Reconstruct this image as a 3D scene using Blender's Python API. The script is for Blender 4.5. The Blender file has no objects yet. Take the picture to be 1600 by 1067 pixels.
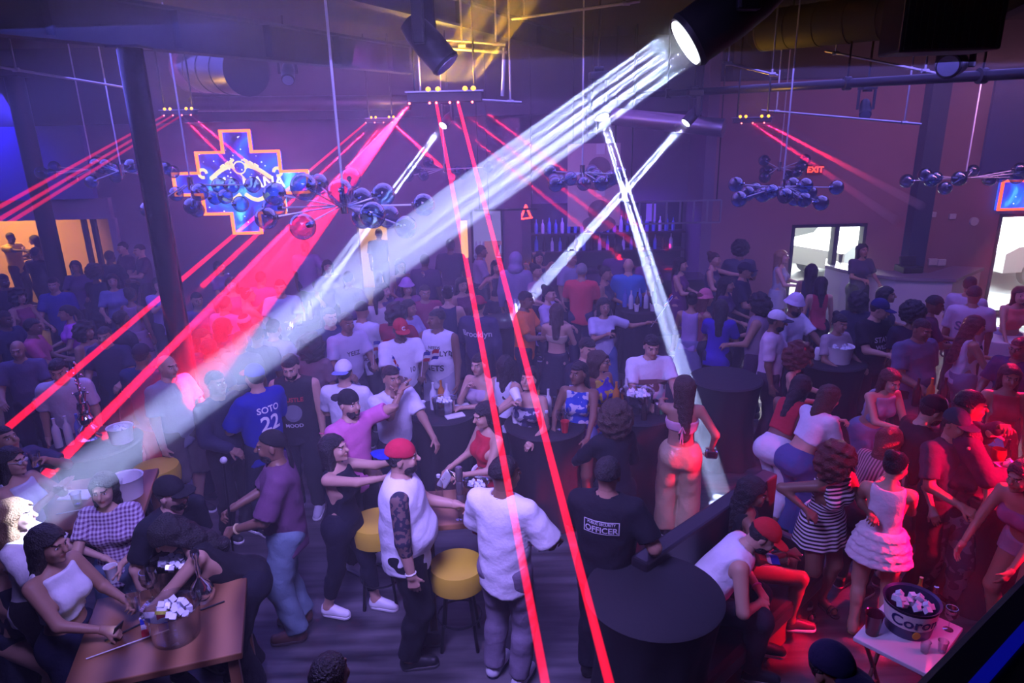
import bpy, bmesh, math, random
import numpy as np
from mathutils import Vector, Matrix
from mathutils.bvhtree import BVHTree
rnd = random.Random(7)
SC = bpy.context.scene
COL = SC.collection
PI = math.pi
# ------------------------------------------------------------------ camera
CAMZ = 4.0
FPX, TH, PH = 1100.0, math.radians(17.6), math.radians(-1.3)
_r0 = np.array([1., 0, 0]); _u0 = np.array([0, math.sin(TH), math.cos(TH)]); _f = np.array([0, math.cos(TH), -math.sin(TH)])
_R = math.cos(PH)*_r0 + math.sin(PH)*_u0
_U = -math.sin(PH)*_r0 + math.cos(PH)*_u0
camd = bpy.data.cameras.new('camera'); camd.sensor_width = 36.0; camd.lens = FPX/1600*36.0
camd.clip_start = 0.05; camd.clip_end = 200
cam = bpy.data.objects.new('camera', camd); COL.objects.link(cam)
_M = Matrix((( _R[0], _U[0], -_f[0], 0), (_R[1], _U[1], -_f[1], 0), (_R[2], _U[2], -_f[2], CAMZ), (0, 0, 0, 1)))
cam.matrix_world = _M
SC.camera = cam
def ray(x, y): return ((x-800)*_R - (y-533.5)*_U + FPX*_f)/FPX
def W(x, y, z=0.0):                      # the point of height z seen at this place of the 1600x1067 frame
    d = ray(x, y); t = (z-CAMZ)/d[2]; return Vector((d[0]*t, d[1]*t, z))
def WY(x, y, Y):                         # the point of depth Y
    d = ray(x, y); t = Y/d[1]; return Vector((d[0]*t, Y, CAMZ+d[2]*t))
# ------------------------------------------------------------------ world, exposure, lights
SC.view_settings.view_transform = 'Standard'; SC.view_settings.look = 'None'
SC.view_settings.exposure = 0.0; SC.view_settings.gamma = 1.0; SC.view_settings.use_curve_mapping = False
wd = bpy.data.worlds.new('night'); SC.world = wd; wd.use_nodes = True
wd.node_tree.nodes['Background'].inputs[0].default_value = (0.02, 0.015, 0.06, 1)
wd.node_tree.nodes['Background'].inputs[1].default_value = 0.3
cy = SC.cycles
cy.max_bounces = 5; cy.diffuse_bounces = 2; cy.glossy_bounces = 2; cy.transmission_bounces = 4; cy.volume_bounces = 0
cy.transparent_max_bounces = 40; cy.caustics_reflective = False; cy.caustics_refractive = False
cy.use_denoising = True; cy.sample_clamp_indirect = 3.0; cy.sample_clamp_direct = 0
try: cy.use_light_tree = True
except Exception: pass
def aim(o, frm, to):
    o.location = frm
    o.rotation_euler = (Vector(to)-Vector(frm)).to_track_quat('-Z', 'Y').to_euler()
def area(name, frm, to, size, energy, col, spread=PI, size_y=None):
    l = bpy.data.lights.new(name, 'AREA'); l.energy = energy; l.color = col; l.size = size; l.spread = spread
    if size_y: l.shape = 'RECTANGLE'; l.size_y = size_y
    o = bpy.data.objects.new(name, l); COL.objects.link(o); aim(o, frm, to); return o
def spot(name, frm, to, ang, energy, col, blend=0.3, radius=0.03):
    l = bpy.data.lights.new(name, 'SPOT'); l.energy = energy; l.color = col; l.spot_size = math.radians(ang); l.spot_blend = blend; l.shadow_soft_size = radius
    o = bpy.data.objects.new(name, l); COL.objects.link(o); aim(o, frm, to); return o
area('blue_wash_lamp', (-5.5, 8.5, 4.6), (-4.5, 8.7, 0), 5.0, 280, (0.17, 0.15, 1.0))
area('violet_wash_lamp', (0.0, 8.0, 4.6), (0.0, 8.3, 0), 4.5, 165, (0.25, 0.18, 1.0))
area('far_violet_wash_lamp', (0.0, 12.5, 4.3), (0, 12.7, 0), 6.0, 90, (0.36, 0.14, 1.0))
area('front_violet_wash_lamp', (-1.0, 2.4, 5.1), (-0.5, 6.2, 0.5), 1.4, 200, (0.36, 0.26, 1.0), 1.7)
area('right_violet_wash_lamp', (5.0, 9.0, 4.5), (5.0, 9.2, 0), 4.0, 150, (0.24, 0.18, 1.0))
area('wall_magenta_wash_lamp', (-3.0, 11.0, 4.6), (-3.0, 16.0, 2.6), 5.0, 85, (0.75, 0.13, 0.85), size_y=1.0)
area('red_wall_wash_lamp', (7.2, 9.8, 4.4), (9.0, 14.4, 2.2), 2.0, 60, (0.85, 0.30, 0.60), size_y=0.6)
area('blue_drape_lamp', (-10.0, 13.4, 4.4), (-12.3, 16.0, 3.4), 2.5, 90, (0.05, 0.03, 1.0), size_y=0.5)
spot('red_par_lamp', (4.9, 4.0, 2.3), (3.3, 4.95, 0.95), 42, 3000, (1.0, 0.0, 0.04), 0.4, 0.05)
spot('magenta_par_lamp', (5.4, 3.0, 3.6), (3.4, 4.9, 0.6), 60, 420, (1.0, 0.02, 0.30), 0.6, 0.1)
spot('red_table_par_lamp', (6.3, 8.3, 3.4), (4.0, 5.6, 1.2), 30, 1700, (1.0, 0.0, 0.06), 0.4, 0.05)
area('kitchen_lamp', (-12.6, 16.4, 2.75), (-12.9, 16.6, 0), 1.4, 190, (1.0, 0.46, 0.12))
sun = bpy.data.lights.new('daylight_sun', 'SUN'); sun.energy = 16.0; sun.angle = 0.02; sun.color = (1.0, 0.95, 0.82)
suno = bpy.data.objects.new('daylight_sun', sun); COL.objects.link(suno); aim(suno, (14, 24, 12), (10, 15.5, 0))
area('door_daylight', (11.6, 16.5, 2.4), (9.6, 12.4, 0.9), 2.2, 1100, (0.85, 0.95, 1.0))
area('double_door_daylight', (7.6, 17.5, 2.6), (6.6, 12.8, 0.6), 2.0, 1500, (1.0, 0.95, 0.85))
# ------------------------------------------------------------------ materials
MATS = {}
def _nt(name):
    m = bpy.data.materials.new(name); m.use_nodes = True; return m, m.node_tree, m.node_tree.nodes['Principled BSDF']
def mat(name, col, rough=0.6, metal=0.0, emit=None, estr=0.0, trans=0.0, ior=1.45, bump=0.0, bscale=60.0, var=0.0, vscale=8.0, spec=0.5):
    key = (name, tuple(col), rough, metal, emit, estr, trans, bump, var)
    if key in MATS: return MATS[key]
    m, nt, b = _nt(name)
    b.inputs['Base Color'].default_value = (*col, 1); b.inputs['Roughness'].default_value = rough; b.inputs['Metallic'].default_value = metal
    b.inputs['Specular IOR Level'].default_value = spec
    if trans: b.inputs['Transmission Weight'].default_value = trans; b.inputs['IOR'].default_value = ior
    if emit: b.inputs['Emission Color'].default_value = (*emit, 1); b.inputs['Emission Strength'].default_value = estr
    if bump or var:
        tc = nt.nodes.new('ShaderNodeTexCoord')
        if var:
            n = nt.nodes.new('ShaderNodeTexNoise'); n.inputs['Scale'].default_value = vscale; n.inputs['Detail'].default_value = 5
            nt.links.new(tc.outputs['Object'], n.inputs['Vector'])
            mx = nt.nodes.new('ShaderNodeMix'); mx.data_type = 'RGBA'
            mx.inputs[6].default_value = (*[c*(1-var) for c in col], 1); mx.inputs[7].default_value = (*[min(1, c*(1+var)) for c in col], 1)
            nt.links.new(n.outputs['Fac'], mx.inputs[0]); nt.links.new(mx.outputs[2], b.inputs['Base Color'])
        if bump:
            n2 = nt.nodes.new('ShaderNodeTexNoise'); n2.inputs['Scale'].default_value = bscale; n2.inputs['Detail'].default_value = 3
            nt.links.new(tc.outputs['Object'], n2.inputs['Vector'])
            bp = nt.nodes.new('ShaderNodeBump'); bp.inputs['Strength'].default_value = bump; bp.inputs['Distance'].default_value = 0.02
            nt.links.new(n2.outputs['Fac'], bp.inputs['Height']); nt.links.new(bp.outputs['Normal'], b.inputs['Normal'])
    MATS[key] = m; return m
def cloth(col, pat=None, col2=None):
    """woven cloth; pat: stripes / gingham / floral / camo / shine / band"""
    key = ('cloth', tuple(col), pat, col2)
    if key in MATS: return MATS[key]
    if pat is None or pat == 'shine':
        m = mat('cloth', col, 0.85 if pat is None else 0.35, bump=0.35, bscale=22, var=0.12, vscale=14, spec=0.25 if pat is None else 0.6)
        MATS[key] = m; return m
    m, nt, b = _nt('patterned_cloth'); b.inputs['Roughness'].default_value = 0.85; b.inputs['Specular IOR Level'].default_value = 0.25
    N = nt.nodes.new; L = nt.links.new
    tc = N('ShaderNodeTexCoord'); mx = N('ShaderNodeMix'); mx.data_type = 'RGBA'
    mx.inputs[6].default_value = (*col, 1); mx.inputs[7].default_value = (*(col2 or (0, 0, 0)), 1); L(mx.outputs[2], b.inputs['Base Color'])
    if pat in ('stripes', 'vstripes'):
        w = N('ShaderNodeTexWave'); w.bands_direction = 'Z' if pat == 'stripes' else 'X'; w.inputs['Scale'].default_value = 9.0 if pat == 'stripes' else 11.0
        w.inputs['Distortion'].default_value = 0.6; w.inputs['Detail'].default_value = 0
        L(tc.outputs['Object'], w.inputs['Vector']); r = N('ShaderNodeMath'); r.operation = 'GREATER_THAN'; r.inputs[1].default_value = 0.5
        L(w.outputs['Fac'], r.inputs[0]); L(r.outputs[0], mx.inputs[0])
    elif pat == 'gingham':
        ws = []
        for ax in ('X', 'Z'):
            w = N('ShaderNodeTexWave'); w.bands_direction = ax; w.inputs['Scale'].default_value = 11.0; w.inputs['Distortion'].default_value = 0; L(tc.outputs['Object'], w.inputs['Vector'])
            r = N('ShaderNodeMath'); r.operation = 'GREATER_THAN'; r.inputs[1].default_value = 0.5; L(w.outputs['Fac'], r.inputs[0]); ws.append(r)
        a = N('ShaderNodeMath'); a.operation = 'ADD'; L(ws[0].outputs[0], a.inputs[0]); L(ws[1].outputs[0], a.inputs[1])
        h = N('ShaderNodeMath'); h.operation = 'MULTIPLY'; h.inputs[1].default_value = 0.5; L(a.outputs[0], h.inputs[0]); L(h.outputs[0], mx.inputs[0])
    else:
        v = N('ShaderNodeTexNoise'); v.inputs['Scale'].default_value = {'floral': 16.0, 'camo': 9.0, 'tattoo': 30.0, 'sparkle': 70.0}.get(pat, 12.0); v.inputs['Detail'].default_value = 1.5
        L(tc.outputs['Object'], v.inputs['Vector'])
        r = N('ShaderNodeMath'); r.operation = 'GREATER_THAN'; r.inputs[1].default_value = 0.5 if pat != 'sparkle' else 0.6; L(v.outputs['Fac'], r.inputs[0]); L(r.outputs[0], mx.inputs[0])
        if pat == 'sparkle': b.inputs['Metallic'].default_value = 0.6; b.inputs['Roughness'].default_value = 0.3
    MATS[key] = m; return m
SKIN = [(0.62, 0.40, 0.30), (0.50, 0.30, 0.21), (0.36, 0.20, 0.13), (0.20, 0.105, 0.065), (0.10, 0.055, 0.035)]
HAIRC = {'k': (0.012, 0.010, 0.011), 'b': (0.05, 0.026, 0.016), 'r': (0.11, 0.02, 0.016), 'g': (0.25, 0.24, 0.24), 'y': (0.35, 0.22, 0.10)}
def skin(i): return mat('skin', SKIN[i], 0.48, spec=0.4)
def hairm(c): return mat('hair', HAIRC[c], 0.5, bump=0.8, bscale=90)
BLK = (0.012, 0.012, 0.016); WHT = (0.80, 0.80, 0.80); NAVY = (0.015, 0.02, 0.06); GRY = (0.22, 0.22, 0.24); RED = (0.45, 0.02, 0.03)
DEN = (0.10, 0.15, 0.24); LDEN = (0.25, 0.32, 0.40); CRM = (0.62, 0.56, 0.45); PUR = (0.13, 0.06, 0.13); BLU = (0.01, 0.03, 0.30); TAN = (0.4, 0.27, 0.18)
M_blkmetal = mat('black_metal', (0.02, 0.02, 0.025), 0.4, 0.6)
M_steel = mat('steel', (0.5, 0.5, 0.52), 0.3, 1.0)
M_chrome = mat('chrome', (0.8, 0.8, 0.82), 0.12, 1.0)
M_blkcloth = mat('black_tablecloth', (0.012, 0.012, 0.018), 0.8, bump=0.2, bscale=15)
M_plast = mat('black_plastic', (0.015, 0.015, 0.018), 0.45)
def thin_glass(name, col, fac=0.75, rough=0.05):
    key = (name, tuple(col), fac)
    if key in MATS: return MATS[key]
    m = bpy.data.materials.new(name); m.use_nodes = True; nt = m.node_tree; nt.nodes.clear()
    o = nt.nodes.new('ShaderNodeOutputMaterial'); t = nt.nodes.new('ShaderNodeBsdfTransparent'); t.inputs[0].default_value = (*col, 1)
    g = nt.nodes.new('ShaderNodeBsdfGlossy'); g.inputs['Roughness'].default_value = rough
    f = nt.nodes.new('ShaderNodeLayerWeight'); f.inputs[0].default_value = 1-fac
    mx = nt.nodes.new('ShaderNodeMixShader'); nt.links.new(f.outputs['Facing'], mx.inputs[0]); nt.links.new(t.outputs[0], mx.inputs[1]); nt.links.new(g.outputs[0], mx.inputs[2]); nt.links.new(mx.outputs[0], o.inputs[0])
    MATS[key] = m; return m
M_clear = thin_glass('clear_plastic', (0.9, 0.92, 0.95), 0.6)
def emis(name, col, s):
    key = (name, tuple(col), s)
    if key in MATS: return MATS[key]
    MATS[key] = mat(name, (0, 0, 0), 0.6, emit=tuple(col), estr=s); return MATS[key]
def vol(name, dens, col=(1, 1, 1), g=0.0):
    m = bpy.data.materials.new(name); m.use_nodes = True; nt = m.node_tree; nt.nodes.clear()
    o = nt.nodes.new('ShaderNodeOutputMaterial'); v = nt.nodes.new('ShaderNodeVolumeScatter'); v.inputs['Color'].default_value = (*col, 1)
    v.inputs['Density'].default_value = dens; v.inputs['Anisotropy'].default_value = g; nt.links.new(v.outputs[0], o.inputs['Volume']); return m
# ------------------------------------------------------------------ object helpers
def tag(o, label=None, cat=None, group=None, kind=None):
    if label: o['label'] = label
    if cat: o['category'] = cat
    if group: o['group'] = group
    if kind: o['kind'] = kind
    return o
def thing(name, label, cat, loc=(0, 0, 0), rz=0.0, group=None, scale=1.0):
    o = bpy.data.objects.new(name, None); o.empty_display_size = 0.2; COL.objects.link(o); o.location = loc; o.rotation_euler = (0, 0, rz)
    o.scale = (scale,)*3; return tag(o, label, cat, group)
def link(name, me, m=None, parent=None, mw=None):
    o = bpy.data.objects.new(name, me); COL.objects.link(o)
    if m is not None:
        ms = m if isinstance(m, (list, tuple)) else [m]
        if len(me.materials) == 0:
            for x in ms: me.materials.append(x)
        else:
            for i, x in enumerate(ms): o.material_slots[i].link = 'OBJECT'; o.material_slots[i].material = x
    if parent is not None: o.parent = parent
    if mw is not None: o.matrix_local = mw
    return o
def copy_tree(o, parent=None):
    c = o.copy(); COL.objects.link(c)
    if parent is not None: c.parent = parent
    for ch in list(o.children): copy_tree(ch, c)
    return c
class B:
    """collects shapes into one mesh"""
    def __init__(s): s.bm = bmesh.new()
    def box(s, c, d, rot=None, bev=0.0):
        r = bmesh.ops.create_cube(s.bm, size=1.0); M = Matrix.Translation(c) @ (rot.to_4x4() if rot else Matrix()) @ Matrix.Diagonal((*d, 1))
        bmesh.ops.transform(s.bm, matrix=M, verts=r['verts'])
        if bev:
            es = list({e for v in r['verts'] for e in v.link_edges}); bmesh.ops.bevel(s.bm, geom=es, offset=bev, segments=2, affect='EDGES', profile=0.5)
        return s
    def cyl(s, a, b, r, r2=None, seg=12, caps=True):
        a, b = Vector(a), Vector(b); d = b-a; L = d.length
        if L < 1e-6: return s
        q = d.to_track_quat('Z', 'Y').to_matrix().to_4x4()
        bmesh.ops.create_cone(s.bm, cap_ends=caps, segments=seg, radius1=r, radius2=r if r2 is None else r2, depth=L, matrix=Matrix.Translation((a+b)/2) @ q); return s
    def path(s, pts, r, seg=8):
        for a, b in zip(pts, pts[1:]): s.cyl(a, b, r, seg=seg)
        for p in pts[1:-1]: s.ball(p, r, 8, 6)
        return s
    def ball(s, c, r, u=16, v=10, sc=(1, 1, 1)):
        bmesh.ops.create_uvsphere(s.bm, u_segments=u, v_segments=v, radius=r, matrix=Matrix.Translation(c) @ Matrix.Diagonal((*sc, 1))); return s
    def lathe(s, prof, c=(0, 0, 0), seg=20, sx=1.0, sy=1.0, caps=True):
        rings = []
        for r, z in prof:
            rings.append([s.bm.verts.new((c[0]+r*sx*math.cos(2*PI*k/seg), c[1]+r*sy*math.sin(2*PI*k/seg), c[2]+z)) for k in range(seg)])
        for a, b in zip(rings, rings[1:]):
            for k in range(seg):
                s.bm.faces.new((a[k], a[(k+1) % seg], b[(k+1) % seg], b[k]))
        if caps and prof[0][0] > 1e-5: s.bm.faces.new(rings[0][::-1])
        if caps and prof[-1][0] > 1e-5: s.bm.faces.new(rings[-1])
        return s
    def prism(s, poly, z0, z1, axis='Z'):
        """poly of 2-D points extruded along an axis"""
        def P(a, b, c): return (a, b, c) if axis == 'Z' else (a, c, b)
        lo = [s.bm.verts.new(P(x, y, z0)) for x, y in poly]; hi = [s.bm.verts.new(P(x, y, z1)) for x, y in poly]
        n = len(poly)
        s.bm.faces.new(lo[::-1]); s.bm.faces.new(hi)
        for k in range(n): s.bm.faces.new((lo[k], lo[(k+1) % n], hi[(k+1) % n], hi[k]))
        return s
    def torus(s, c, R, r, seg=20, sub=6, rot=None):
        vs = []
        for i in range(seg):
            a = 2*PI*i/seg; row = []
            for j in range(sub):
                t = 2*PI*j/sub; p = Vector(((R+r*math.cos(t))*math.cos(a), (R+r*math.cos(t))*math.sin(a), r*math.sin(t)))
                if rot: p = rot @ p
                row.append(s.bm.verts.new(p+Vector(c)))
            vs.append(row)
        for i in range(seg):
            for j in range(sub): s.bm.faces.new((vs[i][j], vs[(i+1) % seg][j], vs[(i+1) % seg][(j+1) % sub], vs[i][(j+1) % sub]))
        return s
    def mesh(s, name, smooth=False):
        bmesh.ops.recalc_face_normals(s.bm, faces=s.bm.faces[:])
        me = bpy.data.meshes.new(name); s.bm.to_mesh(me); s.bm.free()
        if smooth:
            me.polygons.foreach_set('use_smooth', [True]*len(me.polygons))
            try: me.set_sharp_from_angle(angle=math.radians(40))
            except Exception: pass
        return me
    def build(s, name, m, parent=None, smooth=False, loc=None):
        o = link(name, s.mesh(name, smooth), m, parent)
        if loc is not None: o.location = loc
        return o
def text_mesh(txt, size, ext=0.004, align='CENTER'):
    c = bpy.data.curves.new('lettering', 'FONT'); c.body = txt; c.size = size; c.extrude = ext; c.align_x = align; c.align_y = 'CENTER'; c.resolution_u = 3; c.offset = size*.022
    o = bpy.data.objects.new('lettering', c); COL.objects.link(o)
    dg = bpy.context.evaluated_depsgraph_get(); dg.update()
    me = bpy.data.meshes.new_from_object(o.evaluated_get(dg)); bpy.data.objects.remove(o); bpy.data.curves.remove(c); return me
# ------------------------------------------------------------------ figures: smooth distance fields meshed by surface nets
F4 = np.float32
def V3(*a): return np.array(a, dtype=F4)
def smin(a, b, k):
    h = np.maximum(k-np.abs(a-b), 0)/k
    return np.minimum(a, b)-h*h*(k*0.25)
def sdcap(P, a, b, ra, rb):
    a = np.asarray(a, F4); b = np.asarray(b, F4); pa = P-a; ba = b-a
    t = np.clip((pa@ba)/max(float(ba@ba), 1e-9), 0, 1)
    q = pa-t[:, None]*ba
    return np.sqrt((q*q).sum(1))-(ra+(rb-ra)*t)
def sdell(P, c, r):
    q = (P-np.asarray(c, F4))/np.asarray(r, F4); k0 = np.sqrt((q*q).sum(1)); q2 = q/np.asarray(r, F4); k1 = np.sqrt((q2*q2).sum(1))
    return k0*(k0-1)/np.maximum(k1, 1e-5)
def nets(f, lo, hi, h):
    lo = np.asarray(lo, F4); hi = np.asarray(hi, F4); Bk = 6
    nb = np.maximum(np.ceil((hi-lo)/(h*Bk)).astype(int), 1); n = nb*Bk
    bi = np.stack(np.meshgrid(*[np.arange(k) for k in nb], indexing='ij'), -1).reshape(-1, 3)
    cen = lo+((bi+0.5)*Bk-0.5)*h
    d = f(cen.astype(F4)); half = h*Bk*0.87
    act = np.abs(d) < half*1.5+0.02
    blk = np.ones((len(bi), Bk, Bk, Bk), F4)*np.where(d < 0, -1, 1)[:, None, None, None].astype(F4)
    off = np.stack(np.meshgrid(*[np.arange(Bk)]*3, indexing='ij'), -1).reshape(-1, 3)
    ab = bi[act]
    if len(ab) == 0: return np.zeros((0, 3), F4), np.zeros((0, 4), int)
    P = (lo+((ab[:, None, :]*Bk+off[None])*h)).reshape(-1, 3).astype(F4)
    blk[act] = f(P).reshape(-1, Bk, Bk, Bk)
    V = blk.reshape(nb[0], nb[1], nb[2], Bk, Bk, Bk).transpose(0, 3, 1, 4, 2, 5).reshape(n)
    V[0] = np.abs(V[0]); V[-1] = np.abs(V[-1]); V[:, 0] = np.abs(V[:, 0]); V[:, -1] = np.abs(V[:, -1]); V[:, :, 0] = np.abs(V[:, :, 0]); V[:, :, -1] = np.abs(V[:, :, -1])
    S = V < 0
    cs = [S[x:n[0]-1+x, y:n[1]-1+y, z:n[2]-1+z] for x in (0, 1) for y in (0, 1) for z in (0, 1)]
    anyv = cs[0].copy(); allv = cs[0].copy()
    for c in cs[1:]: anyv |= c; allv &= c
    cells = np.argwhere(anyv & ~allv)
    if len(cells) == 0: return np.zeros((0, 3), F4), np.zeros((0, 4), int)
    idx = -np.ones(n-1, int); idx[tuple(cells.T)] = np.arange(len(cells))
    acc = np.zeros((len(cells), 3), F4); cnt = np.zeros(len(cells), F4)
    for ax in range(3):
        o1, o2 = [k for k in range(3) if k != ax]
        for a in (0, 1):
            for b in (0, 1):
                p = cells.copy(); p[:, o1] += a; p[:, o2] += b; q = p.copy(); q[:, ax] += 1
                va = V[tuple(p.T)]; vb = V[tuple(q.T)]; m = (va < 0) != (vb < 0)
                t = np.where(m, va/np.where(m, va-vb, 1), 0)
                pt = p.astype(F4); pt[:, ax] += t
                acc[m] += pt[m]; cnt[m] += 1
    verts = lo+acc/cnt[:, None]*h
    faces = []
    for ax in range(3):
        o1, o2 = [(1, 2), (2, 0), (0, 1)][ax]
        sl0 = [slice(1, -1)]*3; sl0[ax] = slice(0, -1); sl1 = [slice(1, -1)]*3; sl1[ax] = slice(1, None)
        A = S[tuple(sl0)]; Bv = S[tuple(sl1)]
        e = np.argwhere(A != Bv)
        if len(e) == 0: continue
        ins = A[tuple(e.T)]
        g = e+1; g[:, ax] -= 1
        def cell(a, b):
            c = g.copy(); c[:, o1] -= a; c[:, o2] -= b; return idx[tuple(c.T)]
        q = np.stack([cell(1, 1), cell(0, 1), cell(0, 0), cell(1, 0)], 1)
        q = np.where(ins[:, None], q, q[:, ::-1])
        q = q[(q >= 0).all(1)]; faces.append(q)
    return verts.astype(F4), np.concatenate(faces)
def np_mesh(name, parts, matf=None):
    vs = []; fs = []; o = 0
    for v, f in parts:
        if len(v): vs.append(v); fs.append(f+o); o += len(v)
    me = bpy.data.meshes.new(name)
    if not vs: return me
    v = np.concatenate(vs); f = np.concatenate(fs)
    me.vertices.add(len(v)); me.vertices.foreach_set('co', v.astype(F4).ravel())
    me.loops.add(f.size); me.loops.foreach_set('vertex_index', f.astype(np.int32).ravel())
    me.polygons.add(len(f)); me.polygons.foreach_set('loop_start', np.arange(0, f.size, 4, dtype=np.int32))
    try: me.polygons.foreach_set('loop_total', np.full(len(f), 4, np.int32))
    except Exception: pass
    me.polygons.foreach_set('use_smooth', np.ones(len(f), bool))
    if matf is not None:
        me.polygons.foreach_set('material_index', matf(v[f].mean(1)).astype(np.int32))
    me.update(calc_edges=True); return me
def rotm(rx, ry, rz): return np.array((Matrix.Rotation(rz, 3, 'Z') @ Matrix.Rotation(ry, 3, 'Y') @ Matrix.Rotation(rx, 3, 'X')), dtype=F4)
def nrm(v): v = np.asarray(v, F4); return v/max(float(np.sqrt((v*v).sum())), 1e-9)
def ik(S, T, l1, l2, pole):
    d = T-S; D = float(np.linalg.norm(d))
    if D > (l1+l2)*0.995: T = S+d/D*(l1+l2)*0.995; d = T-S; D = float(np.linalg.norm(d))
    if D < 0.12: T = S+nrm(d)*0.12; d = T-S; D = 0.12
    a = (l1*l1-l2*l2+D*D)/(2*D); hh = math.sqrt(max(l1*l1-a*a, 0)); n = d/D
    p = np.asarray(pole, F4); p = nrm(p-n*float(p@n))
    return S+n*a+p*hh, T
ARMS = {  # wrist target out, forward (-y), height; finger curl; pole (out, y, z)
 'down': ((.25, -.05, .83), .55, (.5, .8, 0)), 'bent': ((.19, -.30, 1.10), .6, (.5, .5, -.8)), 'hold': ((.13, -.34, 1.17), .95, (.5, .4, -.8)),
 'phone': ((.06, -.33, 1.33), .9, (.6, .2, -.9)), 'up': ((.26, -.20, 1.86), .25, (.8, .1, -.3)), 'wave': ((.30, -.22, 1.72), .1, (.9, .2, -.5)),
 'mouth': ((.07, -.24, 1.45), .95, (.8, .0, -.6)), 'table': ((.20, -.42, 1.07), .4, (.7, .4, -.5)), 'point': ((.12, -.62, 1.36), .3, (.5, .2, -.8)),
 'hip': ((.20, -.03, 1.02), .6, (1, .6, 0)), 'chin': ((.05, -.17, 1.40), .9, (.5, -.1, -1)), 'crossed': ((-.10, -.25, 1.17), .6, (.8, .1, -.6)),
 'face': ((.03, -.22, 1.58), .3, (.8, -.1, -.6)), 'behind': ((.10, .16, .98), .5, (1, .5, 0)), 'head': ((.10, .02, 1.72), .5, (1, -.2, .2)),
 'clap': ((.02, -.34, 1.40), .1, (.7, .2, -.8)), 'knee': ((.09, -.40, .60), .7, (.8, .3, -.2)), 'reach': ((.12, -.50, .90), .7, (.6, .4, .2)),
 'side': ((.62, -.12, 1.38), .3, (.2, .6, -.8)), 'snap': ((.30, -.34, 1.48), .5, (.7, .3, -.8)), 'lap': ((.10, -.30, .62), .5, (.7, .3, -.4)), 'forehead': ((.10, -.16, 1.66), .3, (.9, -.3, .1))}
class Fig:
    def __init__(s, sex='m', fat=1.0, lean=0., side=0., hyaw=0., hpit=0., L='down', R='down', legs='stand'):
        s.sex, s.fat = sex, fat; fm = sex == 'f'; s.fm = fm
        sit = legs == 'sit'
        s.p0 = V3(0, 0.02, 0.54 if sit else 0.95)
        if lean > 18 and not sit: s.p0 = V3(0, 0.10, 0.93)
        s.Rt = rotm(math.radians(lean), math.radians(side), 0)        # forward lean brings the top to -y
        tp = lambda x, y, z: s.p0+s.Rt@V3(x, y, z)
        s.tp = tp; sw = .165 if fm else .19
        s.sh = {1: tp(sw, .01, .47), -1: tp(-sw, .01, .47)}
        s.neck = tp(0, .015, .52); s.Rh = s.Rt@rotm(math.radians(hpit-lean*0.55), 0, math.radians(hyaw))
        s.hc = s.neck+s.Rt@V3(0, -.015, .055)+s.Rh@V3(0, -.01, .105)
        s.arm = {}
        for sg, a in ((1, L), (-1, R)):
            if isinstance(a, str): t, curl, pole = ARMS[a]; dr = 0.
            else: t, curl, pole = a[0], a[1], (a[2] if len(a) > 2 else (.6, .4, -.6))
            dz = s.p0[2]-0.95 if (sit and isinstance(a, str) and a not in ('knee', 'lap', 'reach')) else 0.
            T = V3(t[0]*sg, t[1], t[2]+dz)
            if isinstance(a, str) and lean and a not in ('knee', 'lap', 'down', 'reach'): T = s.p0+s.Rt@(T-s.p0)
            e, w = ik(s.sh[sg], T, .285, .25, V3(pole[0]*sg, pole[1], pole[2])); s.arm[sg] = (e, w, curl)
        hipw = .095 if fm else .09; s.leg = {}
        foot = {'stand': ((.11, 0, 0), (-.11, .03, 0)), 'wide': ((.2, -.02, 0), (-.2, .03, 0)), 'walk': ((.10, -.20, 0), (-.10, .18, 0)), 'sit': ((.15, -.46, 0), (-.14, -.40, 0)),
                'hipshot': ((.06, -.02, 0), (-.17, -.06, 0)), 'cross': ((.10, -.46, 0), (.02, -.60, .12))}[legs]
        if legs == 'cross': s.p0 = V3(0, 0.02, 0.54)
        for sg, ft in ((1, foot[0]), (-1, foot[1])):
            hp = s.p0+V3(sg*hipw, 0, -.02); ank = V3(ft[0], ft[1]+.03, ft[2]+.085)
            k, ank = ik(hp, ank, .44, .425, V3(sg*.12, -1, .25)); s.leg[sg] = (hp, k, ank)
        s.key = (sex, fat, lean, side, hyaw, hpit, str(L), str(R), legs)
        s.legs = legs
    # --- pieces (torso space)
    def Q(s, P): return (P-s.p0)@s.Rt
    def torso(s, Q, o=0.0, belly=0.0):
        w = s.fat; fm = s.fm
        if fm:
            d = sdell(Q, (0, .005, .36), (.14*w+o, .098+o, .17+o)); d = smin(d, sdell(Q, (0, .0, .14), (.122*w+o+belly, .092*w+o+belly, .17)), .08)
            d = smin(d, sdell(Q, (0, .012, -.03), (.172*w+o, .125*w+o, .14+o)), .08)
            for sg in (1, -1):
                d = smin(d, np.sqrt(((Q-V3(sg*.066, -.075, .325))**2).sum(1))-(.066*w+o), .04)
                d = smin(d, np.sqrt(((Q-V3(sg*.075, .06, -.05))**2).sum(1))-(.088*w+o), .05)
            d = smin(d, sdcap(Q, (-.125, .012, .462), (.125, .012, .462), .05+o, .05+o), .06)
        else:
            d = sdell(Q, (0, .005, .35), (.172*w+o, .115*w+o, .20+o)); d = smin(d, sdell(Q, (0, -.005-.02*(w-1)*4, .14), (.146*w+o+belly, .108*w*w+o+belly, .18)), .09)
            d = smin(d, sdell(Q, (0, .012, -.03), (.158*w+o, .118*w+o, .13+o)), .08)
            d = smin(d, sdcap(Q, (-.15, .012, .462), (.15, .012, .462), .058+o, .058+o), .07)
        return d
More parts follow.
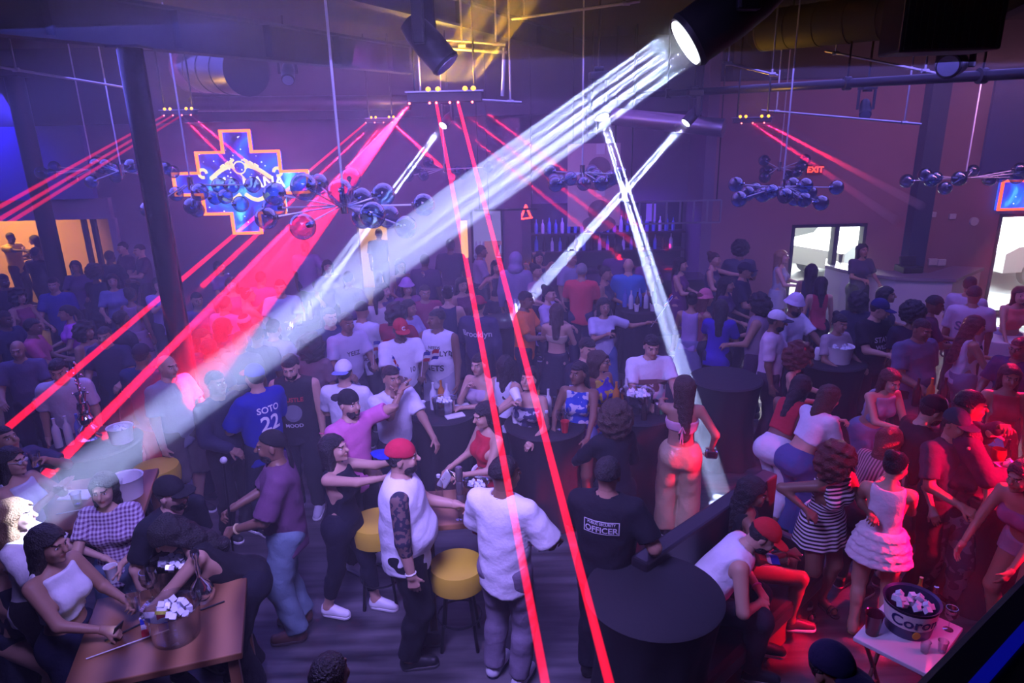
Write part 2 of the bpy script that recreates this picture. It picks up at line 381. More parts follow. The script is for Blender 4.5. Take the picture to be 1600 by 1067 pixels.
    def arms(s, P, o=0.0, lo=0.0, hi=2.0, loose=0.0):
        """limb fraction lo..hi: 0 shoulder, 1 elbow, 2 wrist"""
        d = None; k = .86 if s.fm else 1.0; k *= (1+(s.fat-1)*.7)
        for sg in (1, -1):
            sh, (e, w, c) = s.sh[sg], s.arm[sg]
            t1 = min(hi, 1.0); x = sdcap(P, sh, sh+(e-sh)*t1, .056*k+o, (.056-.012*t1)*k+o+loose*t1)
            if hi > 1.0:
                t2 = hi-1; x = smin(x, sdcap(P, e, e+(w-e)*t2, .043*k+o+loose, (.043-.016*t2)*k+o+loose*.6), .02)
            if hi < 1.0: x = np.maximum(x, (P-(sh+(e-sh)*hi))@nrm(e-sh))
            d = x if d is None else np.minimum(d, x)
        return d
    def legsd(s, P, o=0.0, hi=2.0, flare=0.0):
        d = None; k = (1+(s.fat-1)*.7)*(1.06 if s.fm else 1.0)
        for sg in (1, -1):
            h, kn, an = s.leg[sg]; t1 = min(hi, 1.0)
            x = sdcap(P, h, h+(kn-h)*t1, .088*k+o, (.088-.03*t1)*k+o+flare*.5*t1)
            if hi > 1:
                t2 = hi-1; calf = kn+(an-kn)*.3+V3(0, .02, 0)
                x = smin(x, sdcap(P, kn, kn+(an-kn)*t2, .055*k+o+flare*.5, (.055-.019*t2)*k+o+flare), .03)
                if flare < .02: x = smin(x, sdcap(P, calf, calf+(an-kn)*.12, .052*k+o, .045*k+o), .03)
            if hi < 2:
                a, b = (h, kn) if hi <= 1 else (kn, an); t = hi if hi <= 1 else hi-1
                x = np.maximum(x, (P-(a+(b-a)*t))@nrm(b-a))
            d = x if d is None else smin(d, x, .012)
        return d
    def headd(s, P):
        q = (P-s.hc)@s.Rh
        d = sdell(q, (0, .012, .03), (.074, .094, .092)); d = smin(d, sdell(q, (0, -.032, -.045), (.055, .062, .072)), .045)
        d = smin(d, sdcap(q, (0, -.088, .03), (0, -.114, -.008), .008, .0145), .018)
        d = smin(d, sdcap(q, (-.03, -.083, .036), (.03, -.083, .036), .012, .012), .016)
        for sg in (1, -1):
            e = np.sqrt(((q-V3(sg*.031, -.098, .017))**2).sum(1))-.016; d = -smin(-d, e, .012)
            d = np.minimum(d, np.sqrt(((q-V3(sg*.031, -.0755, .017))**2).sum(1))-.0125)
            d = smin(d, sdell(q, (sg*.077, .012, .002), (.009, .020, .032)), .008)
            d = smin(d, np.sqrt(((q-V3(sg*.036, -.068, -.02))**2).sum(1))-.022, .02)
        d = smin(d, sdell(q, (0, -.089, -.040), (.025, .011, .006)), .006); d = smin(d, sdell(q, (0, -.088, -.053), (.022, .011, .007)), .006)
        d = smin(d, np.sqrt(((q-V3(0, -.076, -.092))**2).sum(1))-.022, .02)
        return d
    def neckd(s, P): return sdcap(P, s.neck-s.Rt@V3(0, 0, .05), s.hc+s.Rh@V3(0, .02, -.045), .058 if not s.fm else .047, .052 if not s.fm else .043)
    def handd(s, P, sg, fine=True):
        e, w, curl = s.arm[sg]; d0 = nrm(w-e)
        n = V3(-sg, 0, 0) if abs(d0[2]) > .6 else V3(-sg*.55, 0, -1)           # palm side
        n = nrm(n-d0*float(n@d0)); t = np.cross(d0, n).astype(F4)
        if t[1] > 0: t = -t
        th = nrm(t)                                                            # thumb side
        k = .92 if s.fm else 1.0; r = .0092*k; d = sdcap(P, w, w+d0*.02, .024*k, .024*k)
        pal = []
        for i, (o, ln) in enumerate(((.030, .072), (.010, .080), (-.010, .074), (-.029, .058))):
            a = w+d0*.022+th*(o*.6*k); b = w+d0*(.092-abs(o-.01)*.25)*k+th*(o*k); d = smin(d, sdcap(P, a, b, .0135*k, .0125*k), .014)
            c1 = curl*(.9+.12*i); c2 = curl*(1.9+.15*i)
            m = b+(d0*math.cos(c1)+n*math.sin(c1))*(ln*.55*k); tp = m+(d0*math.cos(c2)+n*math.sin(c2))*(ln*.5*k)
            x = smin(sdcap(P, b, m, r, r*.95), sdcap(P, m, tp, r*.95, r*.75), .004); d = smin(d, x, .007)
        a = w+d0*.03+th*(.024*k); m = w+d0*.062+th*(.052*k)+n*.014; tp = m+(d0*.75+th*.35+n*(.5+.3*curl))*(.034*k)
        d = smin(d, smin(sdcap(P, a, m, .015*k, .0105*k), sdcap(P, m, tp, .0105*k, .0085*k), .005), .012)
        s.palm = getattr(s, 'palm', {}); s.palm[sg] = (w+d0*.085*k+n*.026, d0, n, th)
        return d
    def footd(s, P):
        d = None
        for sg in (1, -1):
            k, a = s.leg[sg][1], s.leg[sg][2]; u = V3(0, -1, 0)
            h = a+V3(0, .02, -.045); t = a+u*.15+V3(sg*.012, 0, -.062)
            x = smin(sdcap(P, a, h, .04, .034), sdcap(P, h, t, .032, .024), .03); x = smin(x, sdcap(P, a, t, .035, .022), .03)
            x = np.maximum(x, (a[2]-.083)-P[:, 2]); d = x if d is None else np.minimum(d, x)
        return d
    def trunk(s, P):
        d = s.torso(s.Q(P)); d = smin(d, s.neckd(P), .05); d = smin(d, s.arms(P), .035); d = smin(d, s.legsd(P), .035)
        return smin(d, s.footd(P), .03)
    def bounds(s, P): return P
    def box(s, m=.13):
        pts = [s.p0, s.hc, s.neck, s.sh[1], s.sh[-1]]+[x for a in s.arm.values() for x in a[:2]]+[x for l in s.leg.values() for x in l]
        pts = np.array(pts); lo = pts.min(0)-m; hi = pts.max(0)+m; lo[1] -= .08; lo[2] = min(lo[2], s.leg[1][2][2]-.1); return lo, hi
BODY = {}; GARM = {}; HAIRM = {}
def body_mesh(g, lod):
    k = g.key+(lod,)
    if k in BODY: return BODY[k]
    h = (.016, .024)[lod]; hh = (.0055, .011)[lod]; hn = (.006, .0085)[lod]
    ax = g.Rh@V3(0, 0, 1); cut = g.hc+g.Rh@V3(0, .01, -.085)               # neck plane
    def fb(P):
        d = g.trunk(P); d = np.maximum(d, (P-cut)@ax-.012)
        return d
    lo, hi = g.box(); parts = [nets(fb, lo, hi, h)]
    def fh(P): return np.maximum(smin(g.headd(P), g.neckd(P), .03), -((P-cut)@ax)-.006)
    parts.append(nets(fh, g.hc-V3(.13, .155, .15), g.hc+V3(.13, .155, .15), hh)); nb = len(parts[0][0])
    for sg in (1, -1):
        e, w, c = g.arm[sg]; d0 = nrm(w-e); cc = w+d0*.09; fa = sdcap
        kk = (.86 if g.fm else 1.0)*(1+(g.fat-1)*.7)
        def fn(P): return np.maximum(smin(g.handd(P, sg), sdcap(P, e, w, .043*kk, .027*kk), .02), -((P-w)@d0)-.02)
        parts.append(nets(fn, cc-.13, cc+.13, hn))
    def mf(c):
        q = (c-g.hc)@g.Rh; m = np.zeros(len(c), int); x = np.abs(q[:, 0]); inh = (q[:, 1] < -.04) & (np.abs(q[:, 2]) < .1)
        eye = inh & ((((x-.031)/.0125)**2+((q[:, 2]-.017)/.0058)**2) < 1); m[eye] = 2
        m[inh & ((((x-.031)/.0058)**2+((q[:, 2]-.017)/.0068)**2) < 1)] = 3
        m[inh & (np.abs(x-.031) < .019) & (np.abs(q[:, 2]-.040+.25*np.maximum(x-.035, 0)) < .0042)] = 3
        m[inh & (x < .024) & (np.abs(q[:, 2]+.046) < .0095) & (q[:, 1] < -.075)] = 1
        return m
    BODY[k] = np_mesh('body', parts, mf); return BODY[k]
def fold(P, a, f=1.0): return a*(np.sin(P[:, 0]*23*f+P[:, 2]*31*f+2*np.sin(P[:, 1]*19+P[:, 2]*9))*.5+np.sin(P[:, 2]*47*f-P[:, 0]*13+P[:, 1]*27)*.5)
def garment(g, kind, lod, loose=1.0):
    k = g.key+(kind, lod, loose)
    if k in GARM: return GARM[k]
    h = (.014, .022)[lod]; o = .013+.006*loose; fa = (.0035, .002)[lod]
    lo, hi = g.box(.17)
    def top(hem, neckline=.515, sl=None, wide=None, scoop=0.0, low=None, bel=0.0, lslack=.014):
        def f(P):
            Q = g.Q(P); Qc = Q
            if hem < -.04: Qc = Q.copy(); Qc[:, 2] = np.maximum(Q[:, 2], -.035)
            d = g.torso(Qc, o, bel)
            if wide: d = np.maximum(d, np.abs(Q[:, 0])-wide*(1+(g.fat-1)*1.1)-.03*np.clip((.30-Q[:, 2])*6, 0, 1)*(wide > .15))
            if sl: d = smin(d, g.arms(P, o-.002, 0, sl, lslack*loose), .03)
            rr = np.sqrt(Q[:, 0]**2+((Q[:, 1]-.0)*1.05)**2); d = np.maximum(d, .075+scoop-rr-(neckline+.0-Q[:, 2])*2.2*(Q[:, 2] < neckline) if scoop >= 0 else d)
            d = np.maximum(d, hem-Q[:, 2]+.012*np.sin(Q[:, 0]*20))
            if scoop > 0: d = np.maximum(d, np.where(Q[:, 1] < .02, Q[:, 2]-(neckline-.02-.10*scoop*10*np.maximum(.09-np.abs(Q[:, 0]), 0)), -1))
            if low is not None: d = np.maximum(d, Q[:, 2]-low)
            return d+fold(P, fa)
        return f
    def skirt(top_z, length, flare, ruff=0.0):
        def f(P):
            Q = g.Q(P) if g.legs in ('sit', 'cross') else (P-g.p0)
            t = np.clip((top_z-Q[:, 2])/length, 0, 1); w = g.fat
            rx = (.135+.065*np.sqrt(t)+flare*t)*w+o; ry = (.108+.045*np.sqrt(t)+flare*t)*w+o
            a = np.arctan2(Q[:, 1], Q[:, 0])
            d = (np.sqrt((Q[:, 0]/rx)**2+((Q[:, 1]-.012)/ry)**2)-1)*ry
            if ruff: d = d+ruff*(np.sin(a*14+8*np.sin(Q[:, 2]*50))*.4+((Q[:, 2]*14) % 1.0)*1.3-.6)
            else: d = d+.008*t*np.sin(a*9)
            if g.legs not in ('sit', 'cross'): d = smin(d, g.legsd(P, o, min(1.0, length*1.9)), .03) if flare < .02 else d
            d = np.maximum(d, Q[:, 2]-top_z); return np.maximum(d, (top_z-length)-Q[:, 2])
        return f
    def pants(waist, hi_, ex, flare=0.0):
        def f(P):
            Q = g.Q(P); d = np.maximum(g.torso(Q, o*.6+ex*.3), Q[:, 2]-waist); d = smin(d, g.legsd(P, o*.45+ex, hi_, flare), .05)
            d = np.maximum(d, g.leg[1][2][2]*0+.025-P[:, 2]) if hi_ > 1.9 else d
            return d+fold(P, fa+ex*.12, .8)
        return f
    T = {'tee': lambda: top(-.13, sl=.78, bel=.012), 'polo': lambda: top(-.12, sl=.72), 'jersey': lambda: top(-.16, sl=.92, bel=.02, lslack=.03), 'long': lambda: top(-.06, sl=1.95), 'croplong': lambda: top(.20, sl=1.95),
         'sleeveless': lambda: top(-.13, wide=.175, bel=.02), 'tank': lambda: top(-.05, wide=.12, scoop=.03), 'croptank': lambda: top(.17, wide=.115, scoop=.02), 'croptee': lambda: top(.15, sl=.55),
         'tube': lambda: top(.22, low=.40, scoop=-1), 'bra': lambda: top(.24, wide=.12, scoop=.04), 'bodice': lambda: top(.0, wide=.12, scoop=.03), 'tie': lambda: top(.25, low=.36, scoop=-1), 'corset': lambda: top(.0, low=.40, scoop=-1),
         'jacket': lambda: top(-.10, sl=1.95, bel=.02),
         'pants': lambda: pants(.07, 1.97, .012, .018), 'jeans': lambda: pants(.07, 1.97, .016, .022), 'wide': lambda: pants(.10, 1.99, .014, .055), 'slim': lambda: pants(.09, 1.93, .003), 'capri': lambda: pants(.12, 1.72, .004), 'shorts': lambda: pants(.07, 1.02, .018, .03),
         'hotpants': lambda: pants(.08, .3, .008), 'mini': lambda: skirt(.10, .34, .01), 'skirt': lambda: skirt(.10, .62, .04), 'ruffle': lambda: skirt(.14, .30, .025, .011), 'maxi': lambda: skirt(.10, 1.0, .08)}
    me = np_mesh(kind, [nets(T[kind](), lo, hi, h)]); GARM[k] = me; return me
def hair_mesh(style, lod):
    k = (style, lod)
    if k in HAIRM: return HAIRM[k]
    h = (.008, .012)[lod]
    skull = lambda q, o: sdell(q, (0, .014, .032), (.077+o, .097+o, .094+o))
    line = lambda q, z0=.062, b=.0: np.where(q[:, 1] < -.02, z0-q[:, 2], -(q[:, 1]+.02)*1.2+z0-q[:, 2]-.0-np.minimum((q[:, 1]+.02)*0.6, .09))
    wav = lambda q, a, f: a*(np.sin(q[:, 0]*f+2*np.sin(q[:, 2]*f*.7))+np.sin(q[:, 1]*f*1.1+q[:, 2]*f*.9)+np.sin(q[:, 2]*f*1.2+q[:, 0]*f*.5))
    def short(q, o=.006, z=.062): return np.maximum(skull(q, o)+wav(q, .0012, 120), line(q, z))
    def longd(q, L=.34, w=.085, curl=0.0, f=40):
        a = np.maximum(skull(q, .014), np.where(q[:, 1] < -.02, .086-np.abs(q[:, 0])*.55-q[:, 2], -1))
        b = sdcap(q, (0, .055, .02), (0, .085, -L), w, w*.62)
        b = np.maximum(b, -.005-q[:, 1]+np.where(q[:, 2] < -.06, .0, -.02))
        d = smin(a, b, .05)
        for sg in (1, -1): d = smin(d, sdcap(q, (sg*.07, .015, .03), (sg*.085, .035, -L*.55), .030, .02), .03)
        return d+(wav(q, curl, f) if curl else wav(q, .0015, 90))
    def curly(q, r=.135): return np.maximum(smin(skull(q, .03), sdell(q, (0, .045, -.01), (r, r*.95, r*1.15)), .04)+wav(q, .007, 62), np.where((q[:, 1] < -.03) & (np.abs(q[:, 0]) < .066), .058-q[:, 2], -1))
    def afro(q): return np.maximum(sdell(q, (0, .03, .05), (.15, .15, .15))+wav(q, .004, 90), np.where((q[:, 1] < -.04) & (np.abs(q[:, 0]) < .068), .06-q[:, 2], -.0-q[:, 2]-.09))
    S = {'short': short, 'fade': lambda q: np.maximum(short(q, .010, .066), .02-q[:, 2]-q[:, 1]*.1), 'buzz': lambda q: short(q, .002), 'long': longd, 'longer': lambda q: longd(q, .48, .095), 'wavy': lambda q: longd(q, .36, .105, .004, 45),
         'curly': curly, 'bigcurly': lambda q: curly(q, .165), 'afro': afro, 'bun': lambda q: smin(short(q, .009), np.sqrt(((q-V3(0, .10, .10))**2).sum(1))-.048, .02),
         'pony': lambda q: smin(short(q, .008), smin(sdcap(q, (0, .11, .06), (0, .15, -.04), .03, .04), sdcap(q, (0, .15, -.04), (0, .12, -.24), .04, .018), .02), .03),
         'braids': lambda q: smin(short(q, .010), np.minimum.reduce([sdcap(q, (x, .09-abs(x)*.4, -.02), (x*1.5, .10, -.42), .014, .008) for x in (-.07, -.045, -.02, .005, .03, .055, .078)])+wav(q, .001, 160), .02),
         'beard': lambda q: np.maximum(sdell(q, (0, -.036, -.055), (.060, .067, .068)), np.maximum(q[:, 2]+.028-np.abs(q[:, 0])*.4, np.maximum(-.0-(.052-q[:, 2]*0+0)*0+q[:, 1]+.0, .021-np.sqrt(q[:, 0]**2+(q[:, 2]+.046)**2))))}
    me = np_mesh('hair', [nets(S[style], (-.24, -.2, -.62 if 'long' in style or style in ('wavy', 'braids') else -.3), (.24, .28, .28), h)]); HAIRM[k] = me; return me
HATM = {}
def hat_mesh(kind):
    if kind in HATM: return HATM[kind]
    def f(q):
        d = sdell(q, (0, .012, .045), (.086, .106, .098))
        if kind == 'bucket': d = smin(sdell(q, (0, .012, .06), (.090, .106, .115)), np.maximum(np.sqrt((q[:, 0]/1)**2+(q[:, 1]-.012)**2)-(.112+(.06-q[:, 2])*.8), np.maximum(q[:, 2]-.07, .02-q[:, 2])), .03)
        if kind == 'band':
            return np.maximum(np.maximum(sdell(q, (0, .014, .036), (.084, .104, .102)), (q@nrm((0, .35, 1)))-.105), .052-(q@nrm((0, .35, 1))))
        if kind == 'durag': return smin(np.maximum(sdell(q, (0, .014, .034), (.082, .102, .100)), .045-q[:, 2]-q[:, 1]*.55), np.maximum(sdcap(q, (0, .105, .0), (0, .13, -.16), .03, .045), np.abs(q[:, 1]-.11)-.012), .02)
        if kind == 'hood': return np.maximum(smin(sdell(q, (0, .02, .03), (.105, .125, .125)), sdell(q, (0, .05, -.12), (.12, .11, .09)), .05), -sdell(q, (0, -.07, -.01), (.075, .12, .095)))
        return np.maximum(d, .040-q[:, 2]-np.maximum(q[:, 1], 0)*.12)
    me = np_mesh(kind, [nets(f, (-.2, -.2, -.3), (.2, .24, .22), .008)]); HATM[kind] = me; return me
def brim_mesh():
    if 'brim' in HATM: return HATM['brim']
    def f(q):
        z = q[:, 2]-.048+(q[:, 0]**2)*2.2+(q[:, 1]+.1)*.0
        return np.maximum(np.maximum(np.sqrt((q[:, 0]/.082)**2+((q[:, 1]+.075)/.105)**2)-1, 0)*.08+np.abs(z)-.004, q[:, 1]+.055)
    me = np_mesh('brim', [nets(f, (-.12, -.22, .0), (.12, .0, .09), .006)]); HATM['brim'] = me; return me
SHOE = {}
def shoe_meshes(kind):
    if kind in SHOE: return SHOE[kind]
    def up(q):
        d = smin(sdcap(q, (0, .03, .055), (0, .035, .10), .042, .038), sdcap(q, (0, .035, .04), (0, -.16, .036), .046, .040), .04)
        d = smin(d, sdcap(q, (0, 0, .085), (0, -.10, .05), .036, .034), .03); d = np.maximum(d, .018-q[:, 2])
        hi_ = {'low': .105, 'boot': .16, 'high': .14}.get(kind, .105)
        if kind in ('boot', 'high'): d = smin(d, sdcap(q, (0, .03, .08), (0, .03, .16), .045, .045), .02)
        return np.maximum(d, q[:, 2]-hi_)
    def sole(q):
        r = np.minimum(np.sqrt(((q[:, :2]-V3(0, .03))**2).sum(1))-.048, sdcap(q*V3(1, 1, 0), (0, .03, 0), (0, -.155, 0), .048, .046)); w = np.maximum(r, np.abs(q[:, 2]-.013)-.013); return w
    def sand(q): return np.minimum(np.maximum(np.abs(q[:, 2]-.008)-.008, sdcap(q*V3(1, 1, 0), (0, .03, 0), (0, -.155, 0), .036, .042)),
                                   np.minimum.reduce([np.maximum(np.abs(np.sqrt(q[:, 0]**2+(q[:, 2]-.03)**2)-.043)-.004, np.abs(q[:, 1]+y)-.007) for y in (.135, .10, .0)]))
    if kind == 'sandal': r = (np_mesh('sandal', [nets(sand, (-.08, -.24, -.03), (.08, .12, .14), .005)]), None)
    else: r = (np_mesh('shoe', [nets(up, (-.08, -.24, -.02), (.08, .12, .2), .009)]), np_mesh('sole', [nets(sole, (-.08, -.24, -.02), (.08, .12, .06), .007)]))
    SHOE[kind] = r; return r
TOPS = dict(tee='tee_shirt', polo='polo_shirt', jersey='jersey', long='long_sleeve_top', croplong='crop_top', sleeveless='sleeveless_shirt', tank='tank_top', croptank='crop_top', croptee='crop_top', tube='tube_top', bra='bra_top', bodice='dress_bodice', tie='tie_top', corset='strapless_top', jacket='jacket')
BOTS = dict(pants='trousers', jeans='jeans', wide='wide_trousers', slim='leggings', capri='leggings', shorts='shorts', hotpants='shorts', mini='skirt', skirt='skirt', ruffle='ruffled_skirt', maxi='long_skirt')
NP = [0]
class Person: pass
def person(label, x, y, rz, H=None, sex='m', sk=2, hair='short', hc='k', top='tee', tc=BLK, bot='pants', bc=BLK, hat=None, hatc=BLK, brimc=None, back=False, shoe='low', shc=BLK, solec=WHT, arms=('down', 'down'), lean=0., side=0., hy=0., hp=0., legs='stand', fat=1.0, lod=None, beard=False, loose=1.0, tpat=None, tc2=None, bpat=None, bc2=None, name='person', group=None, zoff=0.0, acc=(), smooth=None, at=None, base=0.0):
    """x, y: where the middle of the head is seen; arms: (the figure's own left, right)"""
    if sex == 'f' and hair == 'short': hair = 'long'
    H = H or (1.76 if sex == 'm' else 1.64); sc = H/1.75
    g = Fig(sex, fat, lean, side, hy, hp, arms[0], arms[1], legs)
    hz = float(g.hc[2])*sc+base; a = math.radians(rz); cr, sr = math.cos(a), math.sin(a)
    hw = W(x, y, hz) if at is None else at; hx, hyy = float(g.hc[0])*sc, float(g.hc[1])*sc
    loc = Vector((hw.x-(cr*hx-sr*hyy), hw.y-(sr*hx+cr*hyy), base))
    if lod is None: lod = 0 if loc.y < 8.3 else 1
    root = thing(name, label, 'person', loc, a, group, sc)
    NP[0] += 1
    sm = skin(sk); lip = mat('lips', tuple(c*f for c, f in zip(SKIN[sk], (.85, .5, .5))), .4); ew = mat('eye_white', (.7, .7, .7), .3); ed = mat('eye_dark', (.02, .012, .01), .4)
    link('body', body_mesh(g, lod), [sm, lip, ew, ed], root)
    hm = Matrix.Translation(Vector(g.hc.tolist())) @ Matrix(g.Rh.tolist()).to_4x4()
    if hair not in (None, 'bald'): link('hair', hair_mesh(hair, lod), hairm(hc), root, hm)
    if beard: link('beard', hair_mesh('beard', lod), hairm(hc), root, hm)
    if hat:
        c = link({'band': 'headband', 'bucket': 'bucket_hat', 'durag': 'durag', 'hood': 'hood'}.get(hat, 'cap'), hat_mesh('cap' if hat.startswith('cap') else hat), cloth(hatc), root, hm @ (Matrix.Rotation(PI, 4, 'Z') @ Matrix.Translation((0, -.024, 0)) if back else Matrix()))
        if hat == 'cap': link('brim', brim_mesh(), cloth(brimc or hatc), c)
    P = Person(); P.root, P.g, P.sc, P.top = root, g, sc, None
    if top: P.top = link(TOPS[top], garment(g, top, lod, loose), cloth(tc, tpat, tc2), root)
    if bot: link(BOTS[bot], garment(g, bot, lod, loose if bot in ('jeans',) else 1.0), cloth(bc, bpat, bc2), root)
    if shoe:
        up, so = shoe_meshes(shoe)
        for sg in (1, -1):
            an = g.leg[sg][2]; dz = float(an[2])-.085
            s_ = link('sandal' if shoe == 'sandal' else 'boot' if shoe == 'boot' else 'shoe', up, cloth(shc, 'shine') if shoe == 'sandal' else mat('shoe_leather', shc, .5), root, Matrix.Translation((float(an[0]), float(an[1])-.02, dz)))
            if so: link('sole', so, mat('rubber_sole', solec, .6), s_)
    for sg in (1, -1): g.handd(np.zeros((1, 3), F4), sg)
    mw = Matrix.Translation(loc) @ Matrix.Rotation(a, 4, 'Z') @ Matrix.Diagonal((sc, sc, sc, 1))
    P.mw = mw
    P.palm = {k: (mw @ Vector(v[0].tolist()), (mw.to_3x3() @ Vector(v[1].tolist())).normalized(), (mw.to_3x3() @ Vector(v[2].tolist())).normalized(), (mw.to_3x3() @ Vector(v[3].tolist())).normalized()) for k, v in g.palm.items()}
    for ac in acc:
        kind, sd, colr = ac
        if kind in ('bracelet', 'watch'):
            e, w, c = g.arm[sd]; d0 = Vector((w-e).tolist()).normalized(); bb = B().torus((0, 0, 0), .033 if not g.fm else .029, .007 if kind == 'bracelet' else .009, 16, 6)
            link(kind, bb.mesh(kind, True), mat('wristband', colr, .5), root, Matrix.Translation(Vector((w-(w-e)*.06).tolist())) @ d0.to_track_quat('Z', 'Y').to_matrix().to_4x4())
        elif kind == 'glasses':
            bb = B()
            for q in (1, -1): bb.ball((q*.031, -.100, .017), .021, 12, 8, (1, .25, .85))
            bb.cyl((-.075, -.0, .02), (-.05, -.098, .02), .003).cyl((.075, -.0, .02), (.05, -.098, .02), .003).cyl((-.02, -.105, .02), (.02, -.105, .02), .003)
            link('glasses', bb.mesh('glasses', True), mat('lens', colr, .15), root, hm)
        elif kind == 'necklace':
            bb = B().torus((0, 0, 0), .072, .0045, 24, 6); link('necklace', bb.mesh('necklace', True), mat('chain', colr, .25, .8), root, Matrix.Translation(Vector((g.neck-g.Rt@V3(0, .005, .0)).tolist())) @ Matrix(g.Rt.tolist()).to_4x4() @ Matrix.Rotation(.35, 4, 'X'))
        elif kind == 'headphones':
            bb = B().torus((0, .01, .03), .105, .008, 24, 6, Matrix.Rotation(PI/2, 3, 'X')); link('headphones', bb.mesh('headphones', True), mat('wristband', colr, .5), root, hm)
    return P
def decal(P, txt, size, c, m, back=False, name='lettering', rot=0.0, poly=None):
    """lettering or a mark printed on the front or back of a top"""
    me = text_mesh(txt, size, 0.0) if poly is None else poly
    if P.top is None: return
    bm = bmesh.new(); bm.from_mesh(me); bmesh.ops.triangulate(bm, faces=bm.faces[:]); bmesh.ops.subdivide_edges(bm, edges=[e for e in bm.edges if e.calc_length() > .03], cuts=2)
    g = P.g; n = Vector((0, 1, 0)) if back else Vector((0, -1, 0)); R = Matrix(g.Rt.tolist()); p0 = Vector(g.p0.tolist()); tree = BVHTree.FromPolygons([v.co[:] for v in P.top.data.vertices], [p.vertices[:] for p in P.top.data.polygons])
    cr, sr = math.cos(rot), math.sin(rot)
    for v in bm.verts:
        x, z = v.co.x*cr-v.co.y*sr, v.co.x*sr+v.co.y*cr
        q = Vector(((-x if back else x)+c[0], n.y*.5, z+c[1])); o = p0+R @ q; d = -(R @ n)
        hit = tree.ray_cast(o, d)
        v.co = (hit[0]-d*.006) if hit[0] is not None else o+d*.38
    bm.normal_update(); m2 = bpy.data.meshes.new(name); bm.to_mesh(m2); bm.free(); return link(name, m2, m, P.top)
# ------------------------------------------------------------------ the setting
YB, YR, ZC = 14.8, 13.6, 5.4
def struct(name, me, m): o = link(name, me, m); o['kind'] = 'structure'; return o
def boxes(*bs):
    b = B()
    for x0, x1, y0, y1, z0, z1 in bs: b.box(((x0+x1)/2, (y0+y1)/2, (z0+z1)/2), (abs(x1-x0), abs(y1-y0), abs(z1-z0)))
    return b
def floor_mat():
    m, nt, b = _nt('dark_plank_floor'); N = nt.nodes.new; L = nt.links.new
    tc = N('ShaderNodeTexCoord'); mp = N('ShaderNodeMapping'); mp.inputs['Rotation'].default_value = (0, 0, math.radians(28)); mp.inputs['Scale'].default_value = (.55, 5.5, 1); L(tc.outputs['Object'], mp.inputs[0])
    n = N('ShaderNodeTexNoise'); n.inputs['Scale'].default_value = 1.6; n.inputs['Detail'].default_value = 6; L(mp.outputs[0], n.inputs['Vector'])
    n3 = N('ShaderNodeTexNoise'); n3.inputs['Scale'].default_value = 1.1; n3.inputs['Detail'].default_value = 5; L(tc.outputs['Object'], n3.inputs['Vector'])
    mu = N('ShaderNodeMath'); mu.operation = 'MULTIPLY'; L(n.outputs['Fac'], mu.inputs[0]); L(n3.outputs['Fac'], mu.inputs[1])
    r = N('ShaderNodeValToRGB'); r.color_ramp.elements[0].position = .17; r.color_ramp.elements[0].color = (.022, .021, .024, 1); r.color_ramp.elements[1].position = .36; r.color_ramp.elements[1].color = (.13, .12, .13, 1)
    L(mu.outputs[0], r.inputs[0]); L(r.outputs[0], b.inputs['Base Color'])
    r2 = N('ShaderNodeMapRange'); r2.inputs[1].default_value = .1; r2.inputs[2].default_value = .4; r2.inputs[3].default_value = .3; r2.inputs[4].default_value = .65; L(mu.outputs[0], r2.inputs[0]); L(r2.outputs[0], b.inputs['Roughness'])
    return m
XL, XR = -16.5, 14.5
struct('floor', boxes((XL, XR, -2, 20, -.1, 0)).mesh('floor'), floor_mat())
M_ceil = mat('ceiling_deck', (.016, .015, .02), .8, var=.3, vscale=2)
cb = boxes((XL, XR, -2, 20, ZC, ZC+.1))
struct('ceiling', cb.mesh('ceiling'), M_ceil)
M_wall = mat('plum_wall', (.20, .15, .22), .8, var=.08, vscale=3); M_dark = mat('dark_paint', (.03, .03, .04), .7); M_pink = mat('terracotta_wall', (.30, .16, .18), .8, var=.08, vscale=3)
kx0, kx1 = -14.2, WY(172, 340, YB).x; kz = WY(60, 343, YB).z
# plum wall with the kitchen opening, a lit doorway and the bar niche
dx0, dx1, dz = WY(556, 340, YB).x, WY(603, 340, YB).x, WY(580, 335, YB).z
wl = [(XL, kx0, YB, YB+.2, 0, ZC), (kx0, kx1, YB, YB+.2, kz, ZC), (kx1, dx0, YB, YB+.2, 0, ZC), (dx0, dx1, YB, YB+.2, dz, ZC), (dx1, 3.9, YB, YB+.2, 0, ZC), (3.7, 3.9, YR, YB, 0, ZC)]
struct('wall_back', boxes(*wl).mesh('wall_back'), M_wall)
# terracotta wall with the glazed doors
d1 = (WY(1238, 352, YR).x, WY(1355, 352, YR).x, WY(1290, 350, YR).z); d2 = (WY(1562, 336, YR).x, WY(1700, 336, YR).x, WY(1580, 334, YR).z)
struct('wall_right', boxes((3.9, d1[0], YR, YR+.2, 0, ZC), (d1[0], d1[1], YR, YR+.2, d1[2], ZC), (d1[1], d2[0], YR, YR+.2, 0, ZC), (d2[0], d2[1], YR, YR+.2, d2[2], ZC), (d2[1], XR, YR, YR+.2, 0, ZC)).mesh('wall_right'), M_pink)
struct('wall_left', boxes((XL-.2, XL, -2, 20, 0, ZC)).mesh('wall_left'), M_dark)
struct('wall_east', boxes((XR, XR+.2, -2, YR+.2, 0, ZC)).mesh('wall_east'), M_dark)
struct('wall_front', boxes((XL, XR, -2.2, -2, 0, ZC)).mesh('wall_front'), M_dark)
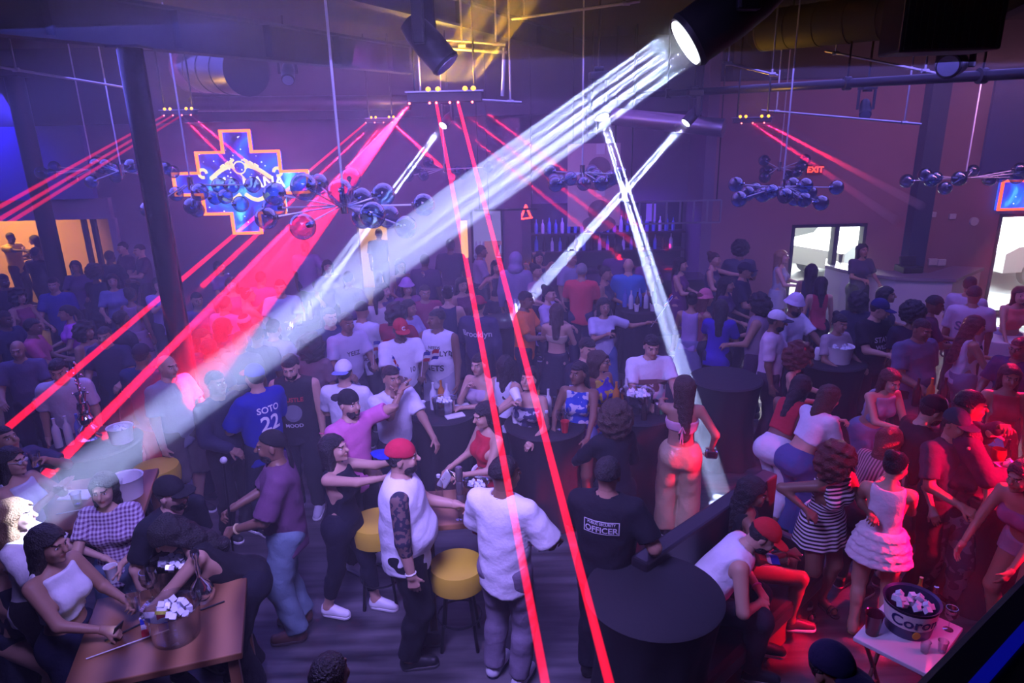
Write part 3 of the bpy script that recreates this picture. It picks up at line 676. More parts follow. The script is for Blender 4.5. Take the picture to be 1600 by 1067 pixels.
# kitchen behind the opening
M_kit = mat('cream_kitchen_wall', (.62, .44, .24), .7)
kc = WY(130, 350, 18.2).x
struct('wall_kitchen', boxes((XL, kc, 18.2, 18.4, 0, 3.2), (XL, kx1, YB+.2, 18.4, 2.9, 3.0)).prism([(kx1-.05, YB+.2), (kx1+.1, YB+.2), (kc+.1, 18.4), (kc-.05, 18.2)], 0, 3.2).mesh('wall_kitchen'), M_kit)
struct('wall_store', boxes((dx0-1, dx1+1, 17.4, 17.5, 0, 3), (dx0-1, dx0-.9, YB+.2, 17.5, 0, 3), (dx1+.9, dx1+1, YB+.2, 17.5, 0, 3), (dx0-1, dx1+1, YB+.2, 17.5, 2.9, 3.0)).mesh('wall_store'), M_kit)
area('store_lamp', ((dx0+dx1)/2, 16.4, 2.7), ((dx0+dx1)/2, 16.4, 0), .8, 70, (1.0, .72, .35))
struct('trim_kitchen', boxes((kx0, kx1+.1, YB-.14, YB, kz, WY(60, 311, YB).z), (kx1, kx1+.14, YB-.1, YB, 0, kz)).mesh('trim_kitchen'), mat('pale_trim', (.45, .42, .45), .6))
kp = B()
for px in (122, 150): p = WY(px, 345, YB+.4); kp.box((p.x, YB+.6+(0 if px == 122 else -.3), 1.1), (.09, .09, 2.2))
struct('trim_posts', kp.mesh('trim_posts'), mat('dark_post', (.08, .05, .05), .5))
struct('wall_drape', boxes((XL, WY(128, 200, 14.5).x, 14.45, 14.6, WY(60, 312, 14.5).z, ZC)).mesh('wall_drape'), mat('blue_drape', (.16, .16, .5), .8))
struct('trim_soffit', boxes((-9.6, 3.9, 14.0, YB, 4.05, ZC)).mesh('trim_soffit'), M_dark)
struct('trim_soffit_east', boxes((3.9, XR, 12.9, YR, 4.55, ZC)).mesh('trim_soffit_east'), M_dark)
# glazed doors, daylight yard with parked cars
M_win = thin_glass('window_glass', (.92, .96, .94), .9, .02); M_frame = mat('door_frame', (.05, .06, .08), .4, .3)
def gdoor(name, x0, x1, z1, muls):
    f = boxes((x0, x0+.06, YR-.02, YR+.16, 0, z1), (x1-.06, x1, YR-.02, YR+.16, 0, z1), (x0+.06, x1-.06, YR-.02, YR+.16, z1-.06, z1), (x0+.06, x1-.06, YR-.02, YR+.16, 0, .12), *[(m-.045, m+.045, YR-.02, YR+.16, .12, z1-.06) for m in muls])
    o = struct(name, f.mesh('door_frame'), M_frame)
    link('pane', boxes((x0+.06, x1-.06, YR+.06, YR+.07, .12, z1-.06)).mesh('pane'), M_win, o)
gdoor('door_1', *d1, [WY(1303, 400, YR).x]); gdoor('door_2', *d2, [d2[1]-.8])
struct('ground_yard', boxes((2, 24, YR+.2, 42, -.15, -.02)).mesh('ground_yard'), mat('pale_concrete', (.75, .73, .68), .9, var=.1, vscale=.8))
struct('wall_neighbour', boxes((0, 30, 38, 38.5, 0, 2.0)).mesh('wall_neighbour'), mat('pale_facade', (.8, .78, .70), .9))
area('outdoor_sky', (10, 24, 9), (10, 21, 0), 12, 22000, (.9, .97, 1.0))
def car(x, y, rz, c, label):
    t = thing('car', label, 'car', (x, y, -.02), rz)
    pr = [(-2.2, .35), (-2.2, .8), (-1.9, .95), (-1.2, 1.0), (-.6, 1.42), (.9, 1.45), (1.6, 1.02), (2.15, .95), (2.2, .4)]
    B().prism(pr, -.85, .85, 'Y').build('body', mat('car_paint', c, .3), t)
    for sg in (-1, 1): B().prism([(-1.0, 1.0), (-.55, 1.36), (.85, 1.38), (1.35, 1.02)], sg*.86-.01, sg*.86+.01, 'Y').build('side_window', mat('dark_window', (.03, .04, .05), .1), t)
    for wx in (-1.4, 1.4):
        for sg in (-1, 1): B().cyl((wx, sg*.7, .33), (wx, sg*.88, .33), .33, seg=20).build('wheel', mat('tyre', (.02, .02, .02), .8), t)
p = WY(1275, 405, 22); car(p.x, 21, 0.2, (.75, .75, .75), 'white parked car outside the double glazed door beyond its wide pane')
p = WY(1335, 400, 19); car(p.x, 18.2, 0.5, (.55, .6, .6), 'silver parked car outside the narrow pane of the double glazed door')
p = WY(1590, 470, 16.5); car(p.x+1.2, 17, 0.1, (.6, .65, .7), 'pale blue car parked close outside the tall glazed door at the far right')
# dark steel column and blue panel on the terracotta wall
def column(name, a, label, r, top, m=None):
    t = thing(name, label, 'column', (a.x, a.y, 0)); B().cyl((0, 0, 0), (0, 0, top), r, seg=28).build('shaft', m or M_gloss, t, True)
    B().box((0, 0, .015), (r*3, r*3, .03)).build('base_plate', M_blkmetal, t); B().box((0, 0, top-.01), (r*2.6, r*2.6, .02)).build('cap_plate', M_blkmetal, t)
M_gloss = mat('gloss_black_column', (.02, .02, .04), .22, 0.2)
column('steel_column', W(322, 770, 0), 'glossy black round steel column standing in the crowd in front of the cross screen', .115, 4.72)
column('steel_column', W(112, 530, 0), 'dark round steel column beside the lit kitchen opening', .16, 4.9, M_blkmetal)
struct('column_east', boxes((WY(1422, 300, YR).x, WY(1450, 300, YR).x, YR-.25, YR, 0, ZC)).mesh('column_east'), mat('dark_blue_steel', (.03, .05, .10), .5))
struct('trim_blue', boxes((WY(1532, 250, YR).x, XR, YR-.06, YR, WY(1532, 278, YR).z, ZC)).mesh('trim_blue'), mat('blue_panel', (.04, .07, .25), .7))
# ceiling steel
def ibeam(name, a, b, h, w, label, m=M_dark):
    a, b = Vector(a), Vector(b); d = (b-a); L = d.length; t = thing(name, label, 'beam', (a+b)/2, math.atan2(d.y, d.x))
    B().box((0, 0, 0), (L, .03, h)).build('web', m, t); B().box((0, 0, -h/2), (L, w, .03)).build('bottom_flange', m, t); B().box((0, 0, h/2), (L, w, .03)).build('top_flange', m, t)
    for k in range(5):
        for sg in (-1, 1): B().box((-L/2+L*(k+.5)/5, sg*w/4, 0), (.02, w/2, h)).build('stiffener', m, t)
M_beam = mat('primer_steel', (.03, .04, .055), .8, .0)
zb = 4.96
ba, bb = W(-60, 47, zb-.2), W(640, 114, zb-.2)
ibeam('roof_beam', (ba.x, ba.y, zb), (bb.x, bb.y, zb), .40, .24, 'deep dark steel roof beam resting on the glossy black column', M_beam)
dirb = (bb-ba).normalized(); nb = Vector((-dirb.y, dirb.x, 0))
for k, (s_, px) in enumerate(((2.3, 'nearest'), (5.2, 'middle'), (8.4, 'farthest'))):
    o = ba-nb*s_; e = o+dirb*14
    ibeam('roof_beam', (o.x, o.y, 5.2), (min(e.x, 13), e.y, 5.2), .28, .16, f'slim dark roof beam under the ceiling deck, {px} of the three to the right of the deep beam', M_beam)
def pipe(name, pts, r, label, m=M_blkmetal, clamps=(), cat='pipe'):
    t = thing(name, label, cat, pts[0]); P0 = Vector(pts[0])
    B().path([Vector(p)-P0 for p in pts], r, 12).build('tube', m, t, True)
    for c, l in clamps:
        b = B().cyl(Vector(c)-P0-Vector((.04, 0, 0)), Vector(c)-P0+Vector((.04, 0, 0)), r*1.5, seg=12); b.cyl(Vector(c)-P0, Vector((c[0], c[1], l))-P0, .012); b.build('hanger', m, t)
M_silver = mat('galvanised', (.45, .45, .47), .35, .9)
q0, q1 = W(800, 160, 4.32), W(1720, 108, 4.32)
mid = [q0.lerp(q1, k) for k in (.12, .45, .75, .9)]
pipe('rigging_pipe', [q0, q1], .055, 'thick black rigging pipe spanning the upper right under the roof', clamps=[((p.x, p.y, 4.32), ZC) for p in mid])
a, b = WY(655, 72, 8.9), WY(792, 82, 8.9); c = WY(785, 150, 8.9)
pipe('rigging_pipe', [a, b], .022, 'galvanised pipe just above the big laser bar, lit amber from below', M_silver, [((a.x+.5, a.y, a.z), ZC)])
pipe('rigging_pipe', [b+Vector((-.03, 0, .05)), c], .022, 'short vertical galvanised drop pipe with clamps next to the big laser bar', M_silver)
for (xa, ya, Ya), (xb, yb_, Yb), lb in (((640, 58, 9.4), (790, 70, 9.4), 'thin conduit running above the big laser bar and its amber lamps'), ((640, 150, 9.3), (815, 160, 9.3), 'thin conduit behind the big laser bar at its own height'), ((1130, 97, 9.6), (1215, 118, 9.6), 'thin conduit above the small laser bar in the upper right'), ((1190, 172, 11.0), (1440, 194, 10.0), 'thin pale conduit slanting above the terracotta wall'), ((1290, 80, 9.8), (1465, 115, 8.6), 'pale conduit crossing behind the right moving heads'), ((800, 30, 9.0), (1000, 2, 8.4), 'thin conduit high above the middle, catching amber light'), ((0, 105, 9.0), (215, 140, 10.5), 'thin conduit left of the glossy column under the roof')):
    a, b = WY(xa, ya, Ya), WY(xb, yb_, Yb); a.z = min(a.z, 5.34); b.z = min(b.z, 5.34)
    pipe('conduit', [a, b], .016, lb, M_silver, [(a.lerp(b, k), ZC) for k in (.1, .9)], cat='conduit')
def duct(a, b, r, label, m=M_dark, cap=True):
    a, b = Vector(a), Vector(b); t = thing('air_duct', label, 'duct', (a+b)/2); L = (b-a).length; n = max(3, int(L/.35)); d = (b-a)/n; bmx = B().cyl(a-(a+b)/2, b-(a+b)/2, r, seg=28); bmx.build('tube', m, t, True)
    for k in range(n+1): p_ = a+d*k-(a+b)/2; B().cyl(p_-d.normalized()*.012, p_+d.normalized()*.012, r*1.03, seg=28).build('seam_ring', m, t)
    for k in (1, n-1): p_ = a+d*k-(a+b)/2; B().cyl(p_, p_+Vector((0, 0, ZC-(a+d*k).z)), .01).build('hanger', M_blkmetal, t)
M_duct = mat('dark_duct', (.06, .055, .07), .4, .5)
duct(WY(300, 108, 11.5), WY(385, 110, 10.3), .33, 'short fat round air duct end behind the deep roof beam', M_duct)
duct(WY(300, 163, 13.5), WY(640, 160, 13.5), .13, 'long thin spiral air duct along the top of the plum wall', M_duct)
duct(WY(960, 182, 12.5), WY(1130, 200, 11.6), .14, 'silver spiral duct high over the bar beside the crossing beams', M_silver)
duct(W(1195, 48, 5.05), W(1560, 5, 5.05), .26, 'thick black round duct in the top right corner under the roof', M_dark)
# suspended dark grid panel, top right
gc = WY(1470, 32, 6.2); t = thing('speaker_cabinet', 'black suspended speaker cabinet with a slotted grille in the top right corner', 'speaker', gc, -.15)
B().box((0, 0, 0), (.75, .5, .5), bev=.02).build('case', M_plast, t); g = B()
for k in range(14): g.box((-.34+k*.052, -.26, 0), (.012, .02, .46))
g.build('grille', mat('dark_grille', (.03, .05, .04), .4, .5), t)
for sg in (-1, 1): B().cyl((sg*.3, 0, .25), (sg*.3, 0, ZC-gc.z), .012).build('hanging_rod', M_blkmetal, t)
# cross shaped LED screen with neon edge
cx = WY(385, 284, YB); sc = (WY(487, 284, YB).x-WY(282, 284, YB).x)/2
t = thing('cross_screen', 'stepped cross shaped blue LED screen with orange neon edge and gold emblem', 'screen', (cx.x, YB-.22, cx.z)); t.rotation_euler = (0, 0, .0)
hz = (WY(385, 205, YB).z-WY(385, 362, YB).z)/2
st = [(.21*sc, hz), (.61*sc, hz*.60), (sc, hz*.21)]
poly = [(-st[0][0], st[0][1]), (st[0][0], st[0][1]), (st[0][0], st[1][1]), (st[1][0], st[1][1]), (st[1][0], st[2][1]), (st[2][0], st[2][1]), (st[2][0], -st[2][1]), (st[1][0], -st[2][1]), (st[1][0], -st[1][1]), (st[0][0], -st[1][1]), (st[0][0], -st[0][1]), (-st[0][0], -st[0][1]), (-st[0][0], -st[1][1]), (-st[1][0], -st[1][1]), (-st[1][0], -st[2][1]), (-st[2][0], -st[2][1]), (-st[2][0], st[2][1]), (-st[1][0], st[2][1]), (-st[1][0], st[1][1]), (-st[0][0], st[1][1])]
def nebula():
    m, nt, b = _nt('nebula_screen'); N = nt.nodes.new; L = nt.links.new; b.inputs['Base Color'].default_value = (0, 0, 0, 1)
    tc = N('ShaderNodeTexCoord'); n = N('ShaderNodeTexNoise'); n.inputs['Scale'].default_value = 1.6; n.inputs['Detail'].default_value = 7; n.inputs['Distortion'].default_value = .8; L(tc.outputs['Object'], n.inputs['Vector'])
    r = N('ShaderNodeValToRGB'); e = r.color_ramp.elements; e[0].position = .3; e[0].color = (.02, .01, .12, 1); e[1].position = .74; e[1].color = (.15, .75, 1, 1)
    x = e.new(.45); x.color = (.045, .02, .42, 1); x = e.new(.58); x.color = (.02, .12, .85, 1); L(n.outputs['Fac'], r.inputs[0])
    v = N('ShaderNodeTexVoronoi'); v.inputs['Scale'].default_value = 9; L(tc.outputs['Object'], v.inputs['Vector']); s_ = N('ShaderNodeMath'); s_.operation = 'LESS_THAN'; s_.inputs[1].default_value = .13; L(v.outputs['Distance'], s_.inputs[0])
    mx = N('ShaderNodeMix'); mx.data_type = 'RGBA'; L(s_.outputs[0], mx.inputs[0]); L(r.outputs[0], mx.inputs[6]); mx.inputs[7].default_value = (.8, .85, 1, 1)
    L(mx.outputs[2], b.inputs['Emission Color']); b.inputs['Emission Strength'].default_value = 1.9; return m
M_neb = nebula()
B().prism(poly, -.04, .10, 'Y').build('display', M_neb, t)
nb_ = B()
for (ax, az), (bx, bz) in zip(poly, poly[1:]+poly[:1]):
    nb_.box(((ax+bx)/2, -.07, (az+bz)/2), (abs(bx-ax)+.05, .05, abs(bz-az)+.05))
nb_.build('neon_edge', emis('orange_neon', (1.0, .11, .02), 4.5), t)
M_gold = emis('gold_logo', (1.0, .82, .45), 1.3)
for s_, x in (('IMA', -.26*sc), ('UANA', .33*sc)):
    me = text_mesh(s_, .30, .004); o = link('lettering', me, emis('white_logo', (.9, .92, 1), 1.6), t, Matrix.Translation((x, -.06, 0)) @ Matrix.Rotation(PI/2, 4, 'X'))
for sg in (1, -1):
    B().path([(sg*(.10+.42*math.sin(a_)*sc*.9), -.06, .22+.12*math.cos(a_*2.2)) for a_ in np.linspace(.1, 1.45, 9)], .042, 6).build('scroll', M_gold, t)
    B().path([(sg*(.62*sc*.9-.08*math.cos(a_)), -.06, .20+.08*math.sin(a_)) for a_ in np.linspace(0, 5, 9)], .03, 6).build('scroll', M_gold, t)
    B().path([(sg*(.05+.35*k/6*sc), -.06, -.22-.12*math.sin(k/6*PI)) for k in range(7)], .04, 6).build('scroll', M_gold, t)
    for k in range(3): B().path([(sg*(.12+.1*k), -.06, .28), (sg*(.16+.1*k), -.06, .42-.05*k), (sg*(.10+.1*k), -.06, .46-.05*k)], .03, 6).build('leaf', M_gold, t)
B().torus((0, -.06, .30), .12, .014, 18, 6, Matrix.Rotation(PI/2, 3, 'X')).path([(.0, -.06, .18), (.1, -.06, .05)], .014, 6).build('emblem', M_gold, t)
# screen above the tall glazed door
a, b = WY(1556, 280, YR), WY(1690, 324, YR)
t = thing('wall_screen', 'small blue LED screen with red neon edge above the tall glazed door', 'screen', ((a.x+b.x)/2, YR-.14, (a.z+b.z)/2)); w_, h_ = abs(b.x-a.x), abs(a.z-b.z)
B().box((0, 0, 0), (w_, .08, h_)).build('display', M_neb, t); n_ = boxes((-w_/2, w_/2, -.07, -.03, h_/2-.04, h_/2), (-w_/2, w_/2, -.07, -.03, -h_/2, -h_/2+.04), (-w_/2, -w_/2+.04, -.07, -.03, -h_/2+.04, h_/2-.04)); n_.build('neon_edge', emis('red_neon', (1, .06, .02), 4), t)
# exit sign
p = WY(1272, 265, YR); t = thing('exit_sign', 'red glowing exit sign on the terracotta wall', 'sign', (p.x, YR-.026, p.z))
B().box((0, 0, 0), (.30, .05, .19)).build('housing', mat('sign_red', (.20, .02, .02), .5), t); link('lettering', text_mesh('EXIT', .15, .004), emis('exit_red', (1, .06, .03), 3), t, Matrix.Translation((0, -.03, 0)) @ Matrix.Rotation(PI/2, 4, 'X'))
for px, py, nm, lb, wz in ((1457, 335, 'thermostat', 'small pale wall box, first of three on the terracotta wall', .10), (1488, 338, 'thermostat', 'small pale wall box with a dark front, middle of three on the terracotta wall', .10), (1522, 346, 'smoke_sensor', 'round white sensor on the terracotta wall near the tall door', .08), (1457, 409, 'wall_plate', 'pale switch plate low above the counter, next to its twin by the column', .13), (1471, 410, 'wall_plate', 'pale switch plate low above the counter, the one farther from the column', .12)):
    p = WY(px, py, YR-.03)
    if nm == 'smoke_sensor': o = B().cyl((0, .03, 0), (0, -.02, 0), wz, seg=20).build(nm, mat('white_box', (.6, .6, .62), .5))
    else: o = B().box((0, 0, 0), (wz*1.3, .05, wz), bev=.008).build(nm, mat('white_box', (.6, .6, .62), .5))
    o.location = p; tag(o, lb, 'wall fitting')
# big pale poster panels over the bar
for (xa, ya, xb, yb_), lb in (((887, 225, 968, 285), 'upper pale poster panel with a dark figure over the bar'), ((887, 290, 968, 352), 'lower pale poster panel with a dark figure over the bar')):
    Y = 12.6; a, b = WY(xa, ya, Y), WY(xb, yb_, Y); t = thing('poster_panel', lb, 'poster', ((a.x+b.x)/2, Y, (a.z+b.z)/2)); w_, h_ = b.x-a.x, a.z-b.z
    B().box((0, 0, 0), (w_, .04, h_)).build('board', mat('poster_beige', (.62, .48, .42), .7), t)
    B().box((w_*.12, -.025, h_*.36), (w_*.16, .01, h_*.26)).build('pale_block', mat('poster_pale', (.75, .70, .62), .7), t)
    f = B().ball((0, 0, .02), .2, 16, 10, (1, .05, 1)); f.ball((0, 0, -.2), .3, 16, 8, (1, .04, .5)); f.build('printed_figure', mat('poster_dark', (.22, .13, .15), .7), t, loc=(w_*.1, -.03, -h_*.16))
    for sg in (-1, 1): B().cyl((sg*w_*.4, 0, h_/2-.02), (sg*w_*.4, 0, ZC-(a.z+b.z)/2), .008).build('hanging_rod', M_blkmetal, t)
# bar: counter, back shelves, glass rack, pillar
bx0, bx1 = -1.6, 3.6
t = thing('bar_counter', 'long dark bar counter below the bottle shelves at the back', 'counter', (0, 13.0, 0)); boxes((bx0, bx1, -.25, .25, 0, 1.05)).build('front', mat('dark_wood', (.05, .03, .04), .5), t); boxes((bx0-.05, bx1+.05, -.35, .3, 1.05, 1.1)).build('countertop', mat('bar_top', (.08, .06, .09), .25), t)
t = thing('back_bar', 'dark shelving with rows of bottles behind the bar', 'shelf', (0, 14.55, 0))
boxes((.45, 3.6, .15, .2, 0, 2.3)).build('back_panel', M_dark, t)
for z in (.95, 1.35, 1.72): boxes((.45, 3.6, -.17, .15, z-.03, z)).build('shelf', mat('dark_wood', (.05, .03, .04), .5), t)
area('bar_blue_lamp', (1.9, 14.0, 2.35), (1.9, 14.5, 1.1), 2.6, 26, (.16, .06, 1.0), size_y=.15)
bot_prof = [(.036, 0), (.038, .02), (.038, .17), (.030, .205), (.013, .235), (.013, .29), (.015, .30)]
botmes = B().lathe(bot_prof, seg=14).mesh('bottle', True)
BOTC = [mat('bottle_glass_blue', (.12, .2, .55), .15), mat('bottle_glass_clear', (.55, .58, .62), .12), mat('bottle_glass_amber', (.45, .18, .03), .15), mat('bottle_glass_green', (.05, .22, .08), .15), mat('bottle_glass_dark', (.03, .02, .02), .15)]
def bottle(loc, c, label, group=None, s=1.0, rz=0.0, tilt=None):
    o = link('bottle', botmes, BOTC[c]); o.location = loc; o.scale = (s,)*3
    if tilt is not None: o.rotation_euler = tilt
    return tag(o, label, 'bottle', group)
for z, n_, c_, lb, gr in ((1.72, 22, (0, 1, 0), 'liquor bottle on the top shelf behind the bar', 'bottles on the top bar shelf'), (1.35, 18, (0, 4, 1), 'liquor bottle on the middle shelf behind the bar', 'bottles on the middle bar shelf')):
    for k in range(n_): bottle((.55+k*(2.95/n_), 14.5, z), c_[k % 3], lb, gr, .9+.25*rnd.random())
for k in range(6): p = WY(821+k*5.4, 374, 14.4); bottle((p.x, 14.45, .95), 2, 'small amber lit bottle on the lowest bar shelf', 'amber bottles on the low bar shelf', .55+.35*rnd.random())
ca = WY(838, 360, 14.1); spot('candle_glow_lamp', (ca.x, 14.05, 1.3), (ca.x-.05, 14.45, 1.0), 60, 6, (1, .45, .1))  # amber spot aimed at the small bottles on the lowest shelf
p = WY(803, 400, 13.6); t = tag(B().box((0, 0, 2.0), (.34, .34, 4.0)).build('pillar', mat('plum_pillar', (.22, .13, .18), .7), loc=(p.x, 14.3, 0)), 'plum coloured square pillar at the end of the bar shelves', 'pillar')
p = WY(822, 333, 14.1); t = thing('neon_sign', 'small red neon peak shaped sign on the wall above the bottles', 'sign', (p.x, 14.2, p.z)); n_ = B().path([(-.10, 0, -.10), (0, 0, .14), (.10, 0, -.10)], .02, 8).path([(-.10, 0, -.13), (.13, 0, -.10)], .016, 8); n_.build('tube', emis('red_neon2', (1, .03, .02), 7), t); B().box((0, .5, 0), (.04, .9, .04)).build('bracket', M_blkmetal, t)
# bright niche with white bottles, hanging frame
a, b = WY(738, 329, 14.6), WY(784, 404, 14.6)
t = thing('display_niche', 'bright backlit bottle niche at the back of the bar', 'shelf', ((a.x+b.x)/2, 14.6, 0)); w_ = b.x-a.x
boxes((-w_/2, w_/2, .1, .14, b.z, a.z)).build('backlight', emis('cool_backlight', (.35, .28, .8), .55), t); boxes((-w_/2-.04, -w_/2, -.16, .14, b.z-.05, a.z)).build('side_panel', M_dark, t); boxes((w_/2, w_/2+.04, -.16, .14, b.z-.05, a.z)).build('side_panel', M_dark, t); boxes((-w_/2, w_/2, -.16, .1, b.z-.03, b.z)).build('lower_shelf', M_dark, t); boxes((-w_/2, w_/2, -.16, .1, 1.28, 1.30)).build('upper_shelf', M_steel, t)
for k in range(12): o = bottle((a.x+.06+(k % 6)*.075, 14.52, 1.30 if k < 6 else b.z), 1, 'clear bottle in the bright bar niche', 'bottles in the bright niche', .95)
tag(B().lathe([(.09, 0), (.15, .22), (.155, .24)], seg=20).build('ice_bucket', mat('white_plastic', (.75, .75, .78), .4), loc=(b.x-.17, 14.5, 1.30), smooth=True), 'white tub on the top shelf of the bright bar niche', 'bucket')
a, b = WY(719, 345, 14.7), WY(732, 402, 14.7); tag(boxes((a.x, b.x, 14.66, 14.72, b.z, a.z)).build('lit_strip', emis('amber_strip', (1, .5, .16), 1.2)), 'narrow amber lit strip panel beside the bright bar niche', 'lamp')
a, b = WY(757, 372, 13.9), WY(777, 425, 13.9); t = thing('cardboard_sign', 'tall tan lit panel standing in front of the bright niche', 'panel', ((a.x+b.x)/2, 13.9, 0)); boxes((-.12, .10, 0, .05, 0, b.z+.55)).build('board', mat('tan_board', (.65, .42, .22), .7), t); boxes((-.12, .22, -.01, .05, b.z+.55, b.z+.62)).build('top_ledge', mat('tan_board', (.65, .42, .22), .7), t)
spot('panel_lamp', (a.x, 13.2, 2.4), (a.x, 13.9, 1.0), 40, 14, (1, .6, .25))
a, b = WY(978, 318, 12.9), WY(1125, 345, 12.9); t = thing('glass_rack', 'long hanging metal glass rack with square bays above the bar', 'rack', ((a.x+b.x)/2, 12.9, (a.z+b.z)/2)); w_ = b.x-a.x; f = B()
for z in (-.2, .2): f.box((0, 0, z), (w_, .03, .03))
for k in range(8): f.box((-w_/2+w_*k/7, 0, 0), (.03, .03, .4))
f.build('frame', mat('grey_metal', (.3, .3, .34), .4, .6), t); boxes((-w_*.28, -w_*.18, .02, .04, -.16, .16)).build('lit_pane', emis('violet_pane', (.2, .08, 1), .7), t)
for sg in (-1, 1): B().cyl((sg*w_*.45, 0, .2), (sg*w_*.45, 0, ZC-(a.z+b.z)/2), .012).build('hanging_rod', M_blkmetal, t)
a, b = WY(745, 318, 13.6), WY(835, 337, 13.6); t = thing('hanging_frame', 'dark thin hanging frame in front of the bright bar niche', 'rack', ((a.x+b.x)/2, 13.6, (a.z+b.z)/2)); boxes((-.6, .6, -.02, .02, -.02, .02)).build('rail', M_blkmetal, t)
for sg in (-1, 1): B().cyl((sg*.5, 0, 0), (sg*.5, 0, ZC-(a.z+b.z)/2), .01).build('hanging_rod', M_blkmetal, t)
p = WY(764, 340, 13.4); t = tag(B().box((0, 0, 0), (.09, .07, .09), bev=.01).build('camera_box', mat('white_box', (.6, .6, .62), .5), loc=p), 'small white box hung in front of the bright bar niche', 'box'); link('bracket', B().cyl((0, 0, .04), (0, 0, ZC-p.z), .008).mesh('bracket'), M_blkmetal, t)
# reception counter
cp = [W(1290, 413, 1.12), W(1316, 420, 1.12), W(1350, 426, 1.12), W(1400, 432, 1.12), W(1490, 435, 1.12), W(1534, 417, 1.12)]
inn = [(v.x+.25, v.y+.55) for v in cp[:3]]+[(cp[3].x+.1, cp[3].y+.5), (cp[4].x-.15, cp[4].y+.5), (cp[5].x-.45, cp[5].y+.15)]
out = [(v.x, v.y) for v in cp]
t = thing('reception_counter', 'white faceted reception counter with a grey top by the glazed doors', 'counter')
B().prism(out+inn[::-1], 0, 1.06).build('front', mat('white_counter', (.55, .53, .58), .6), t); so = [(x*1.0-(.03 if i < 4 else -.02), y-.05) for i, (x, y) in enumerate(out)]
B().prism(so+inn[::-1], 1.06, 1.12).build('countertop', mat('grey_top', (.22, .18, .24), .5), t)
p = W(1428, 428, 1.12); t = thing('cash_register', 'dark box shaped cash register on the white counter', 'register', (p.x, p.y+.2, 1.12)); B().box((0, 0, .06), (.36, .34, .12), bev=.01).build('base', M_plast, t); B().box((0, .06, .19), (.30, .05, .18), Matrix.Rotation(-.3, 3, 'X'), .01).build('screen', M_plast, t)
p = W(1310, 412, 1.12); t = thing('tumbler', 'dark tumbler cup on the curved end of the white counter', 'cup', (p.x+.1, p.y+.15, 1.12)); B().lathe([(.03, 0), (.042, .15), (.044, .16)], seg=16).build('body', M_plast, t, True); B().lathe([(.046, .16), (.046, .175), (.01, .18)], seg=16).build('lid', M_plast, t, True)
# balcony rail and mezzanine edge near the camera
ra, rb = W(1300, 1190, 3.15), W(1690, 800, 3.15); d = (rb-ra).normalized(); pr = Vector((d.y, -d.x, 0))
L = 3.4; ce = ra+d*L/2+pr*.085
t = thing('balcony_rail', 'wide black balcony rail crossing the bottom right corner', 'railing', ce, math.atan2(d.y, d.x))
B().box((0, 0, -.05), (L, .17, .10), bev=.015).build('top_rail', mat('black_rail', (.008, .010, .014), .5), t); B().box((0, -.20, -.45), (L, .05, .06)).build('lower_rail', M_blkmetal, t)
B().box((0, .02, .002), (L, .018, .008)).build('led_strip', emis('blue_led', (.004, .01, 1.0), .17), t)
for k in (-1.5, -.5, .5, 1.5): B().box((k, 0, -.6), (.06, .06, 1.0)).build('post', M_blkmetal, t)
sl = B().prism([(ra-d*.3+pr*.0).to_2d()[:], (ra+d*L+pr*0).to_2d()[:], (ra+d*L+pr*4).to_2d()[:], (2, -1.9), (-3, -1.9), (-3, .15), ((ra-d*.5).x, .15)], 1.85, 2.05)
struct('floor_mezzanine', sl.mesh('floor_mezzanine'), M_dark)
HAZE = 0.018; BW = 60000; BL = 1500000; BE = 26
# ------------------------------------------------------------------ lamps, beams of light in the haze, self-glowing thin lasers, chandeliers
hz_ = boxes((XL+.05, XR-.05, 2.6, 14.75, .02, 5.35)).build('haze', vol('room_haze', HAZE)); hz_['kind'] = 'stuff'; tag(hz_, 'thin theatrical haze filling the whole dance hall', 'haze')
def beam(name, a, b, r0, r1, col, energy, label, dens=.5, seg=24, group=None, poly=None):
    """a lamp's beam: a tight spot lamp shining along the haze that it lights"""
    a, b = Vector(a), Vector(b); d = b-a; L = d.length; n = d.normalized()
    o = B()
    if poly is None:
        o.cyl(Vector(), d, r0, r1, seg)
    else:
        c, th_ = Vector(poly[0])-a, poly[1]; nn = d.cross(c).normalized()*th_/2; e0, e1 = n*.03, c.normalized()*.03
        v = [o.bm.verts.new(x) for x in (e0+nn, e0-nn, d+nn, d-nn, c+nn, c-nn, e1+nn, e1-nn)]
        for q in ((0, 2, 4, 6), (1, 7, 5, 3), (0, 1, 3, 2), (2, 3, 5, 4), (4, 5, 7, 6), (6, 7, 1, 0)): o.bm.faces.new([v[k] for k in q])
    o = o.build(name, vol(name, dens), loc=a); tag(o, label, 'light beam', group)
    if poly is None:
        if r0 > .05:                         # lens made of several small emitters, all parallel
            ax = n.orthogonal().normalized(); ay = n.cross(ax); N = 6 if r0 > .1 else 3; q_ = .62*r0
            pts = [(0, 0)]*(N == 6)+[(q_*math.cos(2*PI*k/N+.4), q_*math.sin(2*PI*k/N+.4)) for k in range(N)]
            if N == 6: pts = [(u_*.72, v_*.72) for u_, v_ in pts]+[(.86*r0*math.cos(2*PI*k/11), .86*r0*math.sin(2*PI*k/11)) for k in range(11)]
            for (u_, v_) in pts:
                w_ = ax*u_+ay*v_; sc_ = r1/r0; spot(name+'_lamp', a+w_+n*.02, b+w_*sc_, max(2*math.degrees(math.atan2(r1*.62, L)), 1), energy, col, .6, .004)
        else:
            spot(name+'_lamp', a+n*.02, b, max(2*math.degrees(math.atan2(r1, L))*1.04, 1.0), energy, col, 0.0, .004)
    else:
        m_ = (Vector(b)+Vector(poly[0]))/2; spot(name+'_lamp', a, m_, 2*math.degrees(d.angle(m_-a))*1.1, energy, col, .5, .004)
    return o
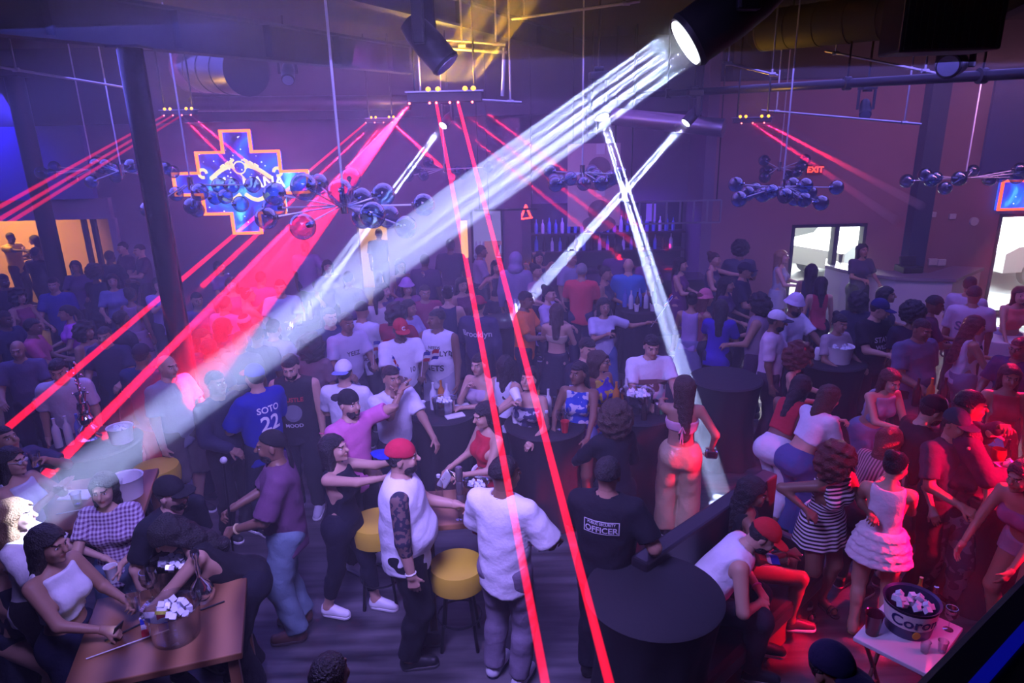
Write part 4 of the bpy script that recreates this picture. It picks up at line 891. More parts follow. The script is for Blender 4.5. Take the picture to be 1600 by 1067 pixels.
def moving_head(label, p, to, hang=None, s=1.0, lens=None):
    """yoke lamp hung from the roof at p, aimed at `to`"""
    p, to = Vector(p), Vector(to); t = thing('moving_head_light', label, 'stage light', p, 0, None, s); n = (to-p).normalized(); hd = math.atan2(n.y, n.x); top = Vector((0, 0, .34))
    B().box((0, 0, .40), (.30, .26, .12), bev=.02).build('base', M_plast, t)
    ax = Vector((-math.sin(hd), math.cos(hd), 0)); q = n.to_track_quat('Z', 'Y').to_matrix()
    y_ = B()
    for sg in (-1, 1): y_.box(ax*sg*.145+Vector((0, 0, .15)), (.05, .09, .38), Matrix.Rotation(hd+PI/2, 3, 'Z'), .012)
    y_.cyl((0, 0, .30), (0, 0, .36), .09); y_.build('yoke', M_plast, t)
    h = B(); h.lathe([(.03, -.19), (.085, -.17), (.105, -.08), (.115, .05), (.112, .20), (.118, .22), (.108, .24)], seg=24); bmesh.ops.transform(h.bm, matrix=q.to_4x4(), verts=h.bm.verts[:]); h.build('head', M_plast, t, True)
    l = B().cyl(n*.235, n*.246, .095, seg=24); l.build('lens', lens or mat('lens_glass', (.2, .22, .3), .05), t)
    rod = B().cyl((0, 0, .46), (0, 0, (ZC-p.z)/s), .022); rod.build('hanging_rod', M_blkmetal, t); c_ = B().cyl((-.07, 0, .5), (.07, 0, .5), .04); c_.build('clamp', M_blkmetal, t)
    return p+n*.26*s, n
M_lit = emis('lit_lens', (.8, .85, 1), 14)
WHITE = (.46, .55, 1.0)
p1, e1 = WY(1153, 8, 4.15), W(38, 812, 1.45)
s1, n1 = moving_head('large moving head lamp in the top right corner throwing the widest white beam', p1, e1, s=1.35, lens=M_lit)
beam('white_light_beam', s1, e1, .125, .165, WHITE, BW*.27, 'widest white light beam crossing the whole hall down to the lower left table', .2)
p2, e2 = WY(700, 186, 12.6), W(466, 500, 1.25)
s2, n2 = moving_head('small lit moving head in the middle distance, aimed down to the left crowd', p2, e2, s=.7, lens=M_lit)
beam('white_light_beam', s2, e2, .06, .11, WHITE, BW*2.0, 'short white light beam slanting down behind the near chandelier', .2)
p3, e3 = WY(935, 162, 9.2), W(1128, 785, 0)
s3, n3 = moving_head('lit moving head that throws the steep white beam onto the floor', p3, e3, s=.8, lens=M_lit)
beam('white_light_beam', s3, e3, .075, .125, WHITE, BW*1.8, 'steep bright white light beam landing on the bare floor', .3)
p4, e4 = WY(1084, 178, 11.2), W(800, 497, 1.06)
s4, n4 = moving_head('lit moving head right of the crossing beams, aimed at the black table', p4, e4, s=.75, lens=M_lit)
beam('white_light_beam', s4, e4, .06, .10, WHITE, BW*2.4, 'slanting white light beam that crosses the steep one and hits a black table', .28)
moving_head('unlit black moving head hanging beside the amber lamps, tilted to the right', WY(664, 62, 6.2), WY(664, 62, 6.2)+Vector((.62, -.12, -.72)), s=1.1)
moving_head('dark moving head clamped on the thick rigging pipe at the upper right', WY(1492, 100, 7.4), WY(1430, 118, 6.5), s=1.0)
moving_head('small dark moving head below the rigging pipe, over the exit sign', WY(1352, 168, 10.5), WY(1352, 260, 9.6), s=.7)
moving_head('small dark moving head behind the deep roof beam above the cross screen', WY(450, 112, 10.5), WY(450, 200, 9.6), s=.8)
moving_head('small dark moving head right of the big laser bar in the distance', WY(925, 200, 12.4), WY(925, 300, 11.5), s=.7)
# laser bars with amber lamps
M_amb = emis('amber_bulb', (1, .42, .03), 3.0); M_rdot = emis('laser_aperture', (1, .12, .12), 8)
RD = (1.0, .004, .025)
LB = []
def laser_bar(label, pa, pb, amb, dots, gl, up=True):
    pa, pb = Vector(pa), Vector(pb); c = (pa+pb)/2; d = pb-pa; L = d.length; t = thing('laser_bar', label, 'stage light', c, math.atan2(d.y, d.x)); sc_ = L
    B().box((0, 0, 0), (L, .16*L, .13*L), bev=.01).build('housing', mat('bar_housing', (.10, .07, .06), .4), t); B().box((0, 0, .075*L), (L*1.04, .22*L, .02*L)).build('top_tray', M_silver, t)
    for f in amb: B().ball(((f-.5)*L, -.09*L, .10*L), .026*L+.008, 12, 8).build('amber_bulb', M_amb, t, True)
    for f in dots: B().ball(((f-.5)*L, -.085*L, -.07*L), .012*L+.004, 10, 6).build('laser_aperture', M_rdot, t, True)
    for sg in (-1, 1): B().cyl((sg*L*.4, 0, .08*L), (sg*L*.4, 0, ZC-c.z), .012).build('hanging_rod', M_blkmetal, t)
    R_ = Matrix.Rotation(math.atan2(d.y, d.x), 3, 'Z')
    area(label.split()[0]+'_amber_lamp', c+Vector((0, -.05, .16*L+.03)), c+Vector((.15, .1, 1.5)), L*.8, gl, (1, .50, .03), size_y=.1)
    LB.append(t); return [c+R_ @ Vector(((f-.5)*L, -.10*L, -.075*L)) for f in dots], [c+R_ @ Vector(((f-.5)*L, -.09*L, .12*L)) for f in amb]
YL = 8.7
D, A = laser_bar('big laser bar hung in the middle with four amber lamps and six red lasers', WY(637, 146, YL), WY(753, 158, YL), (.29, .42, .78, .89), (.03, .30, .39, .57, .68, .87), 95)
def laser_glow_volume(k):  # volume emission stands in for laser light scattered by haze
    m = bpy.data.materials.new('laser_glow_volume'); m.use_nodes = True; nt = m.node_tree; nt.nodes.clear(); o = nt.nodes.new('ShaderNodeOutputMaterial'); e = nt.nodes.new('ShaderNodeEmission')
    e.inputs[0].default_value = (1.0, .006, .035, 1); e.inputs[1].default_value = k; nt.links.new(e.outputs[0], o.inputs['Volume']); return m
def laser(a, b, r0, r1, k, label, dens=.3):
    a, b = Vector(a), Vector(b)
    if r1 >= .04: return beam('red_laser_beam', a, b, r0, r1, RD, BL*k, label, dens, 10)
    o = B().cyl(Vector(), b-a, r0, r1, 12).build('red_laser_beam', laser_glow_volume(BE*k), loc=a); return tag(o, label, 'light beam')  # thin beam glows by its own emission, no lamp lights it
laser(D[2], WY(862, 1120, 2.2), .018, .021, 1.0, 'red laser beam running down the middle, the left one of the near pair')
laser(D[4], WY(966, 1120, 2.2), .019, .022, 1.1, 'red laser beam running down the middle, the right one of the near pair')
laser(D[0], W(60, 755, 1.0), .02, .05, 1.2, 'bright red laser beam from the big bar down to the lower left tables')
f0, f1 = W(150, 690, .4), W(330, 745, .2)
beam('red_laser_fan', D[0]+Vector((0, .05, 0)), W(110, 705, .9), .02, .02, RD, BL*.08, 'wide translucent red laser fan behind the glossy black column', .3, poly=(W(215, 790, .2), .10))
for i, (e, k, lb) in enumerate(((WY(1010, 435, 13.4), .06, 'lowest faint red laser streak slanting right from the big bar'), (WY(1010, 395, 13.4), .06, 'middle faint red laser streak slanting right from the big bar'), (WY(1010, 362, 13.4), .06, 'uppermost faint red laser streak slanting right from the big bar'))):
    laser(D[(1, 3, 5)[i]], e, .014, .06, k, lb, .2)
D2, A2 = laser_bar('small laser bar with amber lamps above the cross screen, by the column', WY(252, 176, 10.5), WY(308, 176, 10.5), (.15, .3, .75, .9), (.1, .35, .6, .85), 14)
for (ex, ey), s_, k, lb in (((-60, 356), 0, .55, 'top red laser beam going left past the glossy column'), ((-60, 378), 1, .55, 'middle red laser beam going left past the glossy column'), ((-60, 394), 2, .5, 'lowest red laser beam going left past the glossy column')):
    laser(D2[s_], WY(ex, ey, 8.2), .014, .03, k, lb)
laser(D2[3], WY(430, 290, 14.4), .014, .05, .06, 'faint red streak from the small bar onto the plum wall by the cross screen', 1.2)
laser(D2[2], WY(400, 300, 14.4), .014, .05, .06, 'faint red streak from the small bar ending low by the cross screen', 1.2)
D3, A3 = laser_bar('tiny laser bar with amber lamps behind the near chandelier', WY(572, 188, 12.8), WY(618, 188, 12.8), (.2, .35, .8, .95), (.0, .3, .6, .9), 14)
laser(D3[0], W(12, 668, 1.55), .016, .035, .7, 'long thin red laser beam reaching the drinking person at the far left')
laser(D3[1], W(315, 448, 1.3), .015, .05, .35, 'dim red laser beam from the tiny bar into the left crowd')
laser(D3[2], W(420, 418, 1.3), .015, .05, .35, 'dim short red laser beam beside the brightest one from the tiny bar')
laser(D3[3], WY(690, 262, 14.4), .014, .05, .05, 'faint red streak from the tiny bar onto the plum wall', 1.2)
D4, A4 = laser_bar('small laser bar with amber lamps in the upper right above the exit sign', WY(1146, 186, 10.2), WY(1204, 190, 10.2), (.15, .3, .72, .9), (.2, .5, .8), 7)
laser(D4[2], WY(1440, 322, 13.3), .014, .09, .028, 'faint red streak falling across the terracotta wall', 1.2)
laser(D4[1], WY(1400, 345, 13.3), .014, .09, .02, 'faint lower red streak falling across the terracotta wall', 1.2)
for i, p in enumerate(A):
    e = WY((800, 836, 940, 978)[i], -50, 7.6); e.z = min(e.z, 5.3)
    q = WY((752, 775, 806, 834)[i], 0, 8.0); q.z = min(q.z, 5.33)
    beam('amber_light_beam', p+Vector((0, 0, .045)), q, .035, .065, (1, .47, .02), BW*.035, 'amber light beam rising from the big laser bar, %s of the four' % ('leftmost', 'second from the left', 'third from the left', 'rightmost')[i], .3)
# chandeliers of smoked glass globes
M_globe = thin_glass('smoked_blue_globe', (.40, .56, .80), .58, .06)
gl_me = B().ball((0, 0, 0), .1, 24, 16).mesh('globe', True); gl_s = B().ball((0, 0, 0), .1, 14, 10).mesh('globe', True)
tip_me = B().cyl((0, 0, -.02), (0, 0, .03), .022, seg=10).mesh('socket')
M_globe2 = mat('globe_inner', (.02, .07, .16), .12, .6)
M_rod = mat('satin_rod', (.55, .55, .6), .45, .3)
def chandelier(label, px, py, Y, n, span, seed, pts=None, gs=1.0):
    c = WY(px, py, Y); t = thing('chandelier', label, 'chandelier', c, 0); r = random.Random(seed)
    B().cyl((0, 0, -.06), (0, 0, .10), .035, seg=16).build('hub', M_chrome, t, True); B().cyl((0, 0, .1), (0, 0, ZC-c.z), .011, seg=8).build('hanging_rod', M_rod, t, True)
    P_ = pts or [((-1)**k*span*(.25+.75*r.random()), r.uniform(-.55, .55)*span, r.uniform(-.16, .14)) for k in range(n)]
    for q in P_:
        q = Vector(q); st = Vector((q.x*.12, q.y*.1, 0)); B().cyl(st, q*.93, .008, seg=8).build('arm', M_rod, t, True)
        g = link('globe', gl_me if Y < 8 else gl_s, M_globe, t); g.location = q; g.scale = (gs*r.uniform(.92, 1.08),)*3
        link('socket', tip_me, M_chrome, g, Vector((-q.x, -q.y, .02)).to_track_quat('Z', 'Y').to_matrix().to_4x4() @ Matrix.Translation((0, 0, .075)))
    return t
c0 = WY(538, 322, 6.0)
near = []
for px, py, dy in ((548, 278, .5), (532, 300, -.2), (475, 292, -.5), (497, 288, .4), (565, 311, .3), (599, 304, .1), (582, 336, -.55), (607, 338, .3), (662, 320, -.1), (634, 355, -.3), (473, 354, -.45), (429, 303, .2), (428, 325, .3), (416, 341, -.2), (566, 340, .3)):
    near.append(tuple(WY(px, py, 6.0+dy)-c0))
chandelier('big near chandelier with smoked blue glass globes on chrome arms', 538, 322, 6.0, 0, 0, 1, near)
c1 = WY(298, 289, 9.2); pts = [tuple(WY(px, py, 9.2+dy)-c1) for px, py, dy in ((312, 300, -.3), (300, 322, -.2), (336, 309, .2), (352, 307, -.3), (376, 319, .1), (343, 290, .3), (395, 289, .2), (275, 303, .3), (231, 327, 0), (308, 328, .4), (362, 290, .3))]
chandelier('chandelier of dark globes hanging in front of the cross screen', 298, 289, 9.2, 0, 0, 2, pts)
chandelier('chandelier half hidden behind the column in front of the blue drape', 190, 268, 10.6, 11, .75, 3)
chandelier('dim chandelier farthest left against the blue drape', 145, 265, 12.2, 9, .7, 9)
c2 = WY(910, 270, 9.6); pts = [tuple(WY(px, py, 9.6+dy)-c2) for px, py, dy in ((860, 268, .3), (866, 282, 0), (876, 283, .2), (891, 279, -.2), (912, 287, -.3), (932, 275, .2), (940, 286, -.1), (955, 278, .1), (968, 272, 0), (925, 268, .4), (868, 288, -.3))]
chandelier('chandelier with a row of small globes right beside the steep white beam', 910, 270, 9.6, 0, 0, 4, pts)
c3 = WY(1223, 292, 9.4); pts = [tuple(WY(px, py, 9.4+dy)-c3) for px, py, dy in ((1150, 288, 0), (1155, 311, -.3), (1168, 302, .2), (1180, 297, .4), (1192, 304, .1), (1200, 300, .5), (1206, 299, -.2), (1227, 306, -.4), (1238, 289, .2), (1258, 290, -.1), (1242, 310, .3), (1266, 301, .1), (1256, 312, -.2), (1307, 293, 0), (1283, 317, -.2))]
chandelier('chandelier of teal globes over the right crowd, below the small laser bar', 1223, 292, 9.4, 0, 0, 5, pts)
chandelier('chandelier in front of the red wall near the tall glazed door', 1508, 278, 10.8, 12, .9, 6)
chandelier('small distant chandelier before the exit sign', 1218, 262, 12.6, 9, .6, 7)
chandelier('faint distant chandelier in the middle of the plum wall', 695, 264, 13.2, 10, .8, 8)

# ------------------------------------------------------------------ furniture and things on it
def fold_table(name, label, p, r, cat='table', m=None, h=1.05):
    t = thing(name, label, cat, (p.x, p.y, 0)); b = B(); seg = 48; rings = []
    for k, (rr, z, a) in enumerate(((r*.96, h, 0), (r, h-.015, 0), (r*.93, h-.12, .015), (r*.80, .55, .04), (r*.86, .2, .05), (r*.97, .01, .06))):
        rings.append([b.bm.verts.new(((rr+a*math.sin(i*2*PI/seg*9)*r)*math.cos(2*PI*i/seg), (rr+a*math.sin(i*2*PI/seg*9)*r)*math.sin(2*PI*i/seg), z)) for i in range(seg)])
    for x, y in zip(rings, rings[1:]):
        for i in range(seg): b.bm.faces.new((x[i], y[i], y[(i+1) % seg], x[(i+1) % seg]))
    b.bm.faces.new(rings[0]); b.build('tablecloth', m or M_blkcloth, t, True); B().cyl((0, 0, .02), (0, 0, h-.03), .04).build('post', M_blkmetal, t); B().cyl((0, 0, 0), (0, 0, .03), r*.55).build('base', M_blkmetal, t)
    return p.x, p.y, h
def wood_mat():
    m, nt, b = _nt('plank_wood'); N = nt.nodes.new; L = nt.links.new; tc = N('ShaderNodeTexCoord'); w = N('ShaderNodeTexWave'); w.inputs['Scale'].default_value = 1.3; w.inputs['Distortion'].default_value = 2.5; w.inputs['Detail'].default_value = 3; L(tc.outputs['Object'], w.inputs[0])
    r = N('ShaderNodeValToRGB'); r.color_ramp.elements[0].color = (.10, .035, .015, 1); r.color_ramp.elements[1].color = (.36, .17, .08, 1); L(w.outputs['Fac'], r.inputs[0]); L(r.outputs[0], b.inputs['Base Color']); b.inputs['Roughness'].default_value = .4; return m
M_wood = wood_mat()
def wood_table(label, p, rz, sx, sy, h):
    t = thing('wooden_table', label, 'table', (p.x, p.y, 0), rz); B().box((0, 0, h-.025), (sx, sy, .05), bev=.008).build('tabletop', M_wood, t)
    for x in (-1, 1):
        for y in (-1, 1): B().box((x*(sx/2-.06), y*(sy/2-.06), (h-.05)/2), (.06, .06, h-.05)).build('leg', M_wood, t)
    B().box((0, 0, .3), (sx-.16, .04, .06)).build('stretcher', M_wood, t); return p.x, p.y, h
T = {}
for k, px, py, r, lb in (('a', 692, 642, .36, 'black clothed cocktail table with bottles, behind the red cap man'), ('b', 852, 660, .42, 'black clothed cocktail table crowded with cups beside the right laser of the near pair'), ('c', 996, 640, .40, 'black clothed cocktail table with a clear ice tub, by the gold trousers'), ('d', 1134, 590, .42, 'empty black clothed cocktail table between the gold trousers and the white jeans'),
    ('e', 1022, 925, .45, 'biggest empty black round table, nearest to the balcony'), ('f', 785, 500, .42, 'black clothed table lit by the white beam behind the orange shirt'), ('g', 1000, 480, .38, 'far black clothed table with bottles under the steep white beam'), ('h', 1298, 562, .42, 'black clothed table with the pale round ice bucket in the right crowd'),
    ('i', 1462, 645, .40, 'black clothed table with cups in the hazy shaft on the right'), ('j', 462, 500, .38, 'black clothed table with bottles blazing where the white beams meet'), ('k', 578, 545, .36, 'black clothed table with white cups among the flag wavers'), ('l', 1582, 765, .42, 'black clothed table with a square ice tub at the right edge'), ('m', 150, 690, .42, 'black clothed table with a bottle tower behind the chequered shirt'), ('n', 130, 455, .40, 'dark table with a tan plate by the kitchen opening'), ('o', 35, 560, .40, 'dark table with glasses at the far left edge')):
    T[k] = fold_table('cocktail_table', lb, W(px, py, 1.05), r)
T['w'] = wood_table('wooden plank table with a clear ice bowl at the bottom left', W(258, 975, 1.0), .30, .95, .85, 1.0)
T['x'] = wood_table('small wooden table between the two white tee men', W(716, 790, 1.0), .1, .62, .55, 1.0)
T['y'] = wood_table('pale lit wooden table behind the chequered shirt woman, with a white tub', W(118, 785, 1.0), .3, 1.15, .9, 1.0)
# white folding table
cs = [W(1355, 985, .75), W(1383, 957, .75), W(1496, 983, .75), W(1447, 1030, .75)]
cc = (cs[0]+cs[1]+cs[2]+cs[3])/4; t = thing('folding_table', 'white folding table with a beer bucket beside the ruffled skirt woman', 'table', (cc.x, cc.y, 0))
u = (cs[3]-cs[0]); ln = u.length+.1; rz_ = math.atan2(u.y, u.x); t.rotation_euler = (0, 0, rz_); wv = (cs[1]-cs[0]).length+.34
B().box((0, 0, .735), (ln, wv, .03), bev=.006).build('tabletop', mat('white_laminate', (.72, .70, .72), .35), t)
for sx in (-1, 1):
    for sg in (-1, 1): B().cyl((sx*ln*.38, sg*wv*.4, .72), (sx*ln*.38, -sg*wv*.4, .0), .014).build('leg', mat('brown_tube', (.2, .06, .05), .4, .3), t)
    B().cyl((sx*ln*.38, -wv*.22, .18), (sx*ln*.38, wv*.22, .18), .01).build('stretcher', mat('brown_tube', (.2, .06, .05), .4, .3), t)
T['z'] = (cc.x, cc.y, .75)
# sofa
P0, P1 = W(985, 868, 1.12), W(1192, 731, 1.12); u = (P1-P0); Ls = u.length; rz_ = math.atan2(u.y, u.x); pc = (P0+P1)/2
t = thing('sofa', 'black sofa seen from behind its straight backrest, lower middle right', 'sofa', (pc.x, pc.y, 0), rz_)
M_sofa = mat('black_vinyl', (.015, .012, .018), .35); 
B().box((0, -.07, .56), (Ls, .14, 1.12), bev=.02).build('backrest', M_sofa, t); B().box((0, -.38, .33), (Ls, .48, .18), bev=.04).build('seat', M_sofa, t); B().box((0, -.37, .13), (Ls, .44, .22)).build('plinth', mat('red_plinth', (.14, .01, .02), .5), t)
B().box((Ls/2-.05, -.36, .50), (.10, .5, .26), bev=.03).build('armrest', M_sofa, t)
def stool(label, px, py, h, rz=0.0):
    p = W(px, py, h); t = thing('yellow_stool', label, 'stool', (p.x, p.y, 0), rz); B().lathe([(.17, h-.20), (.215, h-.17), (.225, h-.06), (.21, h-.005), (.12, h+.005), (0.001, h+.01)], seg=32).build('seat', mat('yellow_vinyl', (.62, .46, .03), .45), t, True)
    for k in range(4): a = PI/4+k*PI/2; B().cyl((.13*math.cos(a), .13*math.sin(a), h-.2), (.2*math.cos(a), .2*math.sin(a), 0), .014).build('leg', M_blkmetal, t)
    B().torus((0, 0, .25), .175, .009, 24, 6).build('foot_ring', M_blkmetal, t)
stool('yellow padded stool between the two near white tee men', 714, 880, .72)
stool('yellow padded stool behind the man in the grey tee at the left', 243, 728, .80); stool('yellow padded stool mostly hidden behind the red cap man', 588, 812, .80)
# small things
cup_me = B().lathe([(.030, 0), (.043, .115), (.046, .12), (.041, .116), (.030, .012), (.001, .01)], seg=18).mesh('cup', True); M_cup = mat('white_foam', (.78, .78, .78), .6); M_cupr = mat('red_plastic', (.5, .02, .03), .35)
can_me = B().lathe([(.026, 0), (.031, .008), (.031, .108), (.024, .12), (.001, .118)], seg=16).mesh('can', True)
tub_me = B().lathe([(.13, 0), (.155, .20), (.165, .21), (.15, .20), (.125, .02), (.001, .015)], seg=28).mesh('tub', True)
ice_b = B(); r_ = random.Random(4)
for k in range(16):
    a, rr = r_.random()*6.3, .11*math.sqrt(r_.random()); ice_b.box((rr*math.cos(a), rr*math.sin(a), .15+.05*r_.random()), (.035,)*3, Matrix.Rotation(r_.random()*3, 3, (1, .5, .3)))
ice_me = ice_b.mesh('ice'); wat_me = B().lathe([(.033, 0), (.033, .05), (.030, .07), (.033, .09), (.033, .15), (.013, .19), (.013, .21), (.015, .212), (.015, .225), (.001, .226)], seg=14).mesh('water_bottle', True)
gob_me = B().lathe([(.045, 0), (.006, .008), (.005, .10), (.05, .15), (.058, .20), (.05, .24), (.047, .24), (.054, .20), (.046, .155), (.001, .11)], seg=22).mesh('goblet', True)
M_ice = mat('ice', (.75, .8, .88), .15, spec=.8); M_cap = mat('bottle_cap', (.6, .6, .7), .5)
def put(me, m, loc, label, cat, group=None, s=1.0, rot=None, name=None):
    o = link(name or me.name.split('.')[0], me, m); o.location = loc; o.scale = (s,)*3
    if rot: o.rotation_euler = rot
    return tag(o, label, cat, group)
def on(k, dx, dy, dz=0.0): return (T[k][0]+dx, T[k][1]+dy, T[k][2]+dz)
def cup(loc, label, group=None, m=None, s=1.0): return put(cup_me, m or M_cup, loc, label, 'cup', group, s)
def wbottle(loc, label, group=None, rot=None): o = put(wat_me, M_clear, loc, label, 'bottle', group, rot=rot, name='water_bottle'); link('cap', B().cyl((0, 0, .21), (0, 0, .232), .0165).mesh('cap'), M_cap, o); return o
def tub(loc, label, m=None, s=1.0, ice=True, cat='ice bucket'):
    o = put(tub_me, m or M_clear, loc, label, cat, None, s, name='ice_bucket')
    if ice: link('ice', ice_me, M_ice, o)
    return o
def flagmesh(w=.22, h=.15):
    b = B(); bm = b.bm; nx, ny = 12, 8; vs = [[bm.verts.new((w*i/nx, .012*math.sin(i*.9)+.006*math.sin(j), -h*j/ny)) for j in range(ny+1)] for i in range(nx+1)]
    for i in range(nx):
        for j in range(ny):
            f = bm.faces.new((vs[i][j], vs[i+1][j], vs[i+1][j+1], vs[i][j+1])); cx_, cy_ = abs(i+.5-nx/2) < 1.2, abs(j+.5-ny/2) < 1
            f.material_index = 0 if (cx_ or cy_) else (1 if (i < nx/2) == (j < ny/2) else 2)
    bmesh.ops.solidify(bm, geom=bm.faces[:], thickness=.002); return b.mesh('flag_cloth', True)
FLM = flagmesh(); FM = [mat('flag_white', (.75, .75, .75), .7), mat('flag_blue', (.01, .03, .42), .7), mat('flag_red', (.6, .015, .03), .7)]
def hflag(label, loc, d, up=None, s=1.0, L=.40):
    """small tricolour flag with a white cross on a stick that starts at loc and points along d"""
    t = thing('hand_flag', label, 'flag', loc, 0, 'small hand flags', s); d = Vector(d).normalized(); t.rotation_euler = d.to_track_quat('Z', 'Y').to_euler()
    B().cyl((0, 0, -.05), (0, 0, L), .004, seg=6).build('stick', mat('white_stick', (.7, .7, .7), .5), t); link('flag_cloth', FLM, FM, t, Matrix.Translation((.004, 0, L))); return t
ph_me = B().box((0, 0, 0), (.075, .009, .155), bev=.004).mesh('phone')
M_scr = emis('phone_screen', (.75, .8, 1.0), 2.2)
def phone(P, sd, label, lit=True, tilt=-.5):
    p, d, n, th = P.palm[sd]; o = link('phone', ph_me, M_plast); o.location = p; f = P.mw.to_3x3() @ Vector((0, 1, .45)); f.normalize(); o.rotation_euler = f.to_track_quat('Y', 'Z').to_euler()
    if lit: link('screen', B().box((0, .0048, 0), (.066, .0012, .14)).mesh('screen'), M_scr, o)
    return tag(o, label, 'phone')
def held(P, sd, me, m, label, cat, name=None, dz=0.0, s=1.0, rot=None):
    p = P.palm[sd][0]; return put(me, m, (p.x, p.y, p.z+dz), label, cat, None, s, rot, name)
BG = 'liquor bottles on the %s table'
# table a
for k, (dx, dy, c) in enumerate(((-.10, .06, 1), (-.02, .12, 2), (.05, .02, 1))): bottle(on('a', dx, dy), c, 'liquor bottle standing on the table behind the red cap man', BG % 'middle')
tub(on('a', .02, -.06), 'clear ice tub among bottles behind the red cap man', s=.8); cup(on('a', -.22, -.02), 'foam cup at the left rim of the bottle table behind the red cap man')
for dx, dy, w_, lb in ((.20, -.16, .20, 'white paper tray on the table edge nearest the red crop top woman'), (.26, .10, .16, 'white paper tray farther back on the table by the red crop top woman')): put(B().box((0, 0, .01), (w_, .10, .02), Matrix.Rotation(.4, 3, 'Z'), .006).mesh('tray'), M_cup, on('a', dx-.06, dy), lb, 'tray')
# table b
for k in range(4): bottle(on('b', -.16+.1*k, .16-.03*(k % 2)), (1, 2, 1, 4)[k], 'liquor bottle on the cup crowded table by the right laser', BG % 'cup crowded')
tub(on('b', -.12, -.02), 'clear ice tub on the cup crowded table by the right laser', s=.8); wbottle(on('b', .0, -.24), 'small clear water bottle at the near rim of the cup crowded table')
for k, (dx, dy) in enumerate(((.2, -.05), (.28, .05), (.14, -.16))): put(gob_me, M_clear, on('b', dx, dy), 'stemmed glass on the cup crowded table', 'glass', 'stemmed glasses on the cup crowded table', .8)
cup(on('b', .18, -.24), 'red cup at the near rim of the cup crowded table', m=M_cupr); cup(on('b', -.3, .02), 'foam cup on the left of the cup crowded table')
# table c
tub(on('c', -.02, -.05), 'large clear ice tub heaped on the table by the gold trousers', s=1.1)
for k in range(4): put(can_me, (M_steel, BOTC[3], M_plast, M_steel)[k], on('c', .18+.05*(k % 2), -.12+.1*(k//2)), 'drink can clustered on the table by the gold trousers', 'can', 'cans by the clear ice tub')
for k in range(3): bottle(on('c', -.22+.06*k, .05+.05*k), (2, 4, 1)[k], 'bottle left of the ice tub on the table by the gold trousers', BG % 'ice tub')
put(can_me, mat('can_blue', (.05, .3, .8), .3), on('c', .14, .14), 'bright blue can at the back of the ice tub table', 'can'); bottle(on('c', .02, -.26), 4, 'dark brown bottle in front of the clear ice tub', None, .8)
# table f, g, j, k
bottle(on('f', .2, .1), 1, 'clear bottle on the table lit by the white beam', None); 
for k in range(7): bottle(on('g', -.24+.08*k, .05-.12*(k % 3)), (0, 1, 4)[k % 3], 'bottle on the far table under the steep white beam', BG % 'far')
for k in range(2): cup(on('g', -.1+.25*k, -.25), 'foam cup on the far table under the steep white beam', 'foam cups on the far table')
for k in range(6): bottle(on('j', -.22+.09*k, .08*(k % 2)-.05), (1, 2, 1)[k % 3], 'brightly lit bottle where the white beams meet', BG % 'blazing')
tub(on('j', .05, -.2), 'bright ice tub where the white beams meet', M_cup, .8)
for k, (dx, dy) in enumerate(((-.05, -.15), (.16, -.1), (.05, .15))): cup(on('k', dx, dy), ('tall foam cup nearest on the flag wavers table', 'foam cup on the right of the flag wavers table', 'foam cup farthest on the flag wavers table')[k], s=1.25)
wbottle(on('k', -.16, .1), 'water bottle on the flag wavers table')
# table h, i, l
tub(on('h', .06, -.08), 'round pale ice bucket on the right crowd table', M_cup, 1.0); put(can_me, M_cup, on('h', -.16, .02), 'tall white can beside the pale round ice bucket', 'can', s=1.3); bottle(on('h', -.25, .12), 4, 'dark bottle beside the pale round ice bucket')
for k in range(5): cup(on('i', -.2+.1*k, -.1+.09*(k % 3)), 'clear cup on the hazy table to the right', 'clear cups on the hazy table', M_clear)
for k in range(3): bottle(on('i', -.1+.14*k, .2), (4, 2, 4)[k], 'bottle on the hazy table to the right', BG % 'hazy'); 
put(B().box((0, 0, .08), (.13, .07, .16), bev=.004).mesh('carton'), mat('dark_carton', (.06, .02, .03), .6), on('i', .14, -.14), 'dark square carton on the hazy table', 'box')
sq = B().prism([(-.13, -.1), (.13, -.1), (.13, .1), (-.13, .1)], 0, .02); sq.box((-.14, 0, .09), (.015, .22, .16)); sq.box((.14, 0, .09), (.015, .22, .16)); sq.box((0, -.105, .09), (.29, .015, .16)); sq.box((0, .105, .09), (.29, .015, .16))
o = put(sq.mesh('tub'), mat('frost_tub', (.5, .4, .5), .3), on('l', .06, .05), 'square frosted ice tub on the table at the right edge', 'ice bucket', name='ice_bucket'); link('ice', ice_me, M_ice, o)
cup(on('l', -.20, -.05), 'white foam cup with red rim light at the right edge table', s=1.35); put(gob_me, mat('amber_drink', (.5, .04, .02), .1), on('l', .02, .25), 'tall glass of red drink behind the square tub', 'glass')
bottle(on('l', .12, .3), 4, 'tall dark bottle behind the square tub, with a pale neck'); 
# tables m, n, o, y
tw = thing('bottle_tower', 'tall glittering tower of stacked clear glasses and sparklers on the table behind the chequered shirt', 'drink tower', on('m', -.05, .0))
b = B()
for k in range(5): b.lathe([(.10-.017*k, .105*k), (.11-.017*k, .105*k+.05), (.05, .105*k+.09), (.05, .105*k+.1)], seg=18)
b.build('glass_tiers', M_chrome, tw, True); B().cyl((0, 0, .5), (0, 0, .78), .015).build('stem', M_chrome, tw); b = B(); r_ = random.Random(2)
for k in range(14): b.ball((r_.uniform(-.05, .05), r_.uniform(-.05, .05), .5+.35*k/14), .012, 8, 6)
b.build('spark_beads', M_chrome, tw, True)
for k in range(4): bottle(on('m', -.3+.08*k, -.1+.05*k), (1, 1, 0, 1)[k], 'clear bottle left of the glittering tower', BG % 'tower')
wt = tub(on('m', .26, .0), 'pale lettered beer bucket right of the glittering tower', M_cup, .75)
